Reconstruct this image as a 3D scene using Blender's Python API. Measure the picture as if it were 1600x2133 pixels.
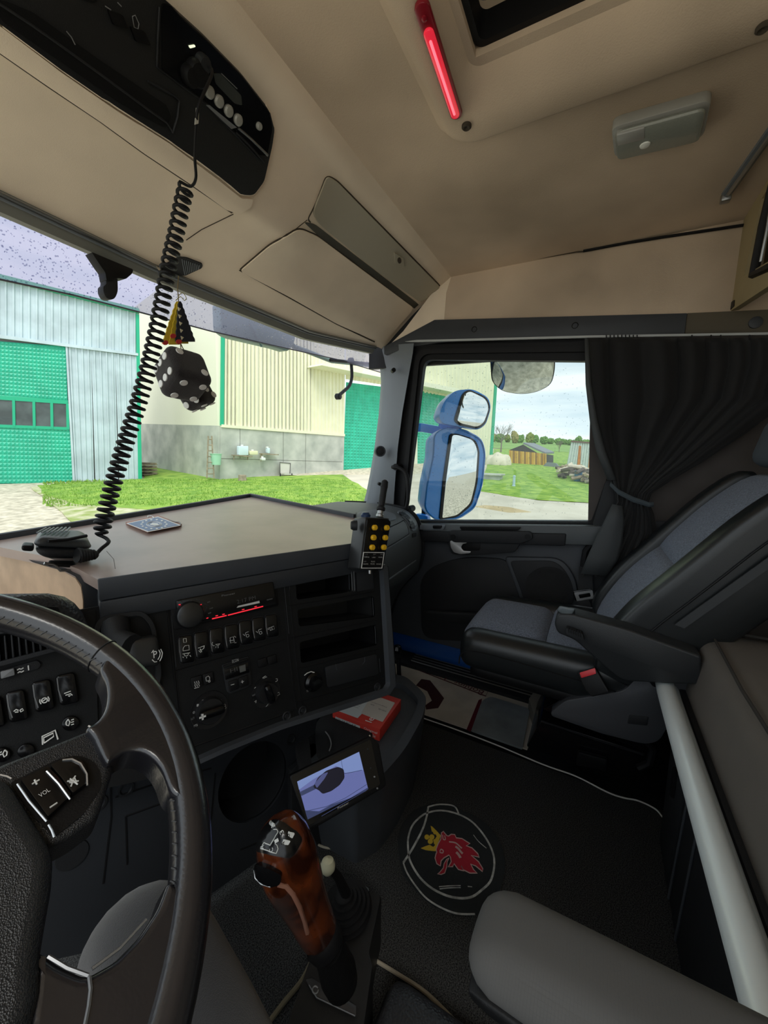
import bpy, bmesh, math, random
from mathutils import Vector, Matrix
from mathutils.bvhtree import BVHTree
from mathutils.geometry import tessellate_polygon
random.seed(7)
for _o in list(bpy.data.objects): bpy.data.objects.remove(_o)
SC = bpy.context.scene
COL = SC.collection
# ------------------------------------------------------------------ camera
F = 820.0; PSI = math.radians(62); PIT = math.radians(7.9); ROLL = math.radians(1.7)
CAM = Vector((-0.70, 0.0, 1.0))
FW = Vector((math.sin(PSI)*math.cos(PIT), math.cos(PSI)*math.cos(PIT), -math.sin(PIT)))
_r0 = Vector((math.cos(PSI), -math.sin(PSI), 0)); _u0 = _r0.cross(FW)
RT = _r0*math.cos(ROLL)+_u0*math.sin(ROLL); UP = -_r0*math.sin(ROLL)+_u0*math.cos(ROLL)
cd = bpy.data.cameras.new('camera'); cam = bpy.data.objects.new('camera', cd); COL.objects.link(cam)
cd.sensor_fit = 'HORIZONTAL'; cd.sensor_width = 36; cd.lens = F/1600*36; cd.clip_start = 0.02; cd.clip_end = 900
_m = Matrix((RT, UP, -FW)).transposed().to_4x4(); _m.translation = CAM; cam.matrix_world = _m
SC.camera = cam
# ------------------------------------------------------------------ world, sun, exposure
SC.view_settings.view_transform = 'Standard'; SC.view_settings.look = 'None'
SC.view_settings.gamma = 1; SC.view_settings.use_curve_mapping = False
SC.view_settings.exposure = 1.1
W = bpy.data.worlds.new('overcast'); SC.world = W; W.use_nodes = True
wt = W.node_tree; wt.nodes.clear()
wo = wt.nodes.new('ShaderNodeOutputWorld'); wb = wt.nodes.new('ShaderNodeBackground')
tc = wt.nodes.new('ShaderNodeTexCoord'); mp = wt.nodes.new('ShaderNodeMapping'); mp.inputs['Scale'].default_value = (1.2, 1.2, 9)
nz = wt.nodes.new('ShaderNodeTexNoise'); nz.inputs['Scale'].default_value = 1.6; nz.inputs['Detail'].default_value = 6; nz.inputs['Roughness'].default_value = .55
cr = wt.nodes.new('ShaderNodeValToRGB')
cr.color_ramp.elements[0].position = .34; cr.color_ramp.elements[0].color = (.44, .53, .60, 1)
cr.color_ramp.elements[1].position = .58; cr.color_ramp.elements[1].color = (.70, .735, .755, 1)
wt.links.new(tc.outputs['Generated'], mp.inputs[0]); wt.links.new(mp.outputs[0], nz.inputs['Vector'])
wt.links.new(nz.outputs['Fac'], cr.inputs[0]); wt.links.new(cr.outputs[0], wb.inputs['Color'])
wb.inputs['Strength'].default_value = 1.0
wt.links.new(wb.outputs[0], wo.inputs[0])
sd = bpy.data.lights.new('sun', 'SUN'); sd.energy = 1.1; sd.angle = math.radians(25); sd.color = (1, .97, .9)
sun = bpy.data.objects.new('sun', sd); COL.objects.link(sun)
sun.rotation_euler = Vector((-.45, -.35, .8)).to_track_quat('Z', 'Y').to_euler()

# ------------------------------------------------------------------ pixel rays on real planes
def ray(x, y): return FW + RT*((x-800)/F) - UP*((y-1066.5)/F)
def plane(p, n): return (Vector(p), Vector(n).normalized())
def PX(c): return (Vector((c, 0, 0)), Vector((1, 0, 0)))
def PY(c): return (Vector((0, c, 0)), Vector((0, 1, 0)))
def PZ(c): return (Vector((0, 0, c)), Vector((0, 0, 1)))
def P(x, y, pl):
    d = ray(x, y); return CAM + d*((pl[0]-CAM).dot(pl[1])/d.dot(pl[1]))
def camside(pl):                         # normal of the plane turned to the viewer
    n = pl[1]; return n if (CAM-pl[0]).dot(n) > 0 else -n

# ------------------------------------------------------------------ materials
MATS = {}
def mat(name, col, rough=.6, metal=0, bump=0, bscale=200, var=0, vscale=8, spec=.5, coat=0, emit=None, estr=1, alpha=1, sheen=0, col2=None, wave=None, detail=3):
    if name in MATS: return MATS[name]
    m = bpy.data.materials.new(name); m.use_nodes = True; t = m.node_tree
    b = t.nodes['Principled BSDF']
    b.inputs['Base Color'].default_value = (*col, 1); b.inputs['Roughness'].default_value = rough
    b.inputs['Metallic'].default_value = metal; b.inputs['Specular IOR Level'].default_value = spec
    b.inputs['Coat Weight'].default_value = coat; b.inputs['Sheen Weight'].default_value = sheen
    c = t.nodes.new('ShaderNodeTexCoord')
    if var or col2:
        n = t.nodes.new('ShaderNodeTexNoise'); n.inputs['Scale'].default_value = vscale; n.inputs['Detail'].default_value = detail
        r = t.nodes.new('ShaderNodeValToRGB'); r.color_ramp.elements[0].position = .35; r.color_ramp.elements[1].position = .65
        c2 = col2 or tuple(v*(1+var) for v in col)
        r.color_ramp.elements[0].color = (*(col if col2 else tuple(v*(1-var) for v in col)), 1); r.color_ramp.elements[1].color = (*c2, 1)
        t.links.new(c.outputs['Object'], n.inputs['Vector']); t.links.new(n.outputs['Fac'], r.inputs[0]); t.links.new(r.outputs[0], b.inputs['Base Color'])
    if bump:
        n = t.nodes.new('ShaderNodeTexNoise'); n.inputs['Scale'].default_value = bscale; n.inputs['Detail'].default_value = 4
        if wave:
            n = t.nodes.new('ShaderNodeTexChecker') if wave == 'check' else t.nodes.new('ShaderNodeTexVoronoi'); n.inputs['Scale'].default_value = bscale
        k = t.nodes.new('ShaderNodeBump'); k.inputs['Strength'].default_value = bump; k.inputs['Distance'].default_value = .002
        t.links.new(c.outputs['Object'], n.inputs['Vector']); t.links.new(n.outputs[1 if wave == 'check' else 0], k.inputs['Height']); t.links.new(k.outputs[0], b.inputs['Normal'])
    if emit: b.inputs['Emission Color'].default_value = (*emit, 1); b.inputs['Emission Strength'].default_value = estr
    if alpha < 1: b.inputs['Alpha'].default_value = alpha
    MATS[name] = m; return m
def glassy(name, tint, fres=1.0, rough=0.0, hazy=0):
    m = bpy.data.materials.new(name); m.use_nodes = True; t = m.node_tree; t.nodes.clear()
    o = t.nodes.new('ShaderNodeOutputMaterial'); a = t.nodes.new('ShaderNodeBsdfTransparent'); a.inputs[0].default_value = (*tint, 1)
    g = t.nodes.new('ShaderNodeBsdfGlossy'); g.inputs['Roughness'].default_value = rough
    f = t.nodes.new('ShaderNodeFresnel'); f.inputs['IOR'].default_value = 1.45
    mm = t.nodes.new('ShaderNodeMath'); mm.operation = 'MULTIPLY'; mm.inputs[1].default_value = fres
    x = t.nodes.new('ShaderNodeMixShader'); t.links.new(f.outputs[0], mm.inputs[0]); t.links.new(mm.outputs[0], x.inputs[0])
    t.links.new(a.outputs[0], x.inputs[1]); t.links.new(g.outputs[0], x.inputs[2])
    if hazy:
        d = t.nodes.new('ShaderNodeBsdfTranslucent'); d.inputs[0].default_value = (*tint, 1)
        y = t.nodes.new('ShaderNodeMixShader'); y.inputs[0].default_value = hazy
        t.links.new(x.outputs[0], y.inputs[1]); t.links.new(d.outputs[0], y.inputs[2]); t.links.new(y.outputs[0], o.inputs[0])
    else: t.links.new(x.outputs[0], o.inputs[0])
    MATS[name] = m; return m

# ------------------------------------------------------------------ objects
def tag(o, label=None, cat=None, group=None, kind=None):
    if label: o['label'] = label
    if cat: o['category'] = cat
    if group: o['group'] = group
    if kind: o['kind'] = kind
    return o
def thing(name, loc, label, cat, group=None):
    o = bpy.data.objects.new(name, None); o.empty_display_size = .05; o.location = loc; COL.objects.link(o)
    return tag(o, label, cat, group)
def link(name, me, m=None, parent=None, label=None):
    o = bpy.data.objects.new(name, me); COL.objects.link(o)
    if m: me.materials.append(m)
    if parent:
        o.parent = parent
        r = parent
        loc = Vector((0, 0, 0))
        while r: loc += r.location; r = r.parent
        o.location = -loc if parent.type == 'EMPTY' else (0, 0, 0)
    if label: o['label'] = label
    return o
class MB:                                # collects geometry of ONE mesh
    def __init__(s): s.v = []; s.f = []
    def add(s, vs, fs):
        k = len(s.v); s.v += [tuple(v) for v in vs]; s.f += [tuple(i+k for i in f) for f in fs]; return s
    def addbm(s, bm):
        bm.verts.index_update(); s.add([v.co.copy() for v in bm.verts], [[v.index for v in f.verts] for f in bm.faces]); bm.free(); return s
    def prism(s, pts, vec, bevel=0, seg=2):
        bm = bmesh.new(); vs = [bm.verts.new(p) for p in pts]
        f = bm.faces.new(vs); r = bmesh.ops.extrude_face_region(bm, geom=[f])
        nv = [g for g in r['geom'] if isinstance(g, bmesh.types.BMVert)]
        for v in nv: v.co += Vector(vec)
        bmesh.ops.recalc_face_normals(bm, faces=bm.faces)
        if bevel:
            es = [e for e in bm.edges if len(e.link_faces) == 2 and e.calc_face_angle(0) > .6]
            try: bmesh.ops.bevel(bm, geom=es, offset=bevel, segments=seg, affect='EDGES', profile=.5, clamp_overlap=True)
            except Exception: pass
        return s.addbm(bm)
    def box(s, c, size, R=None, bevel=0, seg=2):
        x, y, z = [a/2 for a in size]; R = R or Matrix.Identity(3); c = Vector(c)
        return s.prism([c+R@Vector(p) for p in ((-x, -y, -z), (x, -y, -z), (x, y, -z), (-x, y, -z))], R@Vector((0, 0, 2*z)), bevel, seg)
    def loft(s, rings, closed=True, cap=True):
        n = len(rings[0]); vs = [p for r in rings for p in r]; fs = []
        for i in range(len(rings)-1):
            for j in range(n if closed else n-1):
                k = (j+1) % n; fs.append((i*n+j, i*n+k, (i+1)*n+k, (i+1)*n+j))
        if cap and closed: fs += [tuple(range(n))[::-1], tuple(range((len(rings)-1)*n, len(rings)*n))]
        return s.add(vs, fs)
    def tube(s, path, r, n=8, cap=True, flat=None):
        path = [Vector(p) for p in path]; rs = r if isinstance(r, (list, tuple)) else [r]*len(path)
        T = [(path[min(i+1, len(path)-1)]-path[max(i-1, 0)]).normalized() for i in range(len(path))]
        a = Vector((0, 0, 1)) if abs(T[0].z) < .9 else Vector((1, 0, 0))
        N = (a-T[0]*a.dot(T[0])).normalized(); rings = []
        for i, p in enumerate(path):
            N = (N-T[i]*N.dot(T[i])).normalized(); B = T[i].cross(N)
            rings.append([p+(N*math.cos(2*math.pi*k/n)+B*math.sin(2*math.pi*k/n))*rs[i] for k in range(n)])
        return s.loft(rings, True, cap)
    def cyl(s, c, axis, r, h, n=24, r2=None, bevel=0):
        axis = Vector(axis).normalized(); c = Vector(c); b = min(bevel, h*.45)
        if b: return s.lathe(c, axis, [(0, 0), (r-b, 0), (r, b), (r2 or r, h-b), ((r2 or r)-b, h), (0, h)], n)
        return s.lathe(c, axis, [(0, 0), (r, 0), (r2 if r2 is not None else r, h), (0, h)], n)
    def lathe(s, c, axis, prof, n=24):
        axis = Vector(axis).normalized(); c = Vector(c); a = Vector((0, 0, 1)) if abs(axis.z) < .9 else Vector((1, 0, 0))
        N = (a-axis*a.dot(axis)).normalized(); B = axis.cross(N); rings = []
        for r, h in prof: rings.append([c+axis*h+(N*math.cos(2*math.pi*k/n)+B*math.sin(2*math.pi*k/n))*max(r, 1e-5) for k in range(n)])
        return s.loft(rings, True, True)
    def soft(s, corners, r=.03, n=10, bulge=0):
        """rounded box warped into 8 corners: (x-,y-,z-),(x+,y-,z-),(x+,y+,z-),(x-,y+,z-), then z+"""
        C8 = [Vector(c) for c in corners]
        L = [((C8[1]-C8[0]).length+(C8[6]-C8[7]).length)/4, ((C8[3]-C8[0]).length+(C8[6]-C8[5]).length)/4, ((C8[4]-C8[0]).length+(C8[6]-C8[2]).length)/4]
        def warp(q):
            u, v, w = [(q[i]/L[i]+1)/2 for i in range(3)]
            a = C8[0].lerp(C8[1], u).lerp(C8[3].lerp(C8[2], u), v); b = C8[4].lerp(C8[5], u).lerp(C8[7].lerp(C8[6], u), v)
            return a.lerp(b, w)
        rr = [min(r, l*.98) for l in L]; vs = []; fs = []; idx = {}
        def vert(p):
            key = tuple(round(x, 4) for x in p)
            if key in idx: return idx[key]
            q = []; d = []
            for i in range(3):
                x = p[i]*L[i]; inn = L[i]-rr[i]; cl = max(-inn, min(inn, x)); q.append(cl); d.append((x-cl)/rr[i])
            ln = math.sqrt(sum(a*a for a in d)); mx = max(abs(a) for a in d)
            if ln > 1e-9: d = [a/ln*mx for a in d]
            q = [q[i]+d[i]*rr[i] for i in range(3)]
            if bulge:
                for i in range(3):
                    if abs(p[i]) > .999:
                        k = 1
                        for j in range(3):
                            if j != i: k *= (1-p[j]**2)
                        q[i] += bulge*k*(1 if p[i] > 0 else -1)
            idx[key] = len(vs); vs.append(warp(q)); return idx[key]
        g = [math.sin(math.pi/2*(2*i/n-1)) for i in range(n+1)]
        for ax in range(3):
            for sg in (-1, 1):
                for i in range(n):
                    for j in range(n):
                        quad = []
                        for a, b in ((i, j), (i+1, j), (i+1, j+1), (i, j+1)):
                            p = [0, 0, 0]; p[ax] = sg; p[(ax+1) % 3] = g[a]; p[(ax+2) % 3] = g[b]; quad.append(vert(p))
                        fs.append(quad if sg > 0 else quad[::-1])
        return s.add(vs, fs)
    def build(s, name, m, parent=None, ang=35, label=None):
        me = bpy.data.meshes.new(name); me.from_pydata(s.v, [], s.f); me.validate()
        me.polygons.foreach_set('use_smooth', [True]*len(me.polygons)); me.set_sharp_from_angle(angle=math.radians(ang)); me.update()
        return link(name, me, m, parent, label)
def box8(x0, x1, y0, y1, z0, z1):
    return [(x0, y0, z0), (x1, y0, z0), (x1, y1, z0), (x0, y1, z0), (x0, y0, z1), (x1, y0, z1), (x1, y1, z1), (x0, y1, z1)]
def rnd(pts, r, n=4):                    # round the corners of a 2D outline; a point may carry its own radius
    out = []; N = len(pts)
    for i in range(N):
        p = Vector(pts[i][:2]); rr = pts[i][2] if len(pts[i]) > 2 else r
        a = Vector(pts[i-1][:2]); b = Vector(pts[(i+1) % N][:2])
        da = (a-p); db = (b-p); k = min(rr, da.length*.49, db.length*.49)
        if k < .01: out.append(tuple(p)); out += [tuple(p)]*0; continue
        s_ = p+da.normalized()*k; e = p+db.normalized()*k
        for j in range(n+1):
            t = j/n; q = s_.lerp(p, t).lerp(p.lerp(e, t), t); out.append((q.x, q.y))
    return out
def ell(cx, cy, rx, ry, n=28, rot=0):
    c, s_ = math.cos(rot), math.sin(rot)
    return [(cx+rx*math.cos(a)*c-ry*math.sin(a)*s_, cy+rx*math.cos(a)*s_+ry*math.sin(a)*c) for a in [2*math.pi*i/n for i in range(n)]]
def spl(pts, n=8, closed=False):         # Catmull-Rom through points (2D or 3D)
    pts = [Vector(p) for p in pts]; N = len(pts); out = []
    for i in range(N if closed else N-1):
        if closed: a, b, c, d = pts[i-1], pts[i], pts[(i+1) % N], pts[(i+2) % N]
        else: a, b, c, d = pts[max(i-1, 0)], pts[i], pts[i+1], pts[min(i+2, N-1)]
        for k in range(n):
            t = k/n; out.append(.5*((2*b)+(c-a)*t+(2*a-5*b+4*c-d)*t*t+(3*b-a-3*c+d)*t**3))
    if not closed: out.append(pts[-1])
    return out
def slab(name, pl, px, th, m, parent=None, off=0, bevel=.002, label=None, ang=35):
    """outline seen at these photo points, standing on plane pl, th metres thick towards the viewer"""
    n = camside(pl); pts = [P(x, y, (pl[0]+n*off, pl[1])) for x, y in px]
    return MB().prism(pts, n*th, bevel).build(name, m, parent, ang, label)
def ringmesh(mb, outer, inner, vec):
    n = len(outer); vec = Vector(vec); O = [Vector(p) for p in outer]; I = [Vector(p) for p in inner]
    vs = O+I+[p+vec for p in O]+[p+vec for p in I]; fs = []
    for j in range(n):
        k = (j+1) % n
        fs += [(j, k, n+k, n+j), (2*n+j, 3*n+j, 3*n+k, 2*n+k), (j, 2*n+j, 2*n+k, k), (n+j, n+k, 3*n+k, 3*n+j)]
    return mb.add(vs, fs)
def frame(name, pl, outer, inner, th, m, parent=None, off=0, label=None):
    n = camside(pl); q = (pl[0]+n*off, pl[1])
    return ringmesh(MB(), [P(x, y, q) for x, y in outer], [P(x, y, q) for x, y in inner], n*th).build(name, m, parent, 35, label)
def wire(name, pl, px, r, m, parent=None, off=0, n=6, label=None, closed=False):
    q = (pl[0]+camside(pl)*off, pl[1]); pts = [P(x, y, q) for x, y in px]
    if closed: pts = pts+[pts[0]]
    return MB().tube(pts, r, n).build(name, m, parent, 60, label)
def lines(name, pl, strokes, r, m, parent=None, off=0, label=None):     # several strokes, one printed mark
    q = (pl[0]+camside(pl)*off, pl[1]); mb = MB()
    for st in strokes: mb.tube([P(x, y, q) for x, y in st], r, 5)
    return mb.build(name, m, parent, 60, label)
def text(name, s_, o, ux, uy, width, height, m, parent=None, th=.0006, label=None):
    cu = bpy.data.curves.new(name, 'FONT'); cu.body = s_; cu.size = 1; cu.resolution_u = 2
    ob = bpy.data.objects.new(name+'_tmp', cu); COL.objects.link(ob)
    dg = bpy.context.evaluated_depsgraph_get(); me = bpy.data.meshes.new_from_object(ob.evaluated_get(dg))
    bpy.data.objects.remove(ob); bpy.data.curves.remove(cu)
    xs = [v.co.x for v in me.vertices]; ys = [v.co.y for v in me.vertices]
    x0, x1 = min(xs), max(xs); y0, y1 = min(ys), max(ys)
    ux = Vector(ux).normalized(); uy = Vector(uy).normalized(); nn = ux.cross(uy).normalized()
    for v in me.vertices:
        v.co = Vector(o)+ux*((v.co.x-x0)/(x1-x0)*width)+uy*((v.co.y-y0)/(y1-y0)*height)+nn*th
    me.name = name; me.materials.clear()
    return link(name, me, m, parent, label)
def ptext(name, s_, pl, p0, p1, hpx, m, parent=None, off=.001, label=None, tilt=None):
    """text on plane pl from photo point p0 (lower left) to p1 (lower right), hpx pixels tall"""
    n = camside(pl); q = (pl[0]+n*off, pl[1]); a = P(*p0, q); b = P(*p1, q); ux = (b-a).normalized(); uy = n.cross(ux).normalized()
    z = (a-CAM).dot(FW); return text(name, s_, a, ux, uy, (b-a).length, hpx/F*z, m, parent, 0.0003, label)
def copytree(o, parent=None):
    c = o.copy(); COL.objects.link(c); c.parent = parent
    for ch in [k for k in bpy.data.objects if k.parent == o]: copytree(ch, c)
    return c
def surfpatch(name, bvh, outline, th, m, parent=None, res=22, off=0, label=None):
    """panel lying on a curved surface: outline given in photo points, carried onto the surface by rays"""
    bm = bmesh.new(); bm.faces.new([bm.verts.new((x, y, 0)) for x, y in outline]); bmesh.ops.triangulate(bm, faces=bm.faces)
    for _ in range(5):
        es = [e for e in bm.edges if e.calc_length() > res]
        if not es: break
        bmesh.ops.subdivide_edges(bm, edges=es, cuts=1); bmesh.ops.triangulate(bm, faces=[f for f in bm.faces if len(f.verts) > 3])
    bmesh.ops.beautify_fill(bm, faces=bm.faces, edges=[e for e in bm.edges if len(e.link_faces) == 2])
    bm.verts.ensure_lookup_table(); bm.verts.index_update()
    lo = []; hi = []; cx = sum(p[0] for p in outline)/len(outline); cy = sum(p[1] for p in outline)/len(outline)
    for v in bm.verts:
        d = ray(v.co.x, v.co.y).normalized(); h, nn, i, t = bvh.ray_cast(CAM, d)
        k = 0
        while h is None and k < 40: k += 1; x_, y_ = v.co.x+(cx-v.co.x)*k*.02, v.co.y+(cy-v.co.y)*k*.02; d = ray(x_, y_).normalized(); h, nn, i, t = bvh.ray_cast(CAM, d)
        if h is None: h, nn = CAM+d*1.2, -d
        if nn.dot(d) > 0: nn = -nn
        lo.append(h+nn*(off-.002)); hi.append(h+nn*(off+th))
    N = len(lo); fs = []
    for f in bm.faces:
        k = [v.index for v in f.verts]; fs += [tuple(i+N for i in k)]
    for e in bm.edges:
        if len(e.link_faces) == 1: a, b = e.verts[0].index, e.verts[1].index; fs.append((a, b, b+N, a+N))
    bm.free(); mb = MB().add(lo+hi, fs); me = mb.build(name, m, parent, 50, label)
    b2 = bmesh.new(); b2.from_mesh(me.data); bmesh.ops.recalc_face_normals(b2, faces=b2.faces); b2.to_mesh(me.data); b2.free(); return me
def surfwire(name, bvh, px, r, m, parent=None, n=6, off=0, label=None, step=12):
    pts = []
    for i in range(len(px)-1):
        a, b = Vector(px[i]), Vector(px[i+1]); k = max(1, int((b-a).length/step))
        for j in range(k): pts.append(a.lerp(b, j/k))
    pts.append(Vector(px[-1])); out = []
    for p in pts:
        d = ray(p.x, p.y).normalized(); h, nn, i, t = bvh.ray_cast(CAM, d)
        if h is None: continue
        if nn.dot(d) > 0: nn = -nn
        out.append(h+nn*off)
    return MB().tube(out, r, n).build(name, m, parent, 60, label)
def bvh_of(o):
    me = o.data; loc = o.matrix_world.translation if not o.parent else Vector((0, 0, 0))
    return BVHTree.FromPolygons([v.co.copy() for v in me.vertices], [tuple(p.vertices) for p in me.polygons])

# common materials
beige = mat('beige_headliner', (.585, .465, .35), .95, bump=.25, bscale=350, var=.24, vscale=2.0, spec=.2)
beigep = mat('beige_plastic', (.87, .73, .57), .6, bump=.15, bscale=500, var=.05, vscale=6)
grey = mat('slate_plastic', (.050, .055, .063), .5, bump=.2, bscale=900, var=.06, spec=.35)
slate = mat('slate_mid', (.085, .095, .10), .5, bump=.2, bscale=900, spec=.4)
greyl = mat('light_slate_plastic', (.15, .17, .19), .5, bump=.15, bscale=600)
dark = mat('charcoal_plastic', (.016, .017, .019), .55, bump=.3, bscale=900, spec=.3)
black = mat('black_plastic', (.005, .005, .0055), .5, bump=.15, bscale=800, spec=.25)
gloss = mat('gloss_black', (.004, .004, .0045), .18, spec=.4)
rubber = mat('black_rubber', (.006, .006, .007), .6, spec=.3)
chrome = mat('chrome', (.75, .76, .78), .18, metal=1)
steel = mat('brushed_steel', (.35, .36, .36), .4, metal=1, bump=.1, bscale=300)
white = mat('white_print', (.75, .75, .72), .5)
greyprint = mat('grey_print', (.22, .22, .22), .5)
seam = mat('dark_seam', (.05, .038, .025), .9)
leather = mat('black_leather', (.022, .023, .026), .36, bump=.35, bscale=260, wave='vor')
# ================================================================== SETTING: the cab shell
XS = 1.05      # right inner side
ZC = 1.79      # ceiling
def struct(o): o['kind'] = 'structure'; return o
# ceiling with a roof hatch opening
hx0, hx1, hy0, hy1 = -.16, .165, -.30, .285
O = [(-1.25, -.9), (XS+.02, -.9), (XS+.02, .66), (-1.25, .66)]
I = [(hx0, hy0), (hx1, hy0), (hx1, hy1), (hx0, hy1)]
ceil = struct(ringmesh(MB(), [(x, y, ZC) for x, y in O], [(x, y, ZC) for x, y in I], (0, 0, .03)).build('ceiling', beige))
# moulded hatch surround hanging below the headliner (loft of rounded rectangles)
def rr(x0, x1, y0, y1, r, z, n=6):
    o = []
    for cx, cy, a0 in ((x1-r, y1-r, 0), (x0+r, y1-r, 90), (x0+r, y0+r, 180), (x1-r, y0+r, 270)):
        for k in range(n+1):
            a = math.radians(a0+90*k/n); o.append((cx+r*math.cos(a), cy+r*math.sin(a), z))
    return o
hs = MB().loft([rr(-.41, .37, -.53, .415, .09, ZC+.004), rr(-.385, .35, -.50, .395, .08, ZC-.008), rr(-.375, .335, -.49, .385, .07, ZC-.028), rr(-.36, .32, -.47, .37, .06, ZC-.036),
    rr(-.31, .25, -.40, .34, .05, ZC-.034), rr(-.28, .215, -.37, .32, .045, ZC-.012), rr(hx0-.01, hx1+.012, hy0, hy1+.008, .02, ZC+.004), rr(hx0, hx1, hy0+.01, hy1, .02, ZC+.09)], True, False)
hatch = thing('roof_hatch', (0, 0, ZC), 'beige moulded roof hatch surround with dark opening in the ceiling', 'roof hatch')
hs.build('surround', beige, hatch, 60)
hm = MB(); 
hm.box((0, -.01, ZC+.10), (.40, .66, .012)).build('mesh_screen', dark, hatch)
MB().prism([(x, y, ZC+.045) for x, y in rnd([(-.15, -.28), (.10, -.28), (.10, .19), (-.15, .19)], .02)], (0, 0, .02), .006).build('blind_panel', beigep, hatch)
fr = MB(); ringmesh(fr, rr(hx0, hx1, hy0+.01, hy1, .02, ZC+.012), rr(hx0+.012, hx1-.012, hy0+.022, hy1-.012, .015, ZC+.012), (0, 0, .05)); fr.build('rubber_frame', rubber, hatch)
for i in range(3): MB().box((.118+.012*i, -.03, ZC+.07), (.004, .5, .02)).build('slat', dark, hatch)
for px in ((1590, 56), (972, 262)):
    c = P(*px, PZ(ZC-.036)); MB().lathe(c, (0, 0, -1), [(.011, -.004), (.011, .003), (.008, .006), (.003, .004), (.001, .001)], 16).build('screw', seam, hatch)
# red marker light on the surround's front rim
pl = PZ(ZC-.040); a = P(880, 22, pl); b = P(950, 238, pl)
red = thing('marker_light', a.lerp(b, .5), 'long red tinted strip lamp on the hatch surround', 'lamp')
redm = mat('red_lens', (.75, .02, .05), .15, spec=.6, emit=(1, .03, .06), estr=.22)
redd = mat('red_plastic', (.25, .01, .02), .25)
ux = (b-a).normalized(); uy = Vector((0, 0, 1)).cross(ux)
def bar(mb, a, b, w, z0, h, r):
    L = (b-a).length; o = []
    for k in range(9): t = math.radians(90+180*k/8); o.append(a+ux*(math.cos(t)*w)+uy*(math.sin(t)*w))
    for k in range(9): t = math.radians(-90+180*k/8); o.append(b+ux*(math.cos(t)*w)+uy*(math.sin(t)*w))
    return mb.prism([p+Vector((0, 0, z0)) for p in o], (0, 0, -h), r)
bar(MB(), a, b, .0135, .008, .010, .003).build('housing', redd, red)
bar(MB(), a+ux*.035, b-ux*.006, .0095, -.001, .007, .003).build('lens', redm, red)
bar(MB(), a+ux*.045, b-ux*.012, .0025, -.0075, .002, .0005).build('light_tube', mat('red_glow', (.9, .2, .25), .3, emit=(1, .12, .16), estr=.75), red)
for p in (a+ux*.01, b): MB().lathe(p+Vector((0, 0, -.002)), (0, 0, -1), [(.005, -.003), (.005, .003), (.002, .005)], 12).build('screw', redd, red)
# dome lamp
pl = PZ(ZC-.022); q = [P(x, y, pl) for x, y in ((1277, 268), (1478, 212), (1462, 286), (1283, 328))]
dome = thing('ceiling_lamp', (q[0]+q[2])/2, 'frosted rectangular interior lamp on the beige ceiling', 'lamp')
lens = mat('frosted_lens', (.27, .285, .25), .18, bump=.8, bscale=170, wave='check', spec=.6)
lensw = mat('frosted_plain', (.36, .36, .34), .25)
def quad(u0, u1, v0, v1): 
    f = lambda u, v: q[0].lerp(q[1], u).lerp(q[3].lerp(q[2], u), v)
    return [f(u0, v0), f(u1, v0), f(u1, v1), f(u0, v1)]
def r3(pts, r, n=4): # round a 3D quad in its plane
    o = pts[0]; e1 = (pts[1]-o).normalized(); nn = e1.cross(pts[-1]-o).normalized(); e2 = nn.cross(e1)
    return [o+e1*x+e2*y for x, y in rnd([((p-o).dot(e1), (p-o).dot(e2)) for p in pts], r, n)]
MB().prism(r3(quad(-.02, 1.02, -.04, 1.04), .02), (0, 0, .024), .004).build('base', lensw, dome)
MB().prism(r3(quad(.02, .98, .04, .98), .016), (0, 0, -.012), .006).build('lens', lens, dome)
MB().prism(r3(quad(.04, .36, .05, .42), .008), (0, 0, -.014), .004).build('switch', lensw, dome)
MB().lathe(q[0].lerp(q[1], .36).lerp(q[3].lerp(q[2], .36), .62)+Vector((0, 0, -.011)), (0, 0, -1), [(.012, 0), (.010, .003), (.004, .005)], 16).build('bulb', mat('bulb_glass', (.8, .82, .78), .1, spec=.8), dome)
# silver rail on the ceiling
a, b = P(1512, 412, PZ(ZC-.012)), P(1640, 235, PZ(ZC-.012))
rail = thing('ceiling_rail', a, 'silver curtain rail on the ceiling at upper right', 'rail')
MB().tube([a, b], .006, 8).build('bar', steel, rail)
MB().prism([a+Vector((-.004, -.012, .012)), b+Vector((-.004, -.012, .012)), b+Vector((-.004, .012, .012)), a+Vector((-.004, .012, .012))], (0, 0, -.008)).build('track', greyl, rail)
MB().soft([tuple(a+Vector(v)*.012) for v in ((-1, -1, -1), (1, -1, -1), (1, 1, -1), (-1, 1, -1), (-1, -1, 1), (1, -1, 1), (1, 1, 1), (-1, 1, 1))], .004, 4).build('end_cap', steel, rail)

# right side, upper headliner
px = [(925, 545), (1700, 410), (1700, 640), (1505, 652), (918, 668)]
wr = struct(MB().prism([P(x, y, PX(XS+.005)) for x, y in px], (.03, 0, 0)).build('wall_right', beige))
MB().tube([P(x, y, PX(XS-.002)) for x, y in ((942, 569), (1200, 525), (1215, 524))], .0025, 6).build('seam', seam, wr)
MB().tube([P(x, y, PX(XS-.002)) for x, y in ((1215, 523), (1300, 507), (1380, 494), (1556, 468))], .005, 6).build('rubber_strip', rubber, wr)
# lower side behind the door: brown-grey trim
trimf = mat('taupe_trim', (.075, .065, .06), .9, bump=.2, bscale=400, var=.08)
side_low = struct(MB().prism([P(x, y, PX(XS)) for x, y in [(1232, 720), (1310, 700), (1800, 660), (1900, 1500), (1240, 1300), (1225, 1090)]], (.03, 0, 0)).build('trim_1', trimf))
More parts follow.
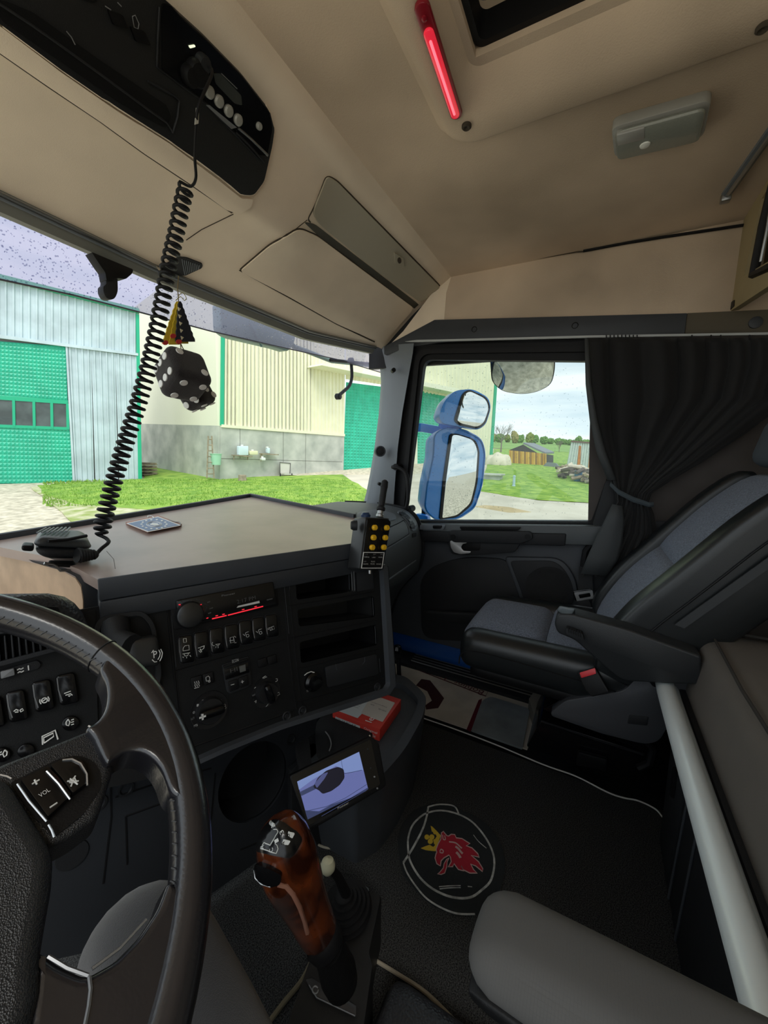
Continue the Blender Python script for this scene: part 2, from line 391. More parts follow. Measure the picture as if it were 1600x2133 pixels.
# grey header over the door
px = [(860, 668), (925, 663), (1432, 652), (1428, 694), (1230, 700), (960, 712), (850, 722), (800, 745), (770, 733)]
hd = struct(MB().prism([P(x, y, PX(XS-.012)) for x, y in [(800, 722), (860, 690), (905, 666), (1432, 652), (1426, 698), (1100, 703), (930, 711), (860, 722), (800, 738)]], (.03, 0, 0), .002).build('trim_2', grey))
px = [(1432, 652), (1700, 640), (1700, 690), (1426, 697)]
struct(MB().prism([P(x, y, PX(XS-.006)) for x, y in px], (.03, 0, 0), .002).build('trim_3', mat('dim_taupe', (.10, .085, .06), .8, bump=.1, bscale=300)))
for x, y in ((988, 686), (1198, 678)):
    MB().lathe(P(x, y, PX(XS-.012)), (-1, 0, 0), [(.012, -.004), (.012, .001), (.010, .002), (.008, -.003)], 18).build('screw_recess', black, hd)
MB().lathe(P(1574, 672, PX(XS-.008)), (-1, 0, 0), [(.018, -.004), (.018, .004), (.014, .006)], 18).build('cap', grey, hd)

# rear wall behind the camera, lower part of the driver's side
struct(MB().box((-.1, -.92, .85), (2.4, .04, 1.96)).build('wall_rear', mat('rear_beige', (.50, .43, .33), .9, bump=.2, bscale=300, var=.06)))
struct(MB().box((-1.12, 0, .18), (.04, 1.9, .66)).build('wall_left', dark))
# skins above and below the door
struct(MB().box((XS+.13, .3, 0), (.02, 1.9, .30)).build('wall_right_sill', dark))
struct(MB().prism([(XS+.034, 1.06, 1.44), (XS+.034, -.9, 1.40), (XS+.034, -.9, 1.83), (XS+.034, .60, 1.83), (XS+.034, 1.06, 1.83)], (.02, 0, 0)).build('wall_right_skin', dark))
struct(MB().prism([(XS+.034, .05, -.1), (XS+.034, -.9, -.1), (XS+.034, -.9, 1.5), (XS+.034, -.30, 1.5)], (.02, 0, 0)).build('wall_right_rear', dark))
# ---------------------------------------------------------------- floor
carpet = mat('black_carpet', (.012, .012, .0125), 1.0, bump=1.0, bscale=600, col2=(.085, .087, .087), vscale=420, spec=.1)
fl = struct(MB().box((0, 0, -.13), (2.5, 2.6, .12)).build('floor', dark))
tun = struct(MB().box((-.03, .25, -.035), (1.27, 1.7, .07), bevel=.006).build('floor_platform', carpet))
# outer walls that close the cab below the windows (dark trim inside)
struct(MB().box((0, 1.38, .2), (2.3, .04, .9)).build('wall_front', dark))
# ---------------------------------------------------------------- right door
door = struct(thing('door_1', (XS, .3, 0), None, None))
hole = rnd([(889, 752, 18), (1348, 757, 6), (1232, 1084, 6), (848, 1083, 10)], 10, 5)
outer = rnd([(852, 722, 30), (1420, 712, 6), (1262, 1140, 6), (815, 1140, 10)], 10, 5)
frame('door_frame', PX(XS), outer, hole, .03, black, door, off=-.02)
# rubber seal ridges around the opening
o1 = rnd([(868, 728, 26), (1400, 720, 6), (1258, 1090, 6), (832, 1090, 10)], 10, 5)
o2 = rnd([(877, 738, 24), (1390, 732, 6), (1252, 1088, 6), (840, 1087, 10)], 10, 5)
frame('door_seal', PX(XS), o1, o2, .012, rubber, door, off=.012)
# glass pane
win = struct(slab('window_1', PX(XS+.02), [(880, 742), (1358, 745), (1240, 1092), (838, 1092)], .004, glassy('side_glass', (.80, .84, .83), .9), None, bevel=0))
# door card below the sill
zt = .70
card = MB().prism([(XS-.01, 1.0, .105), (XS-.01, -.25, .105), (XS-.01, -.25, .80), (XS-.01, -.02, .776), (XS-.01, .765, .700), (XS-.01, 1.0, .68)], (.05, 0, 0), .004)
card.build('door_card', grey, door)
# sill ledge: top lit surface, leaning front
def ledge(y0, y1, dz, x, name, m, h, parent=door, bev=.006):
    z0 = .700+(.765-y0)*.0968+dz; z1 = .700+(.765-y1)*.0968+dz
    return MB().prism([(XS, y0, z0), (x, y0, z0), (x, y0, z0-h), (XS, y0, z0-h)], (0, y1-y0, z1-z0), bev).build(name, m, parent)
ledge(.86, -.09, -.010, XS-.075, 'sill_ledge', slate, .075)
ledge(.70, .08, -.040, XS-.082, 'grip_panel', dark, .050)
pl = PX(XS-.083)
slab('pull_handle', pl, rnd([(937, 1104), (1108, 1106), (1112, 1122), (1085, 1132), (945, 1129), (936, 1118)], 7), .012, dark, door, bevel=.004)
slab('finger_slot', pl, rnd([(957, 1096), (1087, 1097), (1080, 1105), (962, 1105)], 4), .004, black, door, off=.002, bevel=.001)
slab('handle_recess', PX(XS-.05), rnd([(936, 1124), (1088, 1127), (1075, 1148), (985, 1154), (944, 1152)], 7), .030, dark, door, bevel=.006)
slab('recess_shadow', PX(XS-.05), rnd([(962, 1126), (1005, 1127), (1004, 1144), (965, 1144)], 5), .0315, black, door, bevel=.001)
slab('door_lever', PX(XS-.083), rnd([(938, 1126), (974, 1127), (973, 1131), (964, 1133), (961, 1140), (966, 1147), (982, 1148), (980, 1152), (960, 1154), (946, 1150), (940, 1140)], 3), .006, mat('silver_paint', (.5, .5, .5), .4, metal=.6), door, off=.002, bevel=.002, label='silver door lever')
for x, y in ((944, 1118), (1099, 1118)): MB().lathe(P(x, y, PX(XS-.095)), (-1, 0, 0), [(.011, 0), (.011, .002), (.009, .002)], 18).build('screw_cap', black, door)
slab('window_switch_plate', PX(XS-.078), rnd([(876, 1092), (929, 1093), (924, 1104), (874, 1103)], 3), .003, greyl, door, bevel=.001)
slab('window_switch', PX(XS-.08), rnd([(902, 1094), (922, 1094), (920, 1101), (903, 1101)], 3), .008, black, door, bevel=.002)
# lower moulding: curved pocket outline and speaker
slab('door_pocket', PX(XS-.012), rnd([(875, 1190, 40), (960, 1158, 40), (1060, 1163, 30), (1083, 1210, 20), (1080, 1340, 10), (880, 1330, 30)], 20, 6), .012, dark, door, bevel=.006)
slab('speaker_surround', PX(XS-.012), rnd([(1052, 1158, 10), (1170, 1160, 40), (1200, 1200, 30), (1210, 1275, 30), (1100, 1300, 10), (1083, 1240, 20)], 20, 6), .020, grey, door, bevel=.008)
slab('speaker_panel', PX(XS-.03), rnd([(1062, 1168, 10), (1160, 1167, 40), (1190, 1205, 30), (1200, 1262, 30), (1100, 1290, 10), (1088, 1235, 20)], 20, 6), .006, dark, door, off=.002, bevel=.002)
slab('speaker_grille', PX(XS-.037), ell(1142, 1220, 48, 40), .003, mat('speaker_mesh', (.012, .012, .013), .8, bump=1, bscale=420, wave='vor'), door, bevel=.001)
slab('bottle_shelf', PX(XS-.03), rnd([(890, 1268), (1060, 1276), (1060, 1300), (895, 1290)], 8), .03, dark, door, bevel=.01)
# painted door step and ribbed threshold
blue = mat('blue_paint', (.004, .07, .30), .18, coat=.6)
MB().soft(box8(XS+.03, XS+.09, -.2, 1.02, -.01, .115), .02, 8).build('painted_step', blue, door, 60, 'blue painted door step')
thr = struct(MB().prism([(XS-.04, .95, -.03), (XS+.05, .95, -.01), (XS+.05, -.2, -.01), (XS-.04, -.2, -.03)], (0, 0, -.03)).build('trim_4', dark))
for i in range(4):
    x = XS+.038-.018*i; MB().tube([(x, .74, -.006-.004*i), (x, .0, -.006-.004*i)], .003, 6).build('tread_strip', steel, thr)
# ---------------------------------------------------------------- A-pillar
L = [(796, 722), (797, 745), (800, 790), (795, 860), (786, 930), (776, 990), (768, 1030), (762, 1052), (745, 1068)]
Rr = [(862, 715), (860, 735), (850, 790), (838, 860), (829, 930), (824, 990), (821, 1030), (820, 1056), (822, 1075)]
pil = struct(thing('trim_5', (XS, .85, .7), None, None))
a = [P(x, y, PY(.985)) for x, y in L]; b = [P(x, y, PX(XS-.04)) for x, y in Rr]
rings = []
for p, q_ in zip(a, b):
    n_ = Vector((-.6, -.75, 0)).normalized(); m1 = p.lerp(q_, .33)+n_*.012; m2 = p.lerp(q_, .7)+n_*.010
    rings.append([p, m1, m2, q_, q_+Vector((.05, .02, 0)), p+Vector((.06, .05, 0))])
MB().loft(rings).build('pillar_cover', greyl, pil, 50)
for x, y, r in ((820, 771, .010), (791, 1008, .008)): 
    c = P(x, y, plane((XS-.06, .91, 1), (-.75, -.65, 0))); MB().lathe(c, (-.75, -.65, 0), [(r, -.02), (r, .006), (r*.8, .004)], 16).build('screw_hole', black, pil)
c = P(792, 940, plane((XS-.07, .93, 1), (-.75, -.65, 0)))
MB().lathe(c, (-.75, -.65, 0), [(.026, -.02), (.026, .006), (.022, .011), (.019, .008), (.018, .008)], 26).build('tweeter', grey, pil)
MB().lathe(c+Vector((-.75, -.65, 0))*.008, (-.75, -.65, 0), [(.018, 0), (.016, .004), (.001, .006)], 22).build('tweeter_grille', dark, pil)
# grab handle on the door pillar
g = [P(x, y, PX(XS-.09)) for x, y in ((818, 973), (832, 975), (845, 985), (850, 1005), (850, 1040), (845, 1062))]
hb = thing('grab_handle', g[0], 'black curved grab handle on the right window pillar', 'handle')
MB().tube([tuple(g[0]+Vector((.08, 0, 0)))]+[tuple(p) for p in spl(g, 5)]+[tuple(g[-1]+Vector((.08, 0, 0)))], .009, 10).build('bar', rubber, hb)
for p in (g[0], g[-1]): MB().cyl(p+Vector((.03, 0, 0)), (1, 0, 0), .016, .05, 14).build('mount', rubber, hb)

# ---------------------------------------------------------------- overhead shelf
def header(X): # front edge over the windscreen
    X = max(X, -1.3); ax = abs(X); return 1.09-.035*min(ax, .63)/.63-max(0, ax-.63)*.155, 1.490+max(0, ax-.6)*.09
def prof(X):
    hy, hz = header(X); w = max(0, min(1, (X-.16)/.26)); w = w*w*(3-2*w)
    A = [(.632, ZC+.002), (.655, 1.765), (.700, 1.742), (.742, 1.692), (.785, 1.628), (.815, 1.596), (.86, 1.583), (.93, 1.556), (1.01, 1.522), (hy, hz)]
    B = [(.632, ZC+.002), (.665, 1.770), (.710, 1.745), (.750, 1.720), (.79, 1.695), (.83, 1.665), (.87, 1.630), (.91, 1.595), (.955, 1.553), (hy, hz)]
    return [Vector((X, a[0]*(1-w)+b[0]*w, a[1]*(1-w)+b[1]*w)) for a, b in zip(A, B)]
xs = [-1.25+i*.05 for i in range(46)]+[XS+.004]
rows = [spl(prof(x), 4) for x in xs]
shelf = thing('overhead_console', (0, .8, 1.6), 'beige moulded storage console above the windscreen', 'storage console')
sm = MB().loft(rows, False, False); so = sm.build('shell', beigep, shelf, 70)
bv = bvh_of(so)
# end cheek and top cover so that no sky leaks in
MB().prism([Vector((XS+.004, p.y, p.z)) for p in rows[-1]]+[Vector((XS+.004, 1.10, ZC+.02))], (.03, 0, 0)).build('end_cheek', beigep, shelf)
MB().prism([(-1.25, .60, ZC+.01), (XS+.06, .60, ZC+.01), (XS+.06, 1.09, ZC+.01), (-1.25, 1.09, ZC+.01)], (0, 0, .02)).build('back_cover', dark, shelf)
MB().loft([[Vector((x, header(x)[0]+.004, header(x)[1]-.002)), Vector((x, header(x)[0]+.03, ZC+.03))] for x in xs], False, False).build('rear_wall', dark, shelf)
# soft lip below the black fascia and crease
surfwire('crease', bv, [(-30, 88), (0, 108), (100, 178), (210, 252), (300, 318), (400, 385), (483, 442)], .004, seam, shelf, off=-.001)
surfwire('crease', bv, [(483, 442), (500, 436), (520, 425)], .0015, seam, shelf)
surfpatch('fascia_lip', bv, rnd([(-60, 10), (0, 42), (125, 137), (240, 217), (350, 287), (450, 362), (505, 405), (530, 404), (555, 370), (570, 290), (566, 240), (500, 140), (420, 60), (350, -20), (150, -120), (560, -60), (575, 60), (640, 190), (625, 330), (560, 400), (500, 436), (470, 432), (400, 378), (300, 311), (210, 245), (100, 171), (0, 100), (-60, 60)][:0] or [(-60, 8), (0, 50), (125, 145), (240, 225), (350, 295), (450, 370), (500, 410), (524, 412), (520, 428), (497, 440), (470, 430), (400, 379), (300, 312), (210, 246), (100, 171), (0, 101), (-60, 60)], 4), .008, beigep, shelf, res=30)
surfwire('crease', bv, [(388, 500), (420, 478), (486, 446)], .0012, seam, shelf)
# right-hand lockers
surfpatch('locker_lid', bv, rnd([(499, 562, 8), (560, 510, 10), (622, 474, 14), (660, 490, 10), (760, 565), (893, 664, 8), (840, 700, 30), (790, 712, 30), (700, 672), (600, 615)], 10), .006, beigep, shelf, res=26)
surfwire('lid_seam', bv, rnd([(499, 562, 8), (560, 510, 10), (622, 474, 14), (660, 490, 10), (760, 565), (893, 664, 8)], 10)+[(880, 690)], .003, seam, shelf)
surfwire('lid_seam', bv, [(499, 562), (600, 618), (700, 674), (780, 712), (800, 720)], .0035, seam, shelf)
surfpatch('finger_groove', bv, rnd([(632, 462, 8), (655, 466, 8), (900, 655, 6), (898, 667, 4), (885, 660), (760, 562), (662, 490)], 6), .002, mat('groove_brown', (.06, .055, .04), .6), shelf, res=26)
surfpatch('locker_flap', bv, rnd([(650, 440, 16), (680, 364, 14), (700, 375, 10), (920, 600, 14), (905, 650, 8), (780, 560), (660, 462)], 10), .006, mat('olive_plastic', (.42, .38, .29), .5), shelf, res=26)
surfwire('flap_seam', bv, rnd([(640, 458, 8), (655, 430, 16), (680, 364, 14), (702, 376, 10), (922, 600, 14), (905, 652, 8)], 10), .002, seam, shelf)
surfpatch('lock_plate', bv, rnd([(819, 522), (838, 533), (840, 553), (821, 545)], 3), .011, mat('olive_plastic', (0, 0, 0)), shelf, res=30)
surfpatch('lock', bv, ell(829, 537, 4, 6, 12), .014, seam, shelf, res=30)
surfwire('edge_seam', bv, [(640, 458), (600, 490), (545, 525), (500, 560)], .0012, seam, shelf)
MB().prism([P(x, y, PX(XS+.003)) for x, y in ((945, 560), (915, 590), (840, 690), (800, 730), (870, 705), (925, 670), (930, 610))], (.02, 0, 0)).build('end_trim', beigep, shelf)
# small grille and oval lamp near the header
surfpatch('grille', bv, rnd([(330, 556), (372, 534), (388, 535), (422, 548), (420, 556), (385, 572), (350, 568)], 5), .004, dark, shelf, res=30, label='dark grille')
for i in range(9): surfwire('grille_rib', bv, [(378+i*4.5, 537+i*1.5), (384+i*3.5, 569-i*1.4)], .0012, greyl, shelf, off=.005)
surfpatch('reading_lamp', bv, rnd([(303, 557), (330, 553), (360, 570), (372, 580), (330, 572)], 5), .004, mat('lamp_cover', (.45, .38, .29), .4), shelf, res=30)
surfwire('lamp_rim', bv, rnd([(301, 558), (330, 552), (362, 570), (374, 582), (330, 574)], 5)+[(303, 562)], .0015, seam, shelf, off=.003)
# header rail above the windscreen: grey strip with a bright bead
def hcurve(dy, dz): return [Vector((x, header(x)[0]+dy, header(x)[1]+dz)) for x in [-1.2+i*.06 for i in range(38)]+[XS-.02]]
hdr = struct(MB().loft([[a, b, c, d] for a, b, c, d in zip(hcurve(-.005, .002), hcurve(.016, -.030), hcurve(.035, -.030), hcurve(.03, .01))], True, True).build('trim_6', mat('header_grey', (.20, .20, .175), .5)))
MB().tube(hcurve(-.004, -.004), .0045, 8).build('bead', steel, hdr)
MB().tube(hcurve(-.0005, -.012), .003, 8).build('bead', greyl, hdr)

# ---------------------------------------------------------------- black radio fascia in the shelf
fas = thing('overhead_radio_panel', P(300, 150, PY(.75)), 'black overhead fascia holding a two-way radio and tachograph', 'radio panel')
FO = [(-90, -25), (0, 44), (125, 138), (240, 218), (350, 288), (450, 362), (500, 402), (524, 403), (545, 375), (562, 300), (567, 265), (556, 222), (500, 150), (420, 68), (345, 0), (270, -70), (100, -150)]
surfpatch('fascia', bv, rnd(FO, 8), .010, mat('fascia_black', (.008, .0085, .009), .5, bump=.2, bscale=500), fas, res=30)
surfwire('fascia_rim', bv, rnd(FO, 8)[8:60], .003, beigep, fas, off=.006)
surfpatch('storage_slot', bv, rnd([(-40, -20), (60, 20), (200, 120), (340, 215), (350, 240), (338, 262), (280, 232), (140, 135), (0, 38)], 8), .0125, black, fas, res=30)
surfwire('slot_edge', bv, [(-20, -6), (60, 47), (200, 148), (300, 222), (340, 250), (352, 268)], .002, dark, fas, off=.013)
surfwire('slot_edge', bv, [(352, 272), (362, 240), (366, 205), (356, 196), (300, 165)], .002, dark, fas, off=.013)
surfwire('unit_edge', bv, [(326, 10), (322, 80), (320, 135), (330, 145), (420, 210), (530, 325), (545, 335)], .002, dark, fas, off=.011)
surfpatch('radio_face', bv, rnd([(330, 0), (346, 2), (420, 70), (500, 152), (553, 222), (560, 262), (549, 320), (530, 318), (430, 212), (330, 140)], 6), .014, gloss, fas, res=30)
surfpatch('radio_screen', bv, rnd([(436, 146), (450, 146), (494, 192), (496, 214), (480, 210), (440, 168)], 4), .0155, mat('lcd_grey', (.05, .055, .05), .2), fas, res=30)
surfwire('screen_line', bv, [(452, 146), (485, 178)], .0008, greyprint, fas, off=.016)
btn = mat('clear_button', (.33, .33, .30), .25, spec=.7)
for x, y in ((427, 186), (447, 205), (467, 225), (487, 244), (531, 257)):
    d = ray(x, y).normalized(); h, nn, i, t = bv.ray_cast(CAM, d); nn = nn if nn.dot(d) < 0 else -nn
    r = .010 if x < 500 else .007
    MB().lathe(h+nn*.012, nn, [(r, 0), (r, .006), (r*.7, .009), (.001, .0095)], 16).build('button', btn, fas)
surfpatch('silver_strip', bv, [(419, 213), (426, 213), (484, 260), (472, 263)], .017, mat('silver_glint', (.45, .46, .47), .25, metal=.7), fas, res=40)
surfwire('card_slot', bv, [(488, 262), (515, 285), (550, 319)], .0028, steel, fas, off=.014)
surfwire('card_slot', bv, [(484, 272), (512, 298), (543, 334)], .0022, dark, fas, off=.014)
for x, y, r in ((411, 122, .013), (398, 145, .020), (385, 150, .016)):
    d = ray(x, y).normalized(); h, nn, i, t = bv.ray_cast(CAM, d); nn = nn if nn.dot(d) < 0 else -nn
    MB().lathe(h+nn*.012, nn, [(r, 0), (r, .014), (r*.8, .020), (.001, .021)], 20).build('knob' if r > .014 else 'cord_plug', black if r > .014 else dark, fas)
surfpatch('indicator', bv, rnd([(384, 88), (396, 86), (397, 90), (386, 93)], 1), .017, mat('pale_led', (.7, .75, .55), .3, emit=(.8, .9, .6), estr=.5), fas, res=30)
surfwire('symbol', bv, [(268, 30), (274, 27), (282, 45), (280, 56), (272, 52), (268, 30)], .0007, greyprint, fas, off=.012)
for pts in ([(130, 60), (140, 72), (148, 88)], [(210, 8), (222, 16)], [(236, 0), (244, 8)]): surfwire('symbol', bv, pts, .0008, greyprint, fas, off=.014)
for X0, Y0 in ((150, -40), (215, 15), (262, 50)):
    surfpatch('rocker', bv, rnd([(X0, Y0), (X0+30, Y0+10), (X0+42, Y0+40), (X0+12, Y0+32)], 5), .016, gloss, fas, res=30)

# cream plate with framed cut-out at the upper right (end of the rear locker)
cream = mat('cream_board', (.36, .29, .16), .6, var=.04)
plate = thing('rear_locker', P(1560, 560, PY(-.34)), 'cream locker panel with black framed opening at upper right edge', 'locker')
pl = PY(-.345)
ring_o = [(1553, 470), (1562, 440), (1605, 378), (1900, 80), (1900, 420), (1505, 667)]
ring_i = [(1606, 410), (1625, 380), (1660, 330), (1800, 180), (1800, 440), (1568, 572)]
frame('panel', pl, ring_o, ring_i, .02, cream, plate, off=-.02)
wire('rubber_frame', pl, [(1612, 380), (1590, 470), (1570, 572), (1610, 552), (1700, 480)], .012, rubber, plate)
wire('silver_bead', pl, [(1610, 405), (1598, 480), (1585, 545)], .004, steel, plate, off=.010)
slab('latch_hole', pl, rnd([(1521, 633), (1532, 624), (1531, 638), (1520, 648)], 2), .003, black, plate, off=-.001, bevel=0)
slab('inner_shelf', PY(-.42), [(1568, 400), (1900, 80), (1900, 480), (1560, 620)], .01, cream, plate)
# ================================================================== OUTSIDE: sloping yard, sheds, field
SL = .066
GN = Vector((-SL*math.sin(PSI), -SL*math.cos(PSI), 1)).normalized(); GP = Vector((-.7, 0, -1.6))
GPL = (GP, GN)
def gp(x, y): return P(x, y, GPL)
def gz(X, Y): return GP.z-((X-GP.x)*GN.x+(Y-GP.y)*GN.y)/GN.z
def vpl(base, vx, vy=960):               # upright wall plane through a ground point, running to vanishing point (vx,vy)
    d = ray(vx, vy); d.z = 0; d.normalize(); return (gp(*base), Vector((d.y, -d.x, 0))), d
gravel = mat('pale_gravel', (.38, .34, .26), .95, bump=.6, bscale=3, col2=(.70, .62, .49), vscale=5, detail=9)
grass = mat('grass_green', (.13, .27, .03), .95, bump=.6, bscale=4, col2=(.30, .44, .07), vscale=2.2, detail=10)
grassd = mat('sparse_grass', (.27, .33, .09), .95, bump=.6, bscale=4, col2=(.60, .55, .40), vscale=2.6, detail=12)
concr = mat('yard_concrete', (.50, .46, .38), .9, bump=.3, bscale=2, col2=(.62, .57, .48), vscale=.7, detail=9)
field = mat('far_field', (.16, .30, .06), .95, col2=(.24, .38, .10), vscale=.05)
def gpatch(name, pts, m, dz, kind='structure', hard=None):
    v = hard or [gp(x, y) for x, y in pts]; mb = MB().prism([p+Vector((0, 0, dz-.02)) for p in v], (0, 0, .02)); return tag(mb.build(name, m), kind=kind)
G0 = [(-60, -60), (260, -60), (300, 150), (150, 300), (-60, 200)]
tag(MB().prism([(x, y, gz(x, y)-.05) for x, y in G0], (0, 0, .04)).build('ground', gravel), kind='structure')
def edge(pts, amp=5, n=5):                 # wobbly outline for turf
    out = []
    for i in range(len(pts)):
        a, b = Vector(pts[i]), Vector(pts[(i+1) % len(pts)])
        for k in range(n):
            q = a.lerp(b, k/n)+Vector((random.uniform(-amp, amp), random.uniform(-amp, amp)*.25)); out.append((q.x, q.y))
    return out
gpatch('sparse_turf', edge([(66, 1016), (300, 1006), (500, 1010), (760, 1026), (760, 1075), (300, 1100), (150, 1092), (110, 1050)]), grassd, .02)
gpatch('turf', edge([(80, 1013), (300, 998), (300, 930), (330, 915), (470, 996), (716, 990), (765, 1022), (775, 1064), (560, 1046), (330, 1064), (160, 1052), (90, 1030)], 3), grass, .035)
gpatch('turf_strip', edge([(1002, 1024), (1012, 975), (1030, 935), (1400, 932), (1400, 1062), (1240, 1049), (1120, 1042), (1060, 1034)], 2), grass, .035)
gpatch('concrete_apron', [(716, 990), (1000, 985), (1010, 1024), (1120, 1043), (1240, 1050), (1450, 1066), (1450, 1130), (780, 1130), (770, 1030)], concr, .015)
gpatch('rust_stain_patch', rnd([(985, 1056), (1010, 1053), (1060, 1057), (1110, 1068), (1060, 1069)], 6), mat('rusty_concrete', (.45, .35, .20), .9, var=.1, vscale=2), .018)
far = [Vector((62, -30, 0)), Vector((75, 25, 0)), Vector((40, 70, 0)), Vector((150, 260, 0)), Vector((270, -40, 0))]
tag(MB().prism([Vector((p.x, p.y, gz(p.x, p.y)+.05)) for p in far], (0, 0, .02)).build('field', field), kind='structure')
# short grass blades on the turf near the sheds: countless
bl = MB()
for i in range(9000):
    x = random.uniform(90, 775); y = random.uniform(1000, 1056) if random.random() < .8 else random.uniform(1000, 1012)
    if x > 330 and y < 997: continue
    if x > 716 and y < 1000+(x-716)*.55: continue
    p = gp(x, y); h = random.uniform(.05, .13); a = random.uniform(0, 6.28); w = .025
    bl.add([p+Vector((math.cos(a)*w, math.sin(a)*w, 0)), p-Vector((math.cos(a)*w, math.sin(a)*w, 0)), p+Vector((random.uniform(-.05, .05), random.uniform(-.05, .05), h))], [(0, 1, 2)])
tag(bl.build('grass', mat('grass_blade', (.20, .36, .05), .9, var=.25, vscale=3)), 'short green grass growing in front of the concrete wall', 'grass', kind='stuff')

silver = mat('galvanised_sheet', (.50, .60, .64), .45, metal=.15, var=.12, vscale=1.2, bump=.05, bscale=3)
greenp = mat('green_quilted_sheet', (.02, .42, .27), .45, var=.10, vscale=2)
greent = mat('green_trim', (.01, .40, .22), .5)
creamw = mat('cream_sheet', (.80, .78, .58), .55, var=.04, vscale=1.5)
cream2 = mat('cream_smooth', (.84, .83, .66), .5)
concw = mat('weathered_concrete', (.36, .38, .34), .9, bump=.5, bscale=2, col2=(.55, .56, .50), vscale=1.1, detail=10)
paneg = mat('dusty_pane', (.07, .09, .09), .15, var=.3, vscale=2, spec=.5)
def quad3(pl, q): return [P(x, y, pl) for x, y in q]           # tl, tr, br, bl
def bil(Q, u, v): return Q[0].lerp(Q[1], u).lerp(Q[3].lerp(Q[2], u), v)
def ribbed(name, pl, q, nr, depth, m, parent, rib=.25, th=.05):
    """profiled metal sheet with real ribs"""
    Q = quad3(pl, q); n = camside(pl); top = []; bot = []
    for i in range(nr):
        for t, h in ((0, 0), (.5-rib/2-.07, 0), (.5-rib/2, 1), (.5+rib/2, 1), (.5+rib/2+.07, 0)):
            u = (i+t)/nr; top.append(bil(Q, u, 0)+n*h*depth); bot.append(bil(Q, u, 1)+n*h*depth)
    top.append(Q[1]); bot.append(Q[2])
    return MB().loft([top, bot], False, False).build(name, m, parent, 20)
def quilt(name, pl, q, nu, nv, depth, m, parent):
    Q = quad3(pl, q); n = camside(pl); mb = MB()
    for i in range(nu):
        for j in range(nv):
            a = [bil(Q, (i+x)/nu, (j+y)/nv) for x, y in ((0, 0), (1, 0), (1, 1), (0, 1))]; c = bil(Q, (i+.5)/nu, (j+.5)/nv)+n*depth
            mb.add(a+[c], [(0, 1, 4), (1, 2, 4), (2, 3, 4), (3, 0, 4)])
    o = mb.build(name, m, parent, 5); return o
# --- left shed
PL1, D1 = vpl((0, 1008), 2150, 985)
s1 = thing('metal_shed', gp(150, 1008), 'silver corrugated shed with green door at left beyond the windscreen', 'shed')
for i, (xa, xb) in enumerate(((-60, 20), (20, 100), (100, 180), (180, 288))):
    f = lambda x: 578+x*.24; g = lambda x: 702+x*.135
    ribbed('upper_sheet', PL1, [(xa, f(xa)), (xb, f(xb)), (xb, g(xb)), (xa, g(xa))], 5 if i < 3 else 7, .05, silver, s1)
for xa, xb, n in ((139, 190, 4), (190, 240, 4), (240, 289, 4)):
    g = lambda x: 704+x*.135
    d = lambda x: (x-139)*.02
    ribbed('lower_sheet', PL1, [(xa, g(xa)), (xb, g(xb)), (xb+6+0*d(xb), 1006), (xa+(15 if xa < 150 else 9), 1007)], n, .05, silver, s1)
slab('eave_trim', PL1, [(-60, 690), (288, 737), (288, 742), (-60, 698)], .12, silver, s1, bevel=0)
quilt('door_leaf', PL1, [(-60, 706), (137, 722), (141, 842), (-60, 826)], 24, 15, .035, greenp, s1)
quilt('door_leaf', PL1, [(-60, 882), (145, 893), (154, 1006), (-60, 1008)], 24, 14, .035, greenp, s1)
slab('door_rail', PL1, [(-60, 820), (142, 834), (142, 842), (-60, 829)], .05, greent, s1, bevel=0)
slab('door_rail', PL1, [(-60, 882), (144, 890), (144, 896), (-60, 888)], .05, greent, s1, bevel=0)
for a, b in ((-50, -12), (-6, 26), (32, 68), (73, 105), (111, 138)):
    slab('window_pane', PL1, [(a, 830+(a)*.09), (b, 830+b*.09), (b+1, 885+b*.05), (a+1, 885+a*.05)], .01, paneg, s1, off=.005, bevel=0)
    slab('mullion', PL1, [(b, 828+b*.09), (b+6, 829+b*.09), (b+7, 888+b*.05), (b+1, 887+b*.05)], .06, greent, s1, bevel=0)
slab('jamb', PL1, [(137, 722), (141, 722), (157, 1006), (152, 1006)], .07, silver, s1, bevel=0)
slab('corner_trim', PL1, [(283, 655), (290, 657), (296, 1006), (288, 1006)], .10, greent, s1, bevel=0)
slab('roof_edge', PL1, [(-60, 560), (290, 646), (290, 654), (-60, 568)], .25, greent, s1, bevel=0)
Q = quad3(PL1, [(-60, 560), (290, 648), (296, 1007), (-60, 1009)]); n = -camside(PL1)
MB().prism([p+n*.12 for p in Q], n*3).build('core', mat('dim_wall', (.3, .32, .32), .8), s1)
# --- right hall
PL2, D2 = vpl((457, 1000), 1454, 964)
s2 = thing('storage_hall', gp(600, 998), 'cream ribbed hall on a bare concrete base with tall green doors', 'hall')
def T(x): return 530-(0)+(x-463)*0
for i, (xa, xb) in enumerate(((467, 530), (530, 595), (595, 660), (660, 720))):
    b = lambda x: 888+(x-463)*.079
    ribbed('wall_sheet', PL2, [(xa, 420+(xa-463)*.4), (xb, 420+(xb-463)*.4), (xb-2 if i == 3 else xb, b(xb)), (xa-3 if i == 0 else xa, b(xa))], (8, 8, 9, 8)[i], .06, creamw, s2, .35)
ribbed('wall_sheet', PL2, [(720, 520), (800, 560), (800, 802), (720, 790)], 10, .06, creamw, s2, .35)
ribbed('wall_sheet', PL2, [(800, 540), (932, 620), (932, 826), (800, 805)], 16, .06, creamw, s2, .35)
ribbed('wall_sheet', PL2, [(932, 620), (1038, 690), (1018, 985), (932, 988)], 14, .06, creamw, s2, .35)
slab('corner_trim', PL2, [(463, 400), (469, 400), (464, 886), (458, 886)], .10, greent, s2, bevel=0)
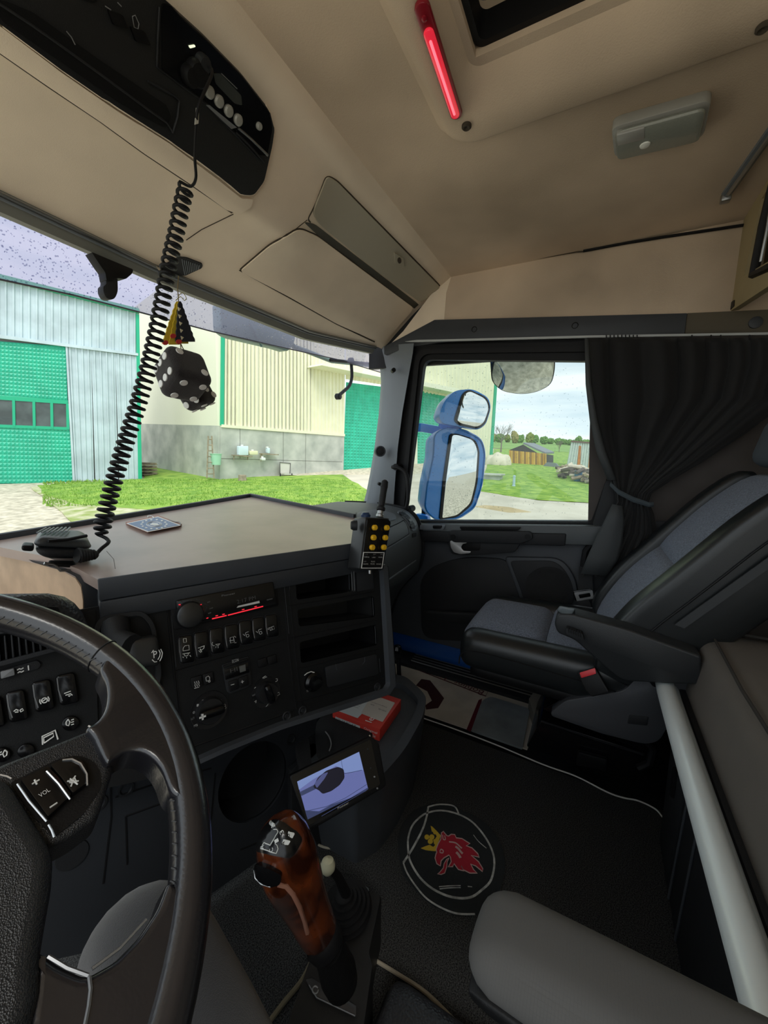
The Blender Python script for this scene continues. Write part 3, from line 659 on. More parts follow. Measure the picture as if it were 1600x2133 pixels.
slab('corner_trim', PL2, [(1036, 690), (1041, 692), (1022, 985), (1017, 985)], .12, greent, s2, bevel=0)
slab('base_flashing', PL2, [(459, 884), (716, 904), (716, 909), (459, 890)], .12, creamw, s2, bevel=0)
slab('concrete_base', PL2, [(459, 889), (716, 908), (713, 1030), (456, 1030)], .06, concw, s2, bevel=0)
for st in ([(590, 899), (590, 995)], [(637, 903), (636, 994)], [(459, 955), (713, 962)], [(500, 892), (500, 955)]): wire('joint', PL2, st, .012, mat('joint_dark', (.16, .16, .14), .9), s2, off=.06)
quilt('door_leaf', PL2, [(721, 796), (800, 806), (800, 992), (714, 991)], 14, 30, .05, greenp, s2)
quilt('door_leaf', PL2, [(868, 812), (935, 827), (930, 990), (868, 993)], 9, 30, .05, greenp, s2)
slab('door_post', PL2, [(800, 800), (868, 812), (868, 1000), (800, 1000)], .08, cream2, s2, bevel=0)
slab('canopy', PL2, [(640, 766), (800, 796), (932, 822), (932, 812), (800, 788), (645, 762)], 1.2, cream2, s2, bevel=0)
# receding side wall
c0 = gp(457, 1000); dn = Vector((PL2[1].x, PL2[1].y, 0)); dn = -dn if dn.dot(CAM-c0) > 0 else dn
PL3 = (c0, Vector((dn.y, -dn.x, 0)))
dd = c0+dn*26
MB().prism([c0+Vector((0, 0, 2.6)), dd+Vector((0, 0, 3.6)), dd+Vector((0, 0, 8.3)), c0+Vector((0, 0, 10.5))], Vector((D2.x, D2.y, 0))*6).build('side_wall', cream2, s2)
MB().prism([c0+Vector((0, 0, -1)), dd+Vector((0, 0, 1)), dd+Vector((0, 0, 3.6)), c0+Vector((0, 0, 2.6))], Vector((D2.x, D2.y, 0))*6).build('side_base', concw, s2)
# objects along the concrete base
pw = (PL2[0]+camside(PL2)*.25, PL2[1])
wood = mat('old_wood', (.30, .25, .18), .9, var=.2, vscale=6)
lad = thing('wooden_ladder', P(446, 995, pw), 'narrow weathered ladder leaning at the corner of the hall', 'ladder')
for a, b in (((434, 908), (431, 996)), ((441, 908), (446, 996))): wire('rail', pw, [a, b], .035, wood, lad)
for k in range(7): y = 915+k*12; wire('rung', pw, [(434-k*.3, y), (441+k*.7, y)], .025, wood, lad)
bk = P(450, 955, pw); tag(MB().lathe(bk+Vector((0, 0, -.3)), (0, 0, 1), [(.20, 0), (.25, .5), (.27, .5), (.27, .53), (.24, .53), (.19, .03)], 20).build('bucket', mat('mint_plastic', (.35, .62, .45), .5)), 'mint green bucket hanging on the ladder by the hall corner', 'bucket')
shl = thing('plank_shelf', P(500, 946, pw), 'thin plank shelf on the concrete wall holding containers', 'shelf')
slab('board', pw, [(482, 947), (520, 950), (520, 952), (482, 949)], .25, wood, shl, bevel=0, off=-.1)
for x in (486, 515): slab('bracket', pw, [(x, 948), (x+2, 948), (x+1, 958), (x, 958)], .04, wood, shl, bevel=0)
sh2 = thing('plank_shelf', P(560, 946, pw), 'short plank shelf on the concrete wall left of the chair', 'shelf')
slab('board', pw, [(540, 944), (575, 946), (575, 948), (540, 946)], .25, wood, sh2, bevel=0, off=-.1)
slab('bracket', pw, [(542, 946), (546, 946), (543, 962)], .04, wood, sh2, bevel=0)
def canister(px, m, label, nm, cat):
    t = thing(nm, P(px[0], px[3], pw), label, cat); x0, y0, x1, y1 = px
    slab('body', pw, rnd([(x0, y0+3), (x1, y0+3), (x1, y1), (x0, y1)], 2), .2, m, t, bevel=.02, off=-.05); xm = (x0+x1)/2
    slab('lid', pw, [(xm-2, y0), (xm+2, y0), (xm+2, y0+3), (xm-2, y0+3)], .08, white, t, bevel=0, off=0)
canister((493, 926, 513, 948), mat('pale_blue_plastic', (.62, .75, .80), .5), 'pale blue canister on the left plank shelf', 'canister', 'canister')
canister((516, 936, 533, 947), mat('cream_tin', (.75, .72, .48), .5), 'cream box beside the pale blue canister', 'storage_box', 'box')
canister((541, 950, 549, 959), mat('white_tin', (.75, .76, .74), .5), 'small white box hanging under the right plank shelf', 'fuse_box', 'box')
canister((553, 930, 558, 944), mat('pale_blue_plastic', (0, 0, 0)), 'small clear bottle on the right plank shelf', 'bottle', 'bottle')
ch = thing('garden_chair', P(598, 999, pw), 'pale folding garden chair against the concrete wall', 'chair')
chm = mat('pale_chair', (.62, .60, .54), .6)
p2 = (pw[0]+camside(pw)*.45, pw[1])
slab('backrest', pw, rnd([(583, 962), (605, 964), (604, 986), (583, 985)], 2), .03, chm, ch, off=.05)
slab('seat', p2, [(583, 985), (608, 987), (609, 989), (583, 988)], .4, chm, ch, off=-.4, bevel=0)
for x in (584, 608): wire('leg', p2, [(x, 986), (x, 1001)], .03, dark, ch)
for x in (584, 604): wire('leg', pw, [(x, 985), (x, 1000)], .03, dark, ch)
wire('frame', pw, [(583, 986), (583, 963), (605, 965), (604, 987)], .03, mat('chair_frame', (.12, .12, .11), .5), ch, off=.09)
stp = gp(505, 1002); tag(MB().lathe(stp, (0, 0, 1), [(.22, 0), (.19, .1), (.18, .28), (.16, .30), (.001, .30)], 14).build('tree_stump', wood), 'short grey tree stump on the grass by the wall', 'stump')
# junk by the shed corner
jk = gp(306, 990); t = thing('pallet_stack', jk, 'low stack of wooden pallets behind the left shed corner', 'pallets')
for i in range(4):
    for k in range(3): MB().box(jk+Vector((0, (k-1)*.35, .06+i*.16)), (1.1, .12, .03), Matrix.Rotation(.5, 3, 'Z')).build('board', wood, t)
    MB().box(jk+Vector((0, 0, .13+i*.16)), (.12, 1.0, .08), Matrix.Rotation(.5, 3, 'Z')).build('block', wood, t)
# --- far yard seen through the side window
def at(x, y): return gp(x, y)
sb, sd_ = vpl((1062, 965), -600, 950)
shd = thing('timber_shed', gp(1100, 975), 'orange timber shed with dark pitched roof on the far grass', 'shed')
orange = [mat('orange_board', (.62, .34, .06), .8, var=.2, vscale=.8), mat('amber_board', (.72, .44, .10), .8, var=.15, vscale=.8), mat('brown_board', (.34, .19, .06), .8)]
for i in range(20):
    x0 = 1061+i*3.9; yb = 965+i*1.05; yt = 938+(i*.35)
    slab('board', sb, [(x0, yt), (x0+3.4, yt+.2), (x0+3.2, yb+.5), (x0-.2, yb)], .06, orange[(i*7) % 3], shd, bevel=0)
slab('gable', sb, [(1060, 938), (1090, 926), (1124, 946)], .03, mat('dark_gable', (.05, .05, .05), .8), shd, bevel=0)
Q = [P(1090, 925, sb), P(1136, 946, sb)]; roofm = mat('roof_felt', (.20, .22, .24), .7)
n = -camside(sb)*6+Vector((0, 0, .2)); MB().prism([Q[0], Q[1], Q[1]+n*.9, Q[0]+n*.9], (0, 0, .15)).build('roof', roofm, shd)
slab('core', sb, [(1062, 940), (1136, 946), (1136, 985), (1062, 965)], 0.01, orange[2], shd, off=-.05, bevel=0)
a = P(1136, 946, sb); b = P(1136, 985, sb); nb = -camside(sb)*5.0
MB().prism([a, b, b+nb, a+nb], (-.1, 0, 0)).build('side_wall', mat('dark_gable', (0, 0, 0)), shd)
hp = (sb[0]+camside(sb)*.5, sb[1]); st = thing('low_shelter', gp(1140, 986), 'small grey lean-to shelter beside the orange shed', 'shelter')
slab('roof', hp, [(1132, 973), (1142, 963), (1160, 965), (1168, 974)], .8, roofm, st, bevel=0)
for x in (1134, 1148, 1160): slab('post', hp, [(x, 973), (x+1.5, 973), (x+1.5, 990), (x, 990)], .08, wood, st, bevel=0)
# container
cb, cd_ = vpl((1178, 972), -900, 925)
ct = thing('shipping_container', gp(1220, 985), 'pale grey container with rust streaks on the far yard', 'container')
cont = mat('pale_container', (.55, .60, .60), .6, var=.05, vscale=2); rustm = mat('rust', (.45, .17, .05), .9, var=.3, vscale=1.5)
QC = [(1190, 920), (1300, 929), (1300, 1000), (1179, 977)]
ribbed('side_panel', cb, QC, 22, .06, cont, ct, .5)
slab('top_rail', cb, [(1190, 918), (1300, 926), (1300, 929), (1190, 921)], .12, mat('rust_dark', (.16, .09, .08), .8), ct, bevel=0)
slab('bottom_rail', cb, [(1178, 974), (1300, 998), (1300, 1001), (1178, 978)], .12, mat('rust_dark', (0, 0, 0)), ct, bevel=0)
for x, w, y0, y1 in ((1206, 5, 928, 975), (1229, 3, 928, 980), (1236, 2, 930, 960)): slab('rust_streak', cb, rnd([(x, y0), (x+w, y0+1), (x+w-3, y1), (x-4, y1-1)], 1), .02, rustm, ct, off=.065, bevel=0)
Qc = quad3(cb, QC); MB().prism([p-camside(cb)*.05 for p in Qc], -camside(cb)*2.3).build('body', cont, ct)
# sand heap, log pile, scrap
sh = gp(1036, 968); sand = MB(); bm = bmesh.new(); bmesh.ops.create_icosphere(bm, subdivisions=4, radius=1)
for v in bm.verts: k = 1+.12*math.sin(v.co.x*5)+.08*math.sin(v.co.y*9+1); v.co = sh+Vector((v.co.x*.8*k, v.co.y*1.15*k, max(v.co.z, -.1)*.95*k))
sand.addbm(bm); tag(sand.build('sand_heap', mat('pale_sand', (.66, .60, .48), .95, bump=.5, bscale=3, var=.06, vscale=3), None, 60), 'pale heap of sand beyond the hall corner', 'sand heap')
tr = thing('stone_trough', gp(1018, 1000), 'grey stone trough standing by the hall corner on the grass', 'trough')
c = gp(1020, 998); MB().box(c+Vector((0, 0, .28)), (1.2, 1.5, .10), bevel=.02).build('rim', concw, tr); MB().box(c+Vector((0, 0, .1)), (1.0, 1.3, .36), bevel=.02).build('body', concw, tr)
pst = gp(1070, 1014); t = thing('marker_post', pst, 'short pale blue post standing on the grass', 'post')
MB().lathe(pst, (0, 0, 1), [(.09, 0), (.09, .06), (.07, .08), (.065, .50), (.001, .52)], 14).build('post', mat('pale_post', (.45, .58, .65), .5), t); MB().lathe(pst+Vector((0, 0, .5)), (0, 0, 1), [(.075, 0), (.075, .06), (.001, .09)], 14).build('cap', mat('pale_post', (0, 0, 0)), t)
logm = [mat('log_brown', (.36, .28, .20), .9), mat('log_pale', (.62, .55, .44), .9), mat('log_dark', (.12, .10, .08), .9)]
lg = MB().tube([(-.35, 0, 0), (.35, 0, 0)], .10, 7)
protos = [MB().tube([(-.45, 0, 0), (0, .02, .01), (.45, 0, 0)], [.12, .11, .10], 7).build('log', m_) for m_ in logm]
for i, o in enumerate(protos): tag(o, 'cut log in the firewood heap in front of the container', 'log', 'logs in the firewood heap')
random.seed(3)
for i in range(70):
    x = 1166+i*1.4+random.uniform(-1, 1); y = 988+(x-1166)*.20+random.uniform(-4, 10); p = gp(x, y)
    o = protos[i % 3] if i < 3 else protos[i % 3].copy()
    if i >= 3: COL.objects.link(o)
    o.location = p+Vector((0, 0, .1+random.uniform(0, .8)*(1-abs(x-1205)/90))); o.rotation_euler = (random.uniform(-.3, .3), random.uniform(-.3, .3), random.uniform(0, 3.1)); o.scale = [random.uniform(.7, 1.2)]*3
dr = gp(1206, 1003); tag(MB().lathe(dr, (0, 0, 1), [(.27, 0), (.28, .03), (.27, .2), (.285, .22), (.27, .24), (.27, .42), (.285, .44), (.27, .46), (.27, .62), (.25, .62), (.24, .58), (.001, .58)], 18).build('oil_drum', mat('drum_blue', (.03, .16, .30), .5)), 'blue drum standing in front of the firewood heap', 'drum')
# trees
random.seed(11)
leafm = [mat('leaf_olive', (.20, .24, .05), .9, var=.3, vscale=3), mat('leaf_green', (.14, .26, .06), .9, var=.3, vscale=3), mat('leaf_rust', (.30, .26, .10), .9, var=.3, vscale=3)]
barkm = mat('bark', (.10, .085, .07), .9)
def blob(mb, c, rx, rz, seed):
    bm = bmesh.new(); bmesh.ops.create_icosphere(bm, subdivisions=3, radius=1); rs = random.Random(seed)
    for v in bm.verts: k = 1+rs.uniform(-.22, .22); v.co = Vector(c)+Vector((v.co.x*rx*k, v.co.y*rx*k, v.co.z*rz*k))
    mb.addbm(bm)
def treeat(D, px, w, top_, m, label):
    d = ray(px, 905); d.z = 0; d = d.normalized()*D; p = CAM+d; p = Vector((p.x, p.y, gz(p.x, p.y)-3)); h = D*(top_/F)*1.0
    t = thing('field_tree', p, label, 'tree', 'trees beyond the far field')
    MB().tube([p, p+Vector((0, 0, h*.5+3))], [.25, .12], 6).build('trunk', barkm, t)
    mb = MB()
    for k in range(4): blob(mb, p+Vector((random.uniform(-.5, .5)*w, random.uniform(-.5, .5)*w, 3+h*random.uniform(.4, .62))), w*random.uniform(.5, .75), h*random.uniform(.38, .5), k+int(px))
    mb.build('crown', m, t, 1)
ORD = 'first second third fourth fifth sixth seventh eighth ninth tenth eleventh twelfth thirteenth fourteenth fifteenth sixteenth seventeenth eighteenth nineteenth'.split()
for i, px in enumerate(range(1012, 1290, 15)):
    treeat(124+(i % 2)*9, px+random.uniform(-2, 2), 1.25, random.uniform(15, 23) if px < 1110 else random.uniform(10, 16), leafm[(i*2+(px > 1120)) % 3] if px < 1110 else leafm[1], ORD[i]+' leafy tree from the hall corner in the row beyond the far field')
def bare(px, D, hpx, seed, label):
    rs = random.Random(seed); d = ray(px, 905); d.z = 0; p = CAM+d.normalized()*D; p = Vector((p.x, p.y, gz(p.x, p.y)-.5)); h = D*hpx/F; mb = MB(); tk = MB()
    tk.tube([p, p+Vector((0, 0, h*.5))], [h*.03, h*.018], 6)
    def br(a, dirv, L, r, dep):
        b = a+dirv*L; m_ = a.lerp(b, .5)+Vector((rs.uniform(-.05, .05), rs.uniform(-.05, .05), rs.uniform(0, .05)))*L
        mb.tube([a, m_, b], [r, r*.8, r*.6], 4, False)
        if dep:
            for _ in range(3): br(b if _ else m_, (dirv+Vector((rs.uniform(-.7, .7), rs.uniform(-.7, .7), rs.uniform(-.1, .5)))).normalized(), L*.68, r*.6, dep-1)
    for _ in range(6): br(p+Vector((0, 0, h*rs.uniform(.3, .5))), Vector((rs.uniform(-.8, .8), rs.uniform(-.8, .8), 1)).normalized(), h*.24, h*.010, 4)
    t = thing('bare_tree', p, label, 'tree'); tk.build('trunk', mat('bare_twig', (.22, .19, .16), .9), t); mb.build('branches', mat('bare_twig', (0, 0, 0)), t)
bare(1046, 60, 62, 2, 'tall leafless tree behind the corner of the hall'); bare(1168, 70, 26, 5, 'small leafless tree left of the container'); bare(1208, 75, 28, 8, 'small leafless tree rising above the container')

# ================================================================== MIRRORS outside the side window
blu = mat('truck_blue', (.008, .23, .72), .3, coat=.25)
mirm = mat('mirror_glass', (.75, .78, .78), .02, metal=1)
mm_ = thing('side_mirror', (1.35, .75, .9), 'large blue side mirror outside the passenger window', 'mirror')
c = P(950, 990, PX(1.36)); mpl = plane(c, (-.45, -.89, 0))
HO = rnd([(905, 905, 10), (925, 892, 12), (965, 895, 14), (1003, 915, 14), (1010, 945, 10), (1004, 1010, 20), (988, 1058, 12), (955, 1080, 12), (908, 1082, 8), (884, 1062, 16), (890, 1010, 10), (903, 950, 10)], 10)
def hull(name, px, pl, depth, shrink, m, parent):
    n = camside(pl); f = [P(x, y, pl) for x, y in px]; c = sum(f, Vector())/len(f); rings = [f]
    for k, s_ in ((.35, 1.0), (.7, .93), (.9, .78), (1, .5)): rings.append([c+(p-c)*(s_*(1-shrink*k))-n*depth*k for p in f])
    return MB().loft(rings, True, True).build(name, m, parent, 50)
hull('housing', HO, mpl, .12, .05, blu, mm_)
slab('gasket', mpl, rnd([(936, 903, 8), (950, 903, 6), (990, 915, 12), (998, 940, 8), (994, 1005, 14), (982, 1052, 10), (952, 1077, 8), (914, 1083, 4), (922, 1000, 5)], 8), .006, rubber, mm_, bevel=.002)
slab('mirror_face', mpl, rnd([(940, 906, 8), (952, 906, 6), (985, 917, 12), (993, 940, 8), (989, 1003, 14), (978, 1048, 10), (950, 1073, 8), (919, 1079, 4), (927, 1000, 5)], 8), .008, mirm, mm_, bevel=.001)
wire('rim', mpl, HO, .006, blu, mm_, closed=True)
um = thing('wide_angle_mirror', (1.35, .75, 1.2), 'small blue wide-angle mirror above the large side mirror', 'mirror')
c = P(975, 850, PX(1.36)); upl = plane(c, (-.5, -.86, .05))
UO = rnd([(914, 868, 10), (925, 835, 14), (948, 813, 12), (985, 810, 12), (1018, 828, 12), (1023, 850, 10), (1012, 885, 12), (995, 896, 8), (955, 888, 8), (922, 882, 8)], 10)
hull('housing', UO, upl, .11, .1, blu, um)
slab('gasket', upl, rnd([(945, 876, 6), (962, 820, 10), (975, 811, 10), (1014, 828, 12), (1021, 850, 10), (1010, 884, 12), (994, 894, 8), (955, 886, 6)], 8), .005, rubber, um, bevel=.001)
slab('mirror_face', upl, rnd([(949, 875, 6), (965, 822, 10), (977, 815, 10), (1010, 831, 12), (1017, 850, 10), (1006, 881, 12), (992, 890, 8), (958, 882, 6)], 8), .007, mirm, um, bevel=.001)
arm = thing('mirror_stand', P(885, 890, PX(1.3)), 'blue mirror stand reaching from the door to the two mirrors', 'mirror stand')
pa = PX(1.36)
slab('upper_arm', pa, rnd([(860, 884), (880, 882), (925, 890), (935, 898), (915, 906), (880, 900), (858, 900)], 5), .03, blu, arm, bevel=.006, off=-.04)
slab('post', pa, rnd([(920, 878), (962, 884), (962, 900), (915, 905)], 4), .04, blu, arm, bevel=.006, off=-.06)
slab('lower_arm', pa, rnd([(846, 1085), (852, 1074), (875, 1068), (896, 1072), (900, 1090)], 5), .05, blu, arm, bevel=.01, off=-.02)
slab('hinge', pa, rnd([(882, 1050), (890, 1050), (890, 1072), (882, 1070)], 2), .03, rubber, arm, bevel=.003, off=-.04)
km = thing('kerb_mirror', P(1090, 790, PX(1.3)), 'rounded kerb mirror hanging above the side window', 'mirror')
kpl = plane(P(1090, 790, PX(1.24)), (-.5, -.1, -.86))
KO = rnd([(1020, 735, 4), (1157, 735, 4), (1156, 770, 8), (1150, 800, 14), (1120, 817, 20), (1085, 822, 20), (1045, 815, 18), (1024, 795, 12)], 8)
hull('housing', KO, kpl, .03, .1, dark, km)
slab('mirror_face', kpl, [(1089+(x-1089)*.965, 778+(y-778)*.955) for x, y in KO], .004, mat('tinted_mirror', (.55, .60, .58), .04, metal=1), km, bevel=.001)
MB().tube([P(1095, 700, PX(1.36)), P(1092, 757, PX(1.33))], .02, 8).build('stem', rubber, km)

# ================================================================== WINDSCREEN, visor, front mirror
gx = [-1.1+i*.1 for i in range(22)]
def wtop(x): h = header(min(x, 1.03)); return Vector((x, h[0]+.03, h[1]-.028))
def wbot(x): return Vector((x, 1.37-.10*abs(x)**2-.24*max(0, abs(x)-.45), .76))
ws = MB().loft([[wtop(x), wtop(x).lerp(wbot(x), .5)+Vector((0, .02, 0)), wbot(x)] for x in gx if x < 1.02], False, False).build('window_2', glassy('windscreen_glass', (.90, .93, .915), .7), None, 60)
struct(ws)
vis = thing('sun_visor', (.2, 1.2, 1.4), 'smoky lavender outside sun visor wet with rain drops', 'sun visor')
vb = []; va = []
vl = [(-90, 560, 1.30), (0, 582, 1.30), (150, 614, 1.30), (290, 650, 1.295), (440, 690, 1.28), (580, 722, 1.26), (700, 748, 1.23), (760, 766, 1.19), (800, 778, 1.13)]
for x, y, Y in vl:
    b = P(x, y, PY(Y)); d = ray(x, y); vb.append(b)
    hX = b.x*.93; h = header(min(hX, 1.04)); va.append(Vector((hX, h[0]+.09, h[1]+.05)))
vm = glassy('visor_tint', (.50, .47, .60), .3, .05, hazy=.30)
rows_ = [[a.lerp(b, t)+Vector((0, .02*math.sin(t*3.14), 0)) for t in (0, .25, .5, .75, 1)] for a, b in zip(va, vb)]
vo = MB().loft(rows_, False, False).build('tinted_panel', vm, vis, 60)
MB().tube([r[-1] for r in rows_], .0025, 8).build('lower_edge', mat('visor_edge', (.10, .09, .10), .4), vis)
bvv = bvh_of(vo); dm = MB(); dropm = glassy('water_drop', (.74, .75, .82), 1.2, .02)
random.seed(5)
for i in range(1500):
    x = random.uniform(0, 790); y = random.uniform(440+x*.36, 590+x*.24); d = ray(x, y).normalized(); h, nn, k, t = bvv.ray_cast(CAM, d)
    if h is None: continue
    if nn.dot(d) > 0: nn = -nn
    r = random.uniform(.0008, .0024); dm.lathe(h+nn*.0005, nn, [(r, 0), (r*.8, r*.5), (r*.3, r*.75), (.0001, r*.8)], 7)
tag(dm.build('rain_drops', dropm, vis), kind='stuff')
# drops on the side glass
dm = MB()
for i in range(700):
    x = random.uniform(885, 1225); y = random.uniform(760, 1075); h = P(x, y, PX(XS+.0245)); r = random.uniform(.0008, .0024)*(1.3 if x < 1050 else 1)
    dm.lathe(h, (-1, 0, 0), [(r, 0), (r*.8, r*.5), (.0001, r*.8)], 6)
tag(dm.build('rain_drops', glassy('water_drop_side', (.85, .87, .88), 1.2, .02), door), kind='stuff')
# front mirror behind the visor
fm = thing('front_mirror', P(520, 680, PY(1.42)), 'pale green front mirror and arm seen through the visor', 'mirror')
mint = mat('mint_housing', (.16, .26, .23), .4)
fp = PY(1.40)
slab('housing', fp, rnd([(441, 636, 4), (470, 645), (598, 688), (600, 712, 10), (585, 735, 8), (560, 727, 8), (460, 704, 14), (443, 690, 8)], 8), .05, mint, fm, bevel=.01)
MB().tube([P(x, y, fp) for x, y in ((595, 700), (612, 722), (640, 732), (690, 752), (735, 757), (800, 764))], .012, 10).build('arm', mat('mint_arm', (.13, .21, .19), .5), fm)
wire('strut', fp, [(520, 672), (545, 722)], .006, mint, fm, off=.052)
wp = PY(1.22)
wa = thing('mirror_bracket', P(735, 790, wp), 'black hooked bracket outside the right windscreen corner', 'bracket')
MB().tube([P(x, y, wp) for x, y in ((688, 750), (720, 753), (760, 757), (800, 760))], .008, 10).build('bar', rubber, wa)
MB().tube([P(x, y, wp) for x, y in spl([(731, 745), (732, 760), (733, 785), (728, 803), (716, 815), (703, 826)], 3)], .009, 10).build('hook', dark, wa)
MB().cyl(P(703, 826, wp)+Vector((0, -.02, 0)), (0, 1, 0), .016, .03, 16, bevel=.004).build('end_ball', dark, wa)
MB().cyl(P(731, 750, wp)+Vector((0, -.015, 0)), (0, 1, 0), .012, .03, 14, bevel=.003).build('clamp', rubber, wa)
bp = PY(1.10)
sb_ = thing('windscreen_sensor', P(220, 580, bp), 'black sensor bracket on the top of the windscreen', 'sensor')
slab('mount', bp, rnd([(176, 530), (264, 566), (262, 574), (248, 586), (232, 584), (208, 590), (205, 572), (196, 560)], 4), .03, black, sb_, bevel=.004)
slab('stalk', bp, rnd([(208, 582), (233, 582), (234, 612, 8), (226, 628, 8), (210, 626, 8), (203, 612, 6), (203, 600, 4), (209, 596, 3)], 4), .026, dark, sb_, bevel=.005)
# ================================================================== DASHBOARD
deskP = (Vector((-.369, .701, .79)), Vector((-.018, -.044, .999)).normalized())
TR_ = Vector((.176, .476, .724)); KB = Vector((.147, .405, .419)); KT = Vector((.924, -.382, 0)).normalized(); KD = (KB-TR_).normalized()
KN = KT.cross(KD).normalized(); KN = KN if KN.dot(CAM-TR_) > 0 else -KN
K = (TR_, KN)
fade = mat('matt_black', (.0065, .007, .0075), .6, bump=.25, bscale=700, spec=.25)
def hit(bv_, x, y):
    d = ray(x, y).normalized(); h, nn, i, t = bv_.ray_cast(CAM, d)
    if h is None: return None, None
    return h, (nn if nn.dot(d) < 0 else -nn)
def holeplate(name, pl, outer, holes, th, m, parent=None, off=0, label=None):
    n = camside(pl); q = (pl[0]+n*off, pl[1]); loops = [[P(x, y, q) for x, y in l] for l in [outer]+holes]
    ax = max(range(3), key=lambda i: abs(n[i])); fl = [[Vector([p[(ax+1) % 3], p[(ax+2) % 3], 0]) for p in l] for l in loops]
    tri = tessellate_polygon(fl); allp = [p for l in loops for p in l]; N = len(allp); mb = MB()
    fs = [tuple(i+N for i in t) for t in tri]+[tuple(t) for t in tri]; k = 0
    for l in loops:
        for j in range(len(l)): a, b = k+j, k+(j+1) % len(l); fs.append((a, b, b+N, a+N))
        k += len(l)
    mb.add(allp+[p+n*th for p in allp], fs); o = mb.build(name, m, parent, 35, label)
    b2 = bmesh.new(); b2.from_mesh(o.data); bmesh.ops.recalc_face_normals(b2, faces=b2.faces); b2.to_mesh(o.data); b2.free(); return o
def pocket(name, pl, px, depth, m, parent=None, off=0, floor_m=None):
    n = camside(pl); q = (pl[0]+n*off, pl[1]); a = [P(x, y, q) for x, y in px]; c = sum(a, Vector())/len(a)
    return MB().loft([a, [c+(p-c)*.97-n*depth for p in a]], True, False).add([c+(p-c)*.97-n*depth for p in a], [tuple(range(len(a)))]).build(name, m, parent, 35)
dash = thing('dashboard', (0, .75, .6), 'black driver-angled dashboard with pockets, switches and heater dials', 'dashboard')
# body behind the face
body_px = [(0, 1300), (205, 1262), (745, 1182), (790, 1174), (803, 1180), (819, 1404), (819, 1426), (807, 1444), (718, 1473), (580, 1517), (470, 1560), (380, 1600), (200, 1640), (0, 1660), (-60, 1660), (-60, 1310)]
n = KN
holes = [rnd(h, 6) for h in ([(611, 1205), (725, 1189), (727, 1232), (613, 1249)], [(614, 1269), (773, 1241), (776, 1284), (618, 1304)], [(619, 1336), (777, 1300), (781, 1342), (622, 1380)])]
holeplate('face', K, body_px, holes, .012, fade, dash, off=-.012)
for i, h in enumerate(holes): pocket('pocket', K, h, .11, black if i != 1 else mat('ribbed_black', (.012, .012, .012), .5, bump=1, bscale=260, wave='check'), dash)
# bezel on the right and below
bez_o = [(786, 1180), (797, 1174), (803, 1180), (819, 1404), (820, 1426), (807, 1445), (718, 1474), (580, 1518), (470, 1562), (380, 1602)]
bez_i = [(786, 1190), (789, 1186), (790, 1192), (803, 1418), (803, 1424), (797, 1434), (715, 1460), (577, 1505), (466, 1550), (376, 1590)]
mb = MB(); A = [P(x, y, K) for x, y in bez_o]; B = [P(x, y, K) for x, y in bez_i]
mb.loft([A, [a.lerp(b, .15)+KN*.014 for a, b in zip(A, B)], [a.lerp(b, .85)+KN*.014 for a, b in zip(A, B)], B], False, False); mb.build('bezel', grey, dash, 50)
side = [p for p in A]; MB().loft([side, [p-KN*.16+Vector((.01, 0, 0)) for p in side]], False, False).build('side_cover', dark, dash, 50)
lay = [([(366, 1396), (596, 1331)], .0012), ([(587, 1197), (600, 1330), (614, 1458), (618, 1478)], .0016), ([(600, 1205), (612, 1330), (628, 1470)], .0012), ([(602, 1262), (780, 1232)], .0012), ([(607, 1328), (785, 1291)], .0012), ([(613, 1394), (788, 1352)], .0012), ([(388, 1560), (612, 1480)], .0016), ([(618, 1462), (800, 1411)], .0016), ([(346, 1245), (362, 1400), (380, 1560)], .0016), ([(352, 1245), (366, 1400), (384, 1560)], .0010)]
gm = MB()
for st, r in lay: gm.tube([P(x, y, (K[0]+KN*.0004, KN)) for x, y in st], r, 5)
gm.build('panel_joints', rubber, dash)
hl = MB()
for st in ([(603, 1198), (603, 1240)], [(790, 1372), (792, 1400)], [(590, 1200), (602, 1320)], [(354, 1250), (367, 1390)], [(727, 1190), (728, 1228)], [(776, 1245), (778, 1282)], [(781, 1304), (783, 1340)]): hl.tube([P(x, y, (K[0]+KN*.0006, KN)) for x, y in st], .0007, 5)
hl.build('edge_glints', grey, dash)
def para(cx, cy, w, h, sx=-.16, sy=.10):   # upright key outline leaning with the panel
    return [(cx-w/2+0-h/2*sy, cy-h/2-w/2*sx), (cx+w/2-h/2*sy, cy-h/2+w/2*sx), (cx+w/2+h/2*sy, cy+h/2+w/2*sx), (cx-w/2+h/2*sy, cy+h/2-w/2*sx)]
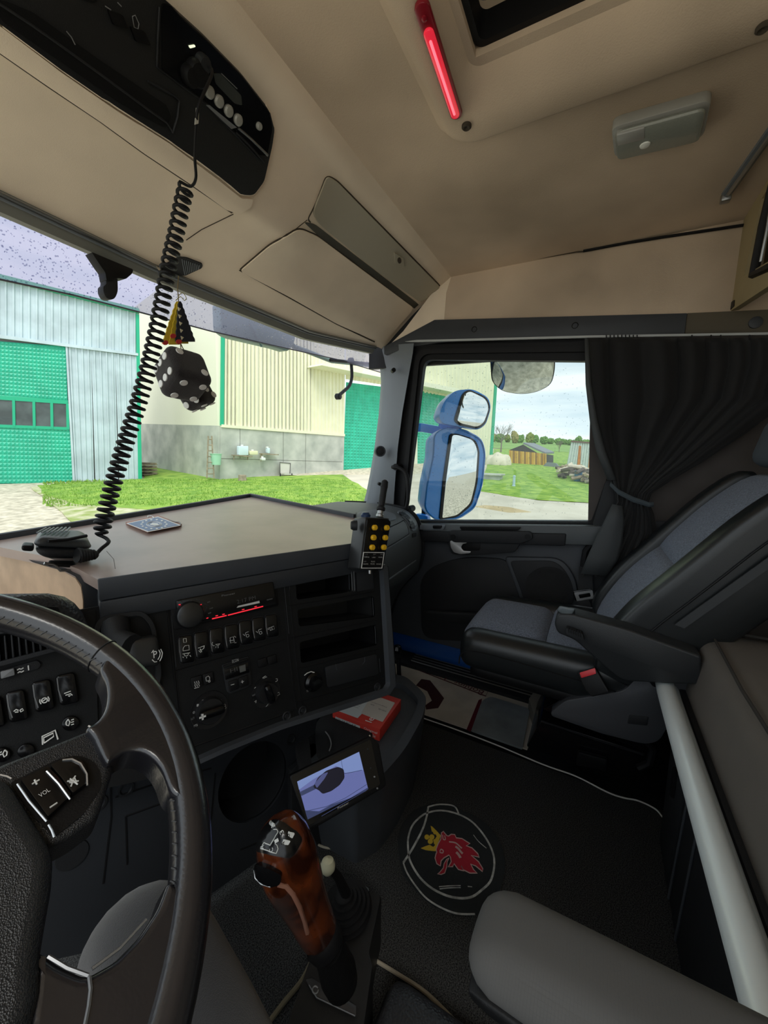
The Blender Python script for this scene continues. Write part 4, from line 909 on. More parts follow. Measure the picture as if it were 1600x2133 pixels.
# rocker switches
sw = [(387, 1352, 30, 56), (419, 1343, 28, 54), (451, 1334, 28, 52), (482, 1326, 28, 50), (511, 1317, 26, 49), (538, 1310, 25, 48), (565, 1303, 25, 46)]
def kx(cx, cy, k=1.0): return lambda x, y: (cx+(x*1.0+y*.10)*k, cy+(y-.16*x)*k)
icons = [
 [[(-3, -22), (3, -22), (3, -14), (-3, -14), (-3, -22)], [(-6, 3), (-5, -3), (-1, -7), (7, -7), (7, 3), (-6, 3)], [(-8, 9), (8, 9)], [(-5, 9), (-3, 14), (3, 14), (5, 9)], [(-8, 15), (-6, 17)], [(0, 16), (0, 19)], [(7, 14), (9, 17)]],
 [[(-7, 6), (7, 3)], [(-3, 8), (0, 11), (5, 8), (6, 4)], [(-6, 11), (-2, 16)], [(-3, 9), (0, 15)]],
 [[(-8, 2), (-10, 6), (-8, 10), (-5, 10)], [(-3, 8), (7, 8)], [(-1, 9), (2, 12), (5, 9)], [(-2, 12), (-3, 15)], [(2, 13), (2, 16)]],
 [[(-3, 2), (4, 1), (5, 12), (-3, 13), (-3, 2)], [(-5, 8), (5, 8)], [(6, 0), (9, 3)], [(5, 14), (9, 14)]],
 [[(-5, 3), (-2, 7), (1, 1), (7, 0)], [(2, 5), (6, 5), (7, 9), (4, 11), (1, 9), (2, 5)]],
 [[(-5, 4), (-2, 8), (1, 2), (7, 1)], [(2, 6), (6, 6), (7, 10), (4, 12), (1, 10), (2, 6)]],
 [[(-8, 5), (5, 2), (6, 8), (-3, 10), (-3, 5)], [(1, 4), (1, 9)], [(-8, 7), (-5, 7)]]]
for (cx, cy, w, h), ic in zip(sw, icons):
    o = slab('rocker_switch', K, rnd(para(cx, cy, w, h), 6), .006, gloss, dash, off=.0005, bevel=.002)
    frame('switch_rim', K, rnd(para(cx, cy, w+3, h+3), 7), rnd(para(cx, cy, w, h), 6), .003, dark, o)
    f = kx(cx, cy); lines('symbol', K, [[f(*p) for p in st] for st in ic], .0006, white if cy > 1340 else mat('dim_print', (.45, .45, .44), .5), o, off=.0068)
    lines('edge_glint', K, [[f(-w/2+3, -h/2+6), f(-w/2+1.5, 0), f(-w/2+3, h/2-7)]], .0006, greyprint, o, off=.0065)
# heater panel: fan dial
dial = mat('dial_black', (.012, .012, .013), .3)
def dialset(cx, cy, r, ang, marks, nm):
    c = P(cx, cy, K); s_ = (c-CAM).dot(FW)/F; R = r*s_
    o = MB().lathe(c, KN, [(R*1.38, 0), (R*1.36, .002), (R*1.08, .001), (R*1.0, .001)], 36).build('dial_well', mat('dial_well', (.010, .010, .011), .3), dash)
    k = MB().lathe(c+KN*.001, KN, [(R, 0), (R*.97, .010), (R*.90, .013), (.0001, .013)], 36); ob = k.build(nm, dial, dash)
    dx = KT*math.cos(ang)+(-KD)*math.sin(ang); dy = KN.cross(dx)
    MB().soft([tuple(c+KN*z+dx*x*R+dy*y*R*.33) for z in (.012, .026) for x, y in ((-.92, -1), (.92, -1), (.92, 1), (-.92, 1))], .006, 6).build('grip', gloss, ob)
    return c, R, dx, dy, ob
c, R, dx, dy, ob = dialset(436, 1478, 27, math.radians(178), None, 'fan_dial')
MB().box(c+dx*R*.75+KN*.0262, (.011, .003, .0012), Matrix((dx, dy, KN)).transposed()).build('pointer', white, ob)
MB().box(c+dx*R*.75+KN*.0262, (.003, .010, .0012), Matrix((dx, dy, KN)).transposed()).build('pointer', white, ob)
for s_, x, y in (('0', 403, 1485), ('1', 411, 1470), ('2', 422, 1461), ('3', 436, 1455), ('4', 448, 1455), ('5', 459, 1461)): ptext('numeral', s_, K, (x-1.5, y+2), (x+2.5, y+1.4), 5, mat('dim_print', (0, 0, 0)), ob, off=.004)
ptext('lettering', 'AUT', K, (398, 1501), (406, 1496), 4, greyprint, ob, off=.004); ptext('lettering', 'PTB', K, (404, 1515), (412, 1512), 4.5, mat('dim_print', (0, 0, 0)), ob, off=.004)
lines('fan_symbol', K, [ell(463, 1470, 2.2, 2.2, 8)+[(465, 1470)], ell(468, 1469, 2.2, 2.2, 8)+[(470, 1469)], ell(464, 1475, 2.2, 2.2, 8)+[(466, 1475)], ell(469, 1474, 2.2, 2.2, 8)+[(471, 1474)]], .0005, mat('dim_print', (0, 0, 0)), ob, off=.003)
c, R, dx, dy, ob = dialset(554, 1441, 22, math.radians(-78), None, 'air_dial')
lines('airflow_symbols', K, [[(575, 1414), (578, 1414), (578, 1418), (574, 1420)], [(576, 1444), (581, 1442), (583, 1446), (578, 1449)], [(555, 1465), (559, 1463), (558, 1468), (554, 1472)], [(530, 1462), (534, 1459), (533, 1464)], [(530, 1434), (533, 1431)], [(547, 1412), (553, 1408), (556, 1410), (549, 1413), (547, 1412)]], .0007, mat('dim_print', (0, 0, 0)), ob, off=.004)
ptext('lettering', 'VENT', K, (525, 1451), (532, 1448), 3, greyprint, ob, off=.004)
# climate display
cl = slab('climate_unit', K, rnd([(461, 1384), (517, 1366), (523, 1424), (517, 1430), (478, 1445), (471, 1440)], 4), .004, dark, dash, bevel=.001)
slab('econ_key', K, rnd([(464, 1386), (516, 1370), (517, 1376), (465, 1392)], 2), .003, black, cl, off=.004, bevel=.0006)
ptext('lettering', 'ECON', K, (484, 1381), (497, 1377), 6, mat('dim_print', (0, 0, 0)), cl, off=.0075)
slab('display', K, rnd([(466, 1395), (517, 1379), (519, 1400), (469, 1416)], 2), .002, gloss, cl, off=.004, bevel=.0004)
ptext('digits', 'HI', K, (480, 1402), (495, 1397), 8, mat('faint_print', (.06, .06, .06), .5), cl, off=.0062)
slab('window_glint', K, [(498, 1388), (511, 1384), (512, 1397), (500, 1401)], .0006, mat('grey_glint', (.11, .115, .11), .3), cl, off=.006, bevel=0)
slab('minus_key', K, rnd([(474, 1420), (494, 1413), (497, 1434), (478, 1441)], 3), .003, black, cl, off=.004, bevel=.001); slab('plus_key', K, rnd([(496, 1412), (516, 1405), (518, 1426), (499, 1433)], 3), .003, black, cl, off=.004, bevel=.001)
lines('signs', K, [[(481, 1427), (488, 1425)], [(502, 1421), (508, 1419)], [(504.5, 1417), (505.5, 1423)]], .0008, mat('dim_print', (0, 0, 0)), cl, off=.0075)
for q, st in (([(395, 1412), (419, 1405), (422, 1428), (400, 1435)], [[(405, 1420), (407, 1424), (406, 1428), (408, 1431)], [(409, 1419), (411, 1423), (410, 1427), (412, 1430)], [(413, 1418), (415, 1422), (414, 1426), (416, 1429)], [(405, 1434), (415, 1431)]]),
              ([(421, 1404), (443, 1398), (446, 1420), (425, 1427)], [[(430, 1419), (429, 1411), (434, 1408), (437, 1411), (437, 1417), (430, 1419)], ell(436, 1419, 2, 2, 7)+[(438, 1419)]])):
    o = slab('key', K, rnd(q, 3), .004, black, dash, bevel=.0012); lines('symbol', K, st, .0007, mat('dim_print', (0, 0, 0)), o, off=.0046)
for q in ([(535, 1374), (554, 1368), (557, 1386), (538, 1391)], [(555, 1368), (574, 1362), (577, 1380), (558, 1385)]): slab('blank_key', K, rnd(q, 3), .0035, black, dash, bevel=.0012)
# right column: lid, mirror knob, small parts
slab('lid', K, rnd([(675, 1388), (783, 1361), (788, 1404), (680, 1432)], 7), .005, dark, dash, bevel=.0015)
lines('lid_mark', K, [[(699, 1383), (702, 1396)], [(760, 1368), (760, 1378), (755, 1384)]], .0006, grey, dash, off=.0052)
c = P(651.5, 1420, K); MB().lathe(c, KN, [(.021, 0), (.020, .006), (.014, .009), (.012, .020), (.010, .024), (.0001, .0245)], 26).build('mirror_knob', gloss, dash)
lines('knob_mark', K, [[(655, 1424), (658, 1428), (662, 1419)], [(634, 1407), (640, 1402), (648, 1399), (655, 1401)]], .0010, white, dash, off=.0045)
ptext('lettering', 'MAX TEMP', K, (639, 1442), (657, 1436), 4.5, mat('dim_print', (0, 0, 0)), dash, off=.001)
for x, y in ((785.5, 1430.5), (630, 1480), (597, 1491)): MB().lathe(P(x, y, K), KN, [(.010, 0), (.010, .002), (.008, .003), (.005, .001), (.004, .003), (.0001, .003)], 16).build('screw', dark, dash)
slab('card_clip', K, rnd([(731, 1186), (738, 1184), (740, 1232), (734, 1234)], 2), .006, dark, dash, bevel=.001)
lines('clip_edge', K, [[(732, 1188), (734, 1230)], [(737, 1187), (739, 1230)]], .0007, mat('mid_grey', (.16, .165, .17), .4), dash, off=.0065)
slab('blank_plate', K, rnd([(740, 1184), (775, 1178), (778, 1226), (743, 1233)], 3), .003, dark, dash, bevel=.001)
# car radio
rad = thing('car_radio', P(465, 1255, K), 'black car radio with round knob and red lit keys', 'radio')
slab('casing', K, rnd([(350, 1243), (574, 1199), (580, 1262), (362, 1312)], 5), .003, black, rad, bevel=.001)
rf = slab('faceplate', K, rnd([(364, 1250), (566, 1211), (573, 1259), (369, 1303)], 4), .010, gloss, rad, off=.003, bevel=.002)
c = P(391, 1279, K); MB().lathe(c+KN*.012, KN, [(.0245, 0), (.0245, .004), (.022, .012), (.020, .013), (.0001, .0125)], 32).build('volume_knob', mat('spun_metal', (.06, .062, .065), .3, metal=.8), rad)
redg = mat('red_backlight', (.35, .01, .02), .4, emit=(1, .03, .05), estr=.45)
lines('red_light_bar', K, [[(442, 1289), (472, 1282)], [(475, 1281.5), (548, 1263)]], .0011, redg, rad, off=.0132)
lines('red_symbols', K, [[(412, 1261), (420, 1259)], [(419, 1271), (424, 1270)], [(414, 1282), (418, 1281)], [(430, 1288), (434, 1287)], [(449, 1283), (454, 1282)], [(463, 1280), (468, 1279)], [(504, 1270), (509, 1269)], [(530, 1264), (535, 1263)], [(372, 1260), (376, 1259)]], .0008, redg, rad, off=.0132)
slab('painted_reflection', K, [(493, 1266), (496, 1262), (540, 1251.5), (541, 1256)], .0006, mat('white_strip', (.62, .62, .60), .4), rad, off=.0132, bevel=0)  # reflection across the radio display, painted as a pale strip
slab('call_key', K, [(398, 1299), (403, 1293), (421, 1288), (419, 1295)], .0008, mat('pink_key', (.45, .28, .28), .4), rad, off=.0132, bevel=0)
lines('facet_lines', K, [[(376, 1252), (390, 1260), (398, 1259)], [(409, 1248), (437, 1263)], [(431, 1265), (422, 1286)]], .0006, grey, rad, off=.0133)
ptext('lettering', 'Pioneer', K, (462, 1243), (490, 1237.5), 4, mat('mid_grey', (0, 0, 0)), rad, off=.0135); ptext('clock', '2:17 PM', K, (494, 1258), (533, 1248), 8, mat('faint_print', (0, 0, 0)), rad, off=.0133)
for s_, a, b in (('PLAY', (391, 1254), (400, 1252)), ('SRC', (432, 1256), (438, 1254)), ('DISP', (437, 1269), (444, 1267)), ('BAND', (434, 1279), (440, 1277)), ('MIXTRAX', (556, 1251), (568, 1248))): ptext('lettering', s_, K, a, b, 2.2, greyprint, rad, off=.0135)
# parking brake lever
pb = thing('parking_brake', P(300, 1350, K), 'square parking brake lever marked P beside the steering wheel', 'brake lever')
pk = rnd([(196, 1302, 14), (212, 1282, 14), (296, 1270, 20), (320, 1298, 16), (334, 1400, 14), (322, 1450, 10), (230, 1470, 10), (200, 1400, 10)], 12)
frame('bezel', K, pk, [(265+(x-265)*.86, 1360+(y-1360)*.90) for x, y in pk], .014, dark, pb)
slab('well', K, [(265+(x-265)*.87, 1360+(y-1360)*.91) for x, y in pk], .002, black, pb, bevel=0)
k3 = (K[0]+KN*.055, KN)
MB().tube([P(240, 1300, K)+KN*.005, P(243, 1330, K)+KN*.03, P(275, 1345, k3)], [.022, .020, .018], 14).build('stem', dark, pb)
f = [P(x, y, k3) for x, y in ((262, 1335), (331, 1325), (334, 1388), (270, 1392))]
MB().soft([tuple(p) for p in (f[3]-KN*.035, f[2]-KN*.035, f[1]-KN*.035, f[0]-KN*.035, f[3], f[2], f[1], f[0])], .007, 8).build('grip', mat('lever_grip', (.02, .021, .022), .3), pb)
ptext('lettering', 'P', k3, (320, 1371), (328, 1369), 14, white, pb, off=.001); lines('lettering', k3, [[(331, 1354), (334, 1360), (333, 1367), (329, 1374)], [(335, 1352), (338.5, 1360), (337, 1369), (333, 1377)], [(320, 1354), (316, 1360)], [(317, 1374), (322, 1379), (327, 1378)]], .0007, white, pb, off=.0015)
# left wing of the panel: vents, slider, rockers, lamp keys
wing = thing('switch_panel', P(90, 1450, K), 'black switch panel with air vents seen through the steering wheel', 'switch panel')
slab('panel', K, [(-80, 1330), (198, 1270), (206, 1600), (-80, 1680)], .004, fade, wing, bevel=0)
for i in range(9): x = -18+i*14; slab('vent_blade', K, [(x, 1326-i*2), (x+4, 1325-i*2), (x+9, 1381-i*4), (x+4, 1382-i*4)], .014, dark, wing, off=.004, bevel=.001)
frame('vent_frame', K, rnd([(-60, 1322), (112, 1288), (120, 1352), (-60, 1400)], 6), rnd([(-60, 1330), (104, 1298), (111, 1346), (-60, 1390)], 4), .018, dark, wing, off=.004)
slab('slider_slot', K, rnd([(-20, 1402), (78, 1374), (87, 1382), (82, 1392), (-20, 1420)], 6), .003, dark, wing, off=.004, bevel=.001)
slab('slider', K, rnd([(2, 1397), (30, 1390), (32, 1404), (4, 1412)], 2), .008, mat('mid_grey', (0, 0, 0)), wing, off=.006, bevel=.002)
lines('heat_waves', K, [[(36, 1396), (40, 1393), (44, 1394), (49, 1391)], [(37, 1402), (41, 1399), (45, 1400), (50, 1397)], [(59, 1386), (60, 1396)]], .0009, white, wing, off=.008)
for cx, cy, ic in ((36, 1468, [[(-9, 12), (-4, 9), (1, 12)], [(-7, 14), (0, 15)], [(4, 12), (9, 10), (11, 14), (5, 16), (4, 12)]]), (90, 1447, [ell(1, 12, 6, 5, 10)+[(7, 12)], [(-8, 8), (-9, 13), (-7, 18)], [(9, 6), (11, 11), (9, 16)], [(-3, 13), (4, 10)]]), (140, 1433, [[(-8, 10), (6, 8), (6, 13), (-6, 14)], [(0, 16), (2, 18), (4, 16)], [(6, 14), (8, 17)]])):
    o = slab('rocker_switch', K, rnd(para(cx, cy, 40, 62, -.22, .16), 9), .010, gloss, wing, off=.004, bevel=.003)
    f_ = lambda x, y: (cx+x+y*.16, cy+y-.22*x)
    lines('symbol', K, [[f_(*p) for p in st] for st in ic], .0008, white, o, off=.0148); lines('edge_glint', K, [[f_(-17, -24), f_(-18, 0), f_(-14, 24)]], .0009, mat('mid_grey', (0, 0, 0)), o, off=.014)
slab('rocker_switch', K, rnd(para(-12, 1482, 40, 62, -.22, .16), 9), .010, gloss, wing, off=.004, bevel=.003)
for cx, cy in ((147, 1505), (55, 1562), (5, 1570)): slab('lamp_key', K, ell(cx, cy, 19, 15, 22, -.3), .007, gloss, wing, off=.004, bevel=.002)
lines('lamp_symbol', K, [[(142, 1498), (138, 1504), (138, 1510), (143, 1512), (146, 1504), (142, 1498)], [(148, 1500), (154, 1498)], [(148, 1505), (154, 1503)], [(148, 1510), (154, 1508)], [(10, 1562), (15, 1566), (14, 1573), (9, 1577), (6, 1570), (10, 1562)], [(-2, 1568), (4, 1566)], [(-2, 1573), (4, 1571)]], .0008, white, wing, off=.0118)
lines('door_symbol', K, [[(89, 1551), (88, 1534), (115, 1521), (121, 1540)], [(92, 1548), (91, 1537), (111, 1527), (112, 1534), (92, 1548)]], .0011, white, wing, off=.006)
# instrument hood
hood = thing('instrument_hood', P(90, 1262, PY(.62)), 'black padded hood over the instruments behind the steering wheel', 'hood')
hp = [(-80, 1240), (0, 1237), (100, 1236), (135, 1243), (155, 1256), (172, 1276), (182, 1300)]
r0_ = [P(x, y, PY(.66)) for x, y in hp]; MB().loft([[p+Vector((0, .10, -.02)) for p in r0_], r0_, [p+Vector((-.004, -.012, -.006)) for p in r0_], [p+Vector((-.008, -.012, -.030)) for p in r0_], [p+Vector((-.01, .02, -.05)) for p in r0_]], False, False).build('cover', leather, hood, 60)
slab('gap', PY(.64), rnd([(85, 1262), (120, 1264), (125, 1280), (100, 1275)], 5), .002, black, hood, bevel=0)

# ---------------------------------------------------------------- lower dash
KL = plane((.04, .63, .3), (-.30, -.95, .12))
ld = thing('lower_dashboard', (0, .65, .2), 'dark grey lower dashboard with oval recess and panels', 'dashboard')
ov = ell(522, 1625, 62, 92, 30, .55)
holeplate('panel', KL, [(100, 1560), (390, 1560), (660, 1470), (640, 1600), (615, 1760), (560, 1770), (430, 1860), (250, 1960), (60, 2000), (60, 1600)], [ov], .01, mat('lower_slate', (.024, .027, .032), .55, bump=.2, bscale=900, spec=.3), ld, off=-.01)
pocket('oval_recess', KL, ov, .09, dark, ld)
lines('panel_joint', KL, [[(448, 1610), (440, 1700), (430, 1760)], [(240, 1660), (330, 1630), (440, 1600)], [(228, 1560), (232, 1700), (215, 1840)], [(500, 1770), (620, 1720)], [(262, 1700), (265, 1800)], [(262, 1700), (400, 1650)]], .002, rubber, ld)
for x, y in ((606, 1540), (262, 1643), (205, 1672)): MB().lathe(P(x, y, KL), KL[1], [(.014, -.003), (.014, .003), (.010, .003), (.007, -.002)], 18).build('screw_well', dark, ld)
MB().lathe(P(150, 1780, KL), KL[1], [(.025, 0), (.024, .003), (.0001, .003)], 24).build('round_cap', dark, ld)
slab('support', plane((.10, .58, .2), (-.3, -.95, .2)), [(598, 1600), (625, 1575), (640, 1600), (700, 1740), (640, 1760), (600, 1755)], .02, dark, ld)
# engine-tunnel tray
tray = thing('side_tray', (.3, .5, .25), 'slate storage tray with ribbed mat beside the dashboard', 'tray')
to = rnd([(640, 1500), (700, 1440), (790, 1400), (845, 1408, 14), (878, 1438, 14), (889, 1454, 10), (881, 1494, 20), (842, 1564, 30), (799, 1612, 10), (740, 1640), (650, 1600)], 10)
ti = rnd([(655, 1510), (705, 1452), (792, 1416), (838, 1424, 10), (864, 1446, 10), (872, 1460, 8), (861, 1492, 20), (819, 1564, 30), (782, 1600, 8), (740, 1615), (660, 1580)], 10)
tz = PZ(.25); A = [P(x, y, tz) for x, y in to]; B = [P(x, y, tz) for x, y in ti]
MB().loft([[p+Vector((0, 0, -.25))+(Vector((.3, .55, 0))-Vector((p.x, p.y, 0)))*.12 for p in A], [p-Vector((0, 0, .012)) for p in A], A, B, [p-Vector((0, 0, .022)) for p in B]], True, False).build('shell', grey, tray, 40)
MB().prism([p-Vector((0, 0, .026)) for p in B], (0, 0, .006)).build('ribbed_mat', mat('tray_mat', (.05, .057, .066), .55, bump=1, bscale=230, wave='check'), tray)
# black monitor housing and screen in front of the tray
mpc = P(700, 1625, PY(.40)); MP = plane(mpc, (-.52, -.62, .58))
mon = thing('monitor', mpc, 'small monitor showing a reversing camera picture below the dashboard', 'monitor')
mo = rnd([(599, 1614, 8), (768, 1532, 8), (784, 1548, 6), (799, 1636, 8), (640, 1728, 8)], 8)
slab('housing', MP, mo, .022, black, mon, off=-.022, bevel=.004)
slab('screen_glass', MP, rnd([(606, 1618), (772, 1540), (792, 1634), (642, 1720)], 5), .001, gloss, mon, bevel=0)
def em(nm, c, s_=1): return mat(nm, (0, 0, 0), .3, emit=c, estr=s_)
scr = [(619, 1628), (748, 1566), (767, 1644), (641, 1707)]
slab('picture', MP, scr, .0004, em('screen_blue', (.055, .065, .16)), mon, off=.001, bevel=0)
slab('picture_sky', MP, [(619, 1628), (748, 1566), (757, 1604), (720, 1610), (700, 1595), (650, 1625), (623, 1645)], .0003, em('screen_sky', (.08, .11, .22)), mon, off=.0014, bevel=0)
slab('picture_road', MP, [(624, 1650), (660, 1632), (665, 1640), (628, 1658)], .0003, em('screen_dark', (.015, .02, .05)), mon, off=.0016, bevel=0)
slab('picture_vehicle', MP, rnd([(652, 1640), (662, 1620), (680, 1605), (704, 1597), (716, 1602), (718, 1620), (708, 1635), (690, 1648), (672, 1654), (664, 1646)], 4), .0003, em('screen_black', (.002, .002, .006)), mon, off=.0017, bevel=0)
slab('picture_hood', MP, rnd([(655, 1632), (672, 1612), (684, 1608), (676, 1622), (660, 1642)], 3), .0003, em('screen_car', (.03, .035, .09)), mon, off=.0019, bevel=0)
lines('picture_lines', MP, [[(711, 1584), (716, 1612), (754, 1604)], [(636, 1690), (680, 1680), (720, 1662), (764, 1634)], [(670, 1700), (764, 1646)]], .0005, em('screen_dark', (0, 0, 0)), mon, off=.0015)
slab('picture_edge', MP, [(641, 1707), (636, 1688), (665, 1690), (690, 1676), (730, 1662), (767, 1640), (767, 1644)], .0003, em('screen_dark', (0, 0, 0)), mon, off=.0016, bevel=0)
ptext('lettering', 'Pioneer', MP, (704, 1686), (727, 1674), 4, mat('dim_print', (0, 0, 0)), mon, off=.002)
for x, y in ((766, 1560), (772, 1600), (780, 1618), (786, 1642)): slab('key', MP, ell(x, y, 2, 2, 8), .0005, greyprint if y > 1610 else dark, mon, off=.001, bevel=0)
MB().tube([P(772, 1531, MP)-MP[1]*.01, P(792, 1574, MP)-MP[1]*.012, P(799, 1600, MP)-MP[1]*.02], .0025, 6).build('chrome_edge', chrome, mon)
bk_ = thing('dark_pouch', P(690, 1545, PZ(.235)), 'black fabric pad lying on the tray behind the monitor', 'pad')
MB().prism([P(x, y, PZ(.232)) for x, y in rnd([(612, 1560, 20), (640, 1500, 20), (690, 1498, 10), (780, 1532, 10), (770, 1548, 10), (625, 1618, 10)], 12)], (0, 0, .018), .006, 3).build('pad', mat('black_fabric', (.01, .01, .011), .9, bump=.5, bscale=400), bk_)
MB().tube([P(x, y, PZ(.254)) for x, y in spl([(678, 1524), (686, 1535), (690, 1550), (686, 1564)], 4)], .0016, 6).build('piping', greyprint, bk_)
# red carton on the tray
bz = PZ(.268); a, b, c = P(692.7, 1481.7, bz), P(791.5, 1519.5, bz), P(836, 1456.5, bz); d = a+(c-b)
cart = thing('red_carton', (a+c)/2, 'flat red and white cardboard box lying on the side tray', 'box')
redc = mat('red_card', (.62, .045, .03), .45)
MB().prism([p-Vector((0, 0, .036)) for p in (a, b, c, d)], (0, 0, .036), .0015).build('carton', redc, cart)
TOP = (a, Vector((0, 0, 1))); FRT = (a, (b-a).cross(Vector((0, 0, 1))))
FRT = (a, FRT[1].normalized())
slab('paper_label', TOP, [(702, 1480), (775, 1450), (788, 1452), (745, 1496)], .0006, mat('white_label', (.62, .64, .64), .6), cart, off=.0006, bevel=0)
slab('paper_label', TOP, rnd([(775, 1447), (823, 1464), (797, 1504), (752, 1486)], 2), .0006, mat('cream_label', (.60, .54, .48), .6), cart, off=.0009, bevel=0)
e1 = (b-a).normalized(); e2 = (d-a).normalized(); LB, LD = (b-a).length, (d-a).length
def toptext(s_, u, v, ux, w, h, m, z=.0018): text('lettering', s_, a+e1*LB*u+e2*LD*v+Vector((0, 0, z)), ux, Vector((0, 0, 1)).cross(ux), w, h, m, cart)
inkm = mat('ink', (.03, .03, .035), .6)
toptext('Diagramskivor', .86, .62, -e1+e2*-.0, .055, .005, inkm); toptext('FOR', .62, .55, -e1, .012, .005, inkm); toptext('EGEN BIL', .90, .50, -e1, .026, .005, inkm)
toptext('T/D', .55, .80, e1, .016, .010, inkm)
for k in range(6): toptext('lorem ipsum dolor'[:12+k % 3] if 0 else 'iiiiiii iiii iiiiiii', .10, .30+k*.06, e1*1.0, .045, .0028, inkm)
toptext('le', .80, .06, e2, .022, .020, mat('white_ink', (.8, .78, .75), .5)); 
fu = e1; fz = Vector((0, 0, 1)); fo = a-e2*.0008
MB().prism([fo+e1*LB*.07-fz*.012, fo+e1*LB*.60-fz*.012, fo+e1*LB*.60-fz*.029, fo+e1*LB*.07-fz*.029], -e2*.0004).build('white_band', mat('white_label', (0, 0, 0)), cart)
nfr = -e2
text('lettering', '125-24 EC 4 K', fo-e2*.0006+e1*LB*.09-fz*.021, e1, fz, LB*.44, .0075, inkm, cart, th=.0)
text('lettering', 'Original', fo-e2*.0006+e1*LB*.68-fz*.018, e1, fz, LB*.27, .0085, mat('white_ink', (0, 0, 0)), cart, th=.0)
text('lettering', 'Kienzle', fo-e2*.0006+e1*LB*.68-fz*.029, e1, fz, LB*.24, .0085, mat('white_ink', (0, 0, 0)), cart, th=.0)

# ---------------------------------------------------------------- right-hand dash with glovebox
gb = thing('glovebox_dash', (.7, .75, .6), 'rounded slate dashboard end with air vent and glovebox', 'dashboard')
pr = [(1.12, .775), (.95, .782), (.84, .778), (.76, .765), (.715, .735), (.690, .690), (.675, .63), (.672, .56), (.69, .48), (.74, .42), (.80, .32), (.86, .1), (.9, -.05)]
pr = [tuple(p) for p in spl([Vector((y, z, 0)) for y, z in pr], 3)]
rings = []
for i in range(26):
    X = .20+i*.031; k = max(0, (X-.93)/.045); sh_ = .035*k*k; rings.append([Vector((X, p[0]+sh_*.6, p[1]-(sh_ if p[1] > .5 else 0))) for p in pr])
go = MB().loft(rings, False, False).build('cover', slate, gb, 60); bg = bvh_of(go)
MB().prism([Vector((.975, p[0], p[1])) for p in pr]+[Vector((.975, 1.12, -.05))], (.004, 0, 0)).build('end_cover', dark, gb)
surfwire('lid_seam', bg, [(812, 1098), (830, 1090), (842, 1083)], .0022, rubber, gb); surfwire('lid_seam', bg, [(802, 1142), (820, 1132), (852, 1112), (850, 1100), (842, 1085)], .0018, rubber, gb)
surfwire('lid_edge', bg, [(804, 1144), (822, 1134), (852, 1115)], .0010, greyl, gb, off=.001)
surfpatch('top_pad', bg, rnd([(745, 1068, 8), (790, 1062), (822, 1072, 8), (826, 1082, 6), (812, 1086), (740, 1090)], 6), .004, greyl, gb, res=25)
surfpatch('vent_frame', bg, rnd([(826, 1067, 4), (835, 1064, 4), (852, 1073, 8), (864, 1090, 8), (867, 1103, 4), (858, 1107, 4), (848, 1085, 6)], 4), .005, greyl, gb, res=20)
surfpatch('vent_opening', bg, rnd([(829, 1069, 3), (838, 1068, 4), (850, 1076, 6), (862, 1094, 6), (863, 1102, 3), (856, 1103, 3), (849, 1086, 5)], 3), .0065, black, gb, res=20)
for i in range(8):
    t = i/7; x = 834+t*26; y = 1070+t*t*10+t*18; surfwire('vent_slat', bg, [(x-3, y+2), (x+4, y-2)], .0014, grey, gb, off=.008)
surfpatch('vent_wheel', bg, rnd([(848, 1083), (856, 1082), (857, 1087), (850, 1088)], 2), .009, greyl, gb, res=20)
surfpatch('latch', bg, rnd([(858, 1111), (865, 1110), (865, 1118), (858, 1120)], 2), .006, dark, gb, res=20)
surfwire('knee_ledge', bg, [(806, 1210), (826, 1196), (866, 1168)], .006, greyl, gb, off=-.002)

# ---------------------------------------------------------------- wooden-look desk plate on the dashboard
dk = thing('cab_table', (0, .85, .80), 'brown laminate cab table with slate rim on top of the dashboard', 'table')
lam = mat('brown_laminate', (.34, .255, .22), .32, var=.10, vscale=9, bump=.05, bscale=60, spec=.55)
FLp, FRp = P(203, 1207, deskP), P(745, 1131, deskP)
top_px = [(203, 1207), (745, 1131), (742, 1080), (526, 1036), (0, 1128), (-90, 1142), (-90, 1170), (40, 1150), (120, 1172)]
tp = [P(x, y, deskP) for x, y in [(203, 1207), (745, 1131), (741, 1078), (526, 1035), (-40, 1132), (0, 1140), (90, 1158), (165, 1186)]]
MB().prism([p-Vector((0, 0, .018)) for p in tp], (0, 0, .018)).build('table_top', lam, dk)
lip = MB(); lp = [P(x, y, deskP) for x, y in ((-60, 1135), (526, 1034), (742, 1078))]
for p0, p1 in zip(lp[:-1], lp[1:]):
    dv = (p1-p0).normalized(); sd2 = Vector((0, 0, 1)).cross(dv); sd2 = sd2 if sd2.y > 0 else -sd2
    lip.prism([p0-Vector((0, 0, .02)), p1-Vector((0, 0, .02)), p1+Vector((0, 0, .012)), p0+Vector((0, 0, .012))], sd2*.014, .003)
lip.build('back_lip', grey, dk)
MB().prism([P(741, 1076, deskP)+Vector(v) for v in ((0, 0, -.02), (.02, .01, -.02), (.02, .01, .012), (0, 0, .012))], FRp-P(741, 1076, deskP)+Vector((.01, .01, 0))).build('right_lip', dark, dk)
fd = (FRp-FLp).normalized(); fn = Vector((fd.y, -fd.x, 0)).normalized(); fz_ = Vector((0, 0, 1))
MB().prism([FLp+fz_*.0015+fn*.004, FLp-fz_*.036+fn*.004, FLp-fz_*.036+fn*-.03, FLp+fz_*.0015+fn*-.001], FRp-FLp, .004).build('front_edge', grey, dk)
MB().prism([FLp-fz_*.037+fn*.004, FLp-fz_*.075+fn*.004, FLp-fz_*.075-fn*.05, FLp-fz_*.037-fn*.05], (FRp-FLp)*1.12, .003).build('apron', mat('slate_dark', (.028, .031, .036), .5, bump=.2, bscale=600), dk)
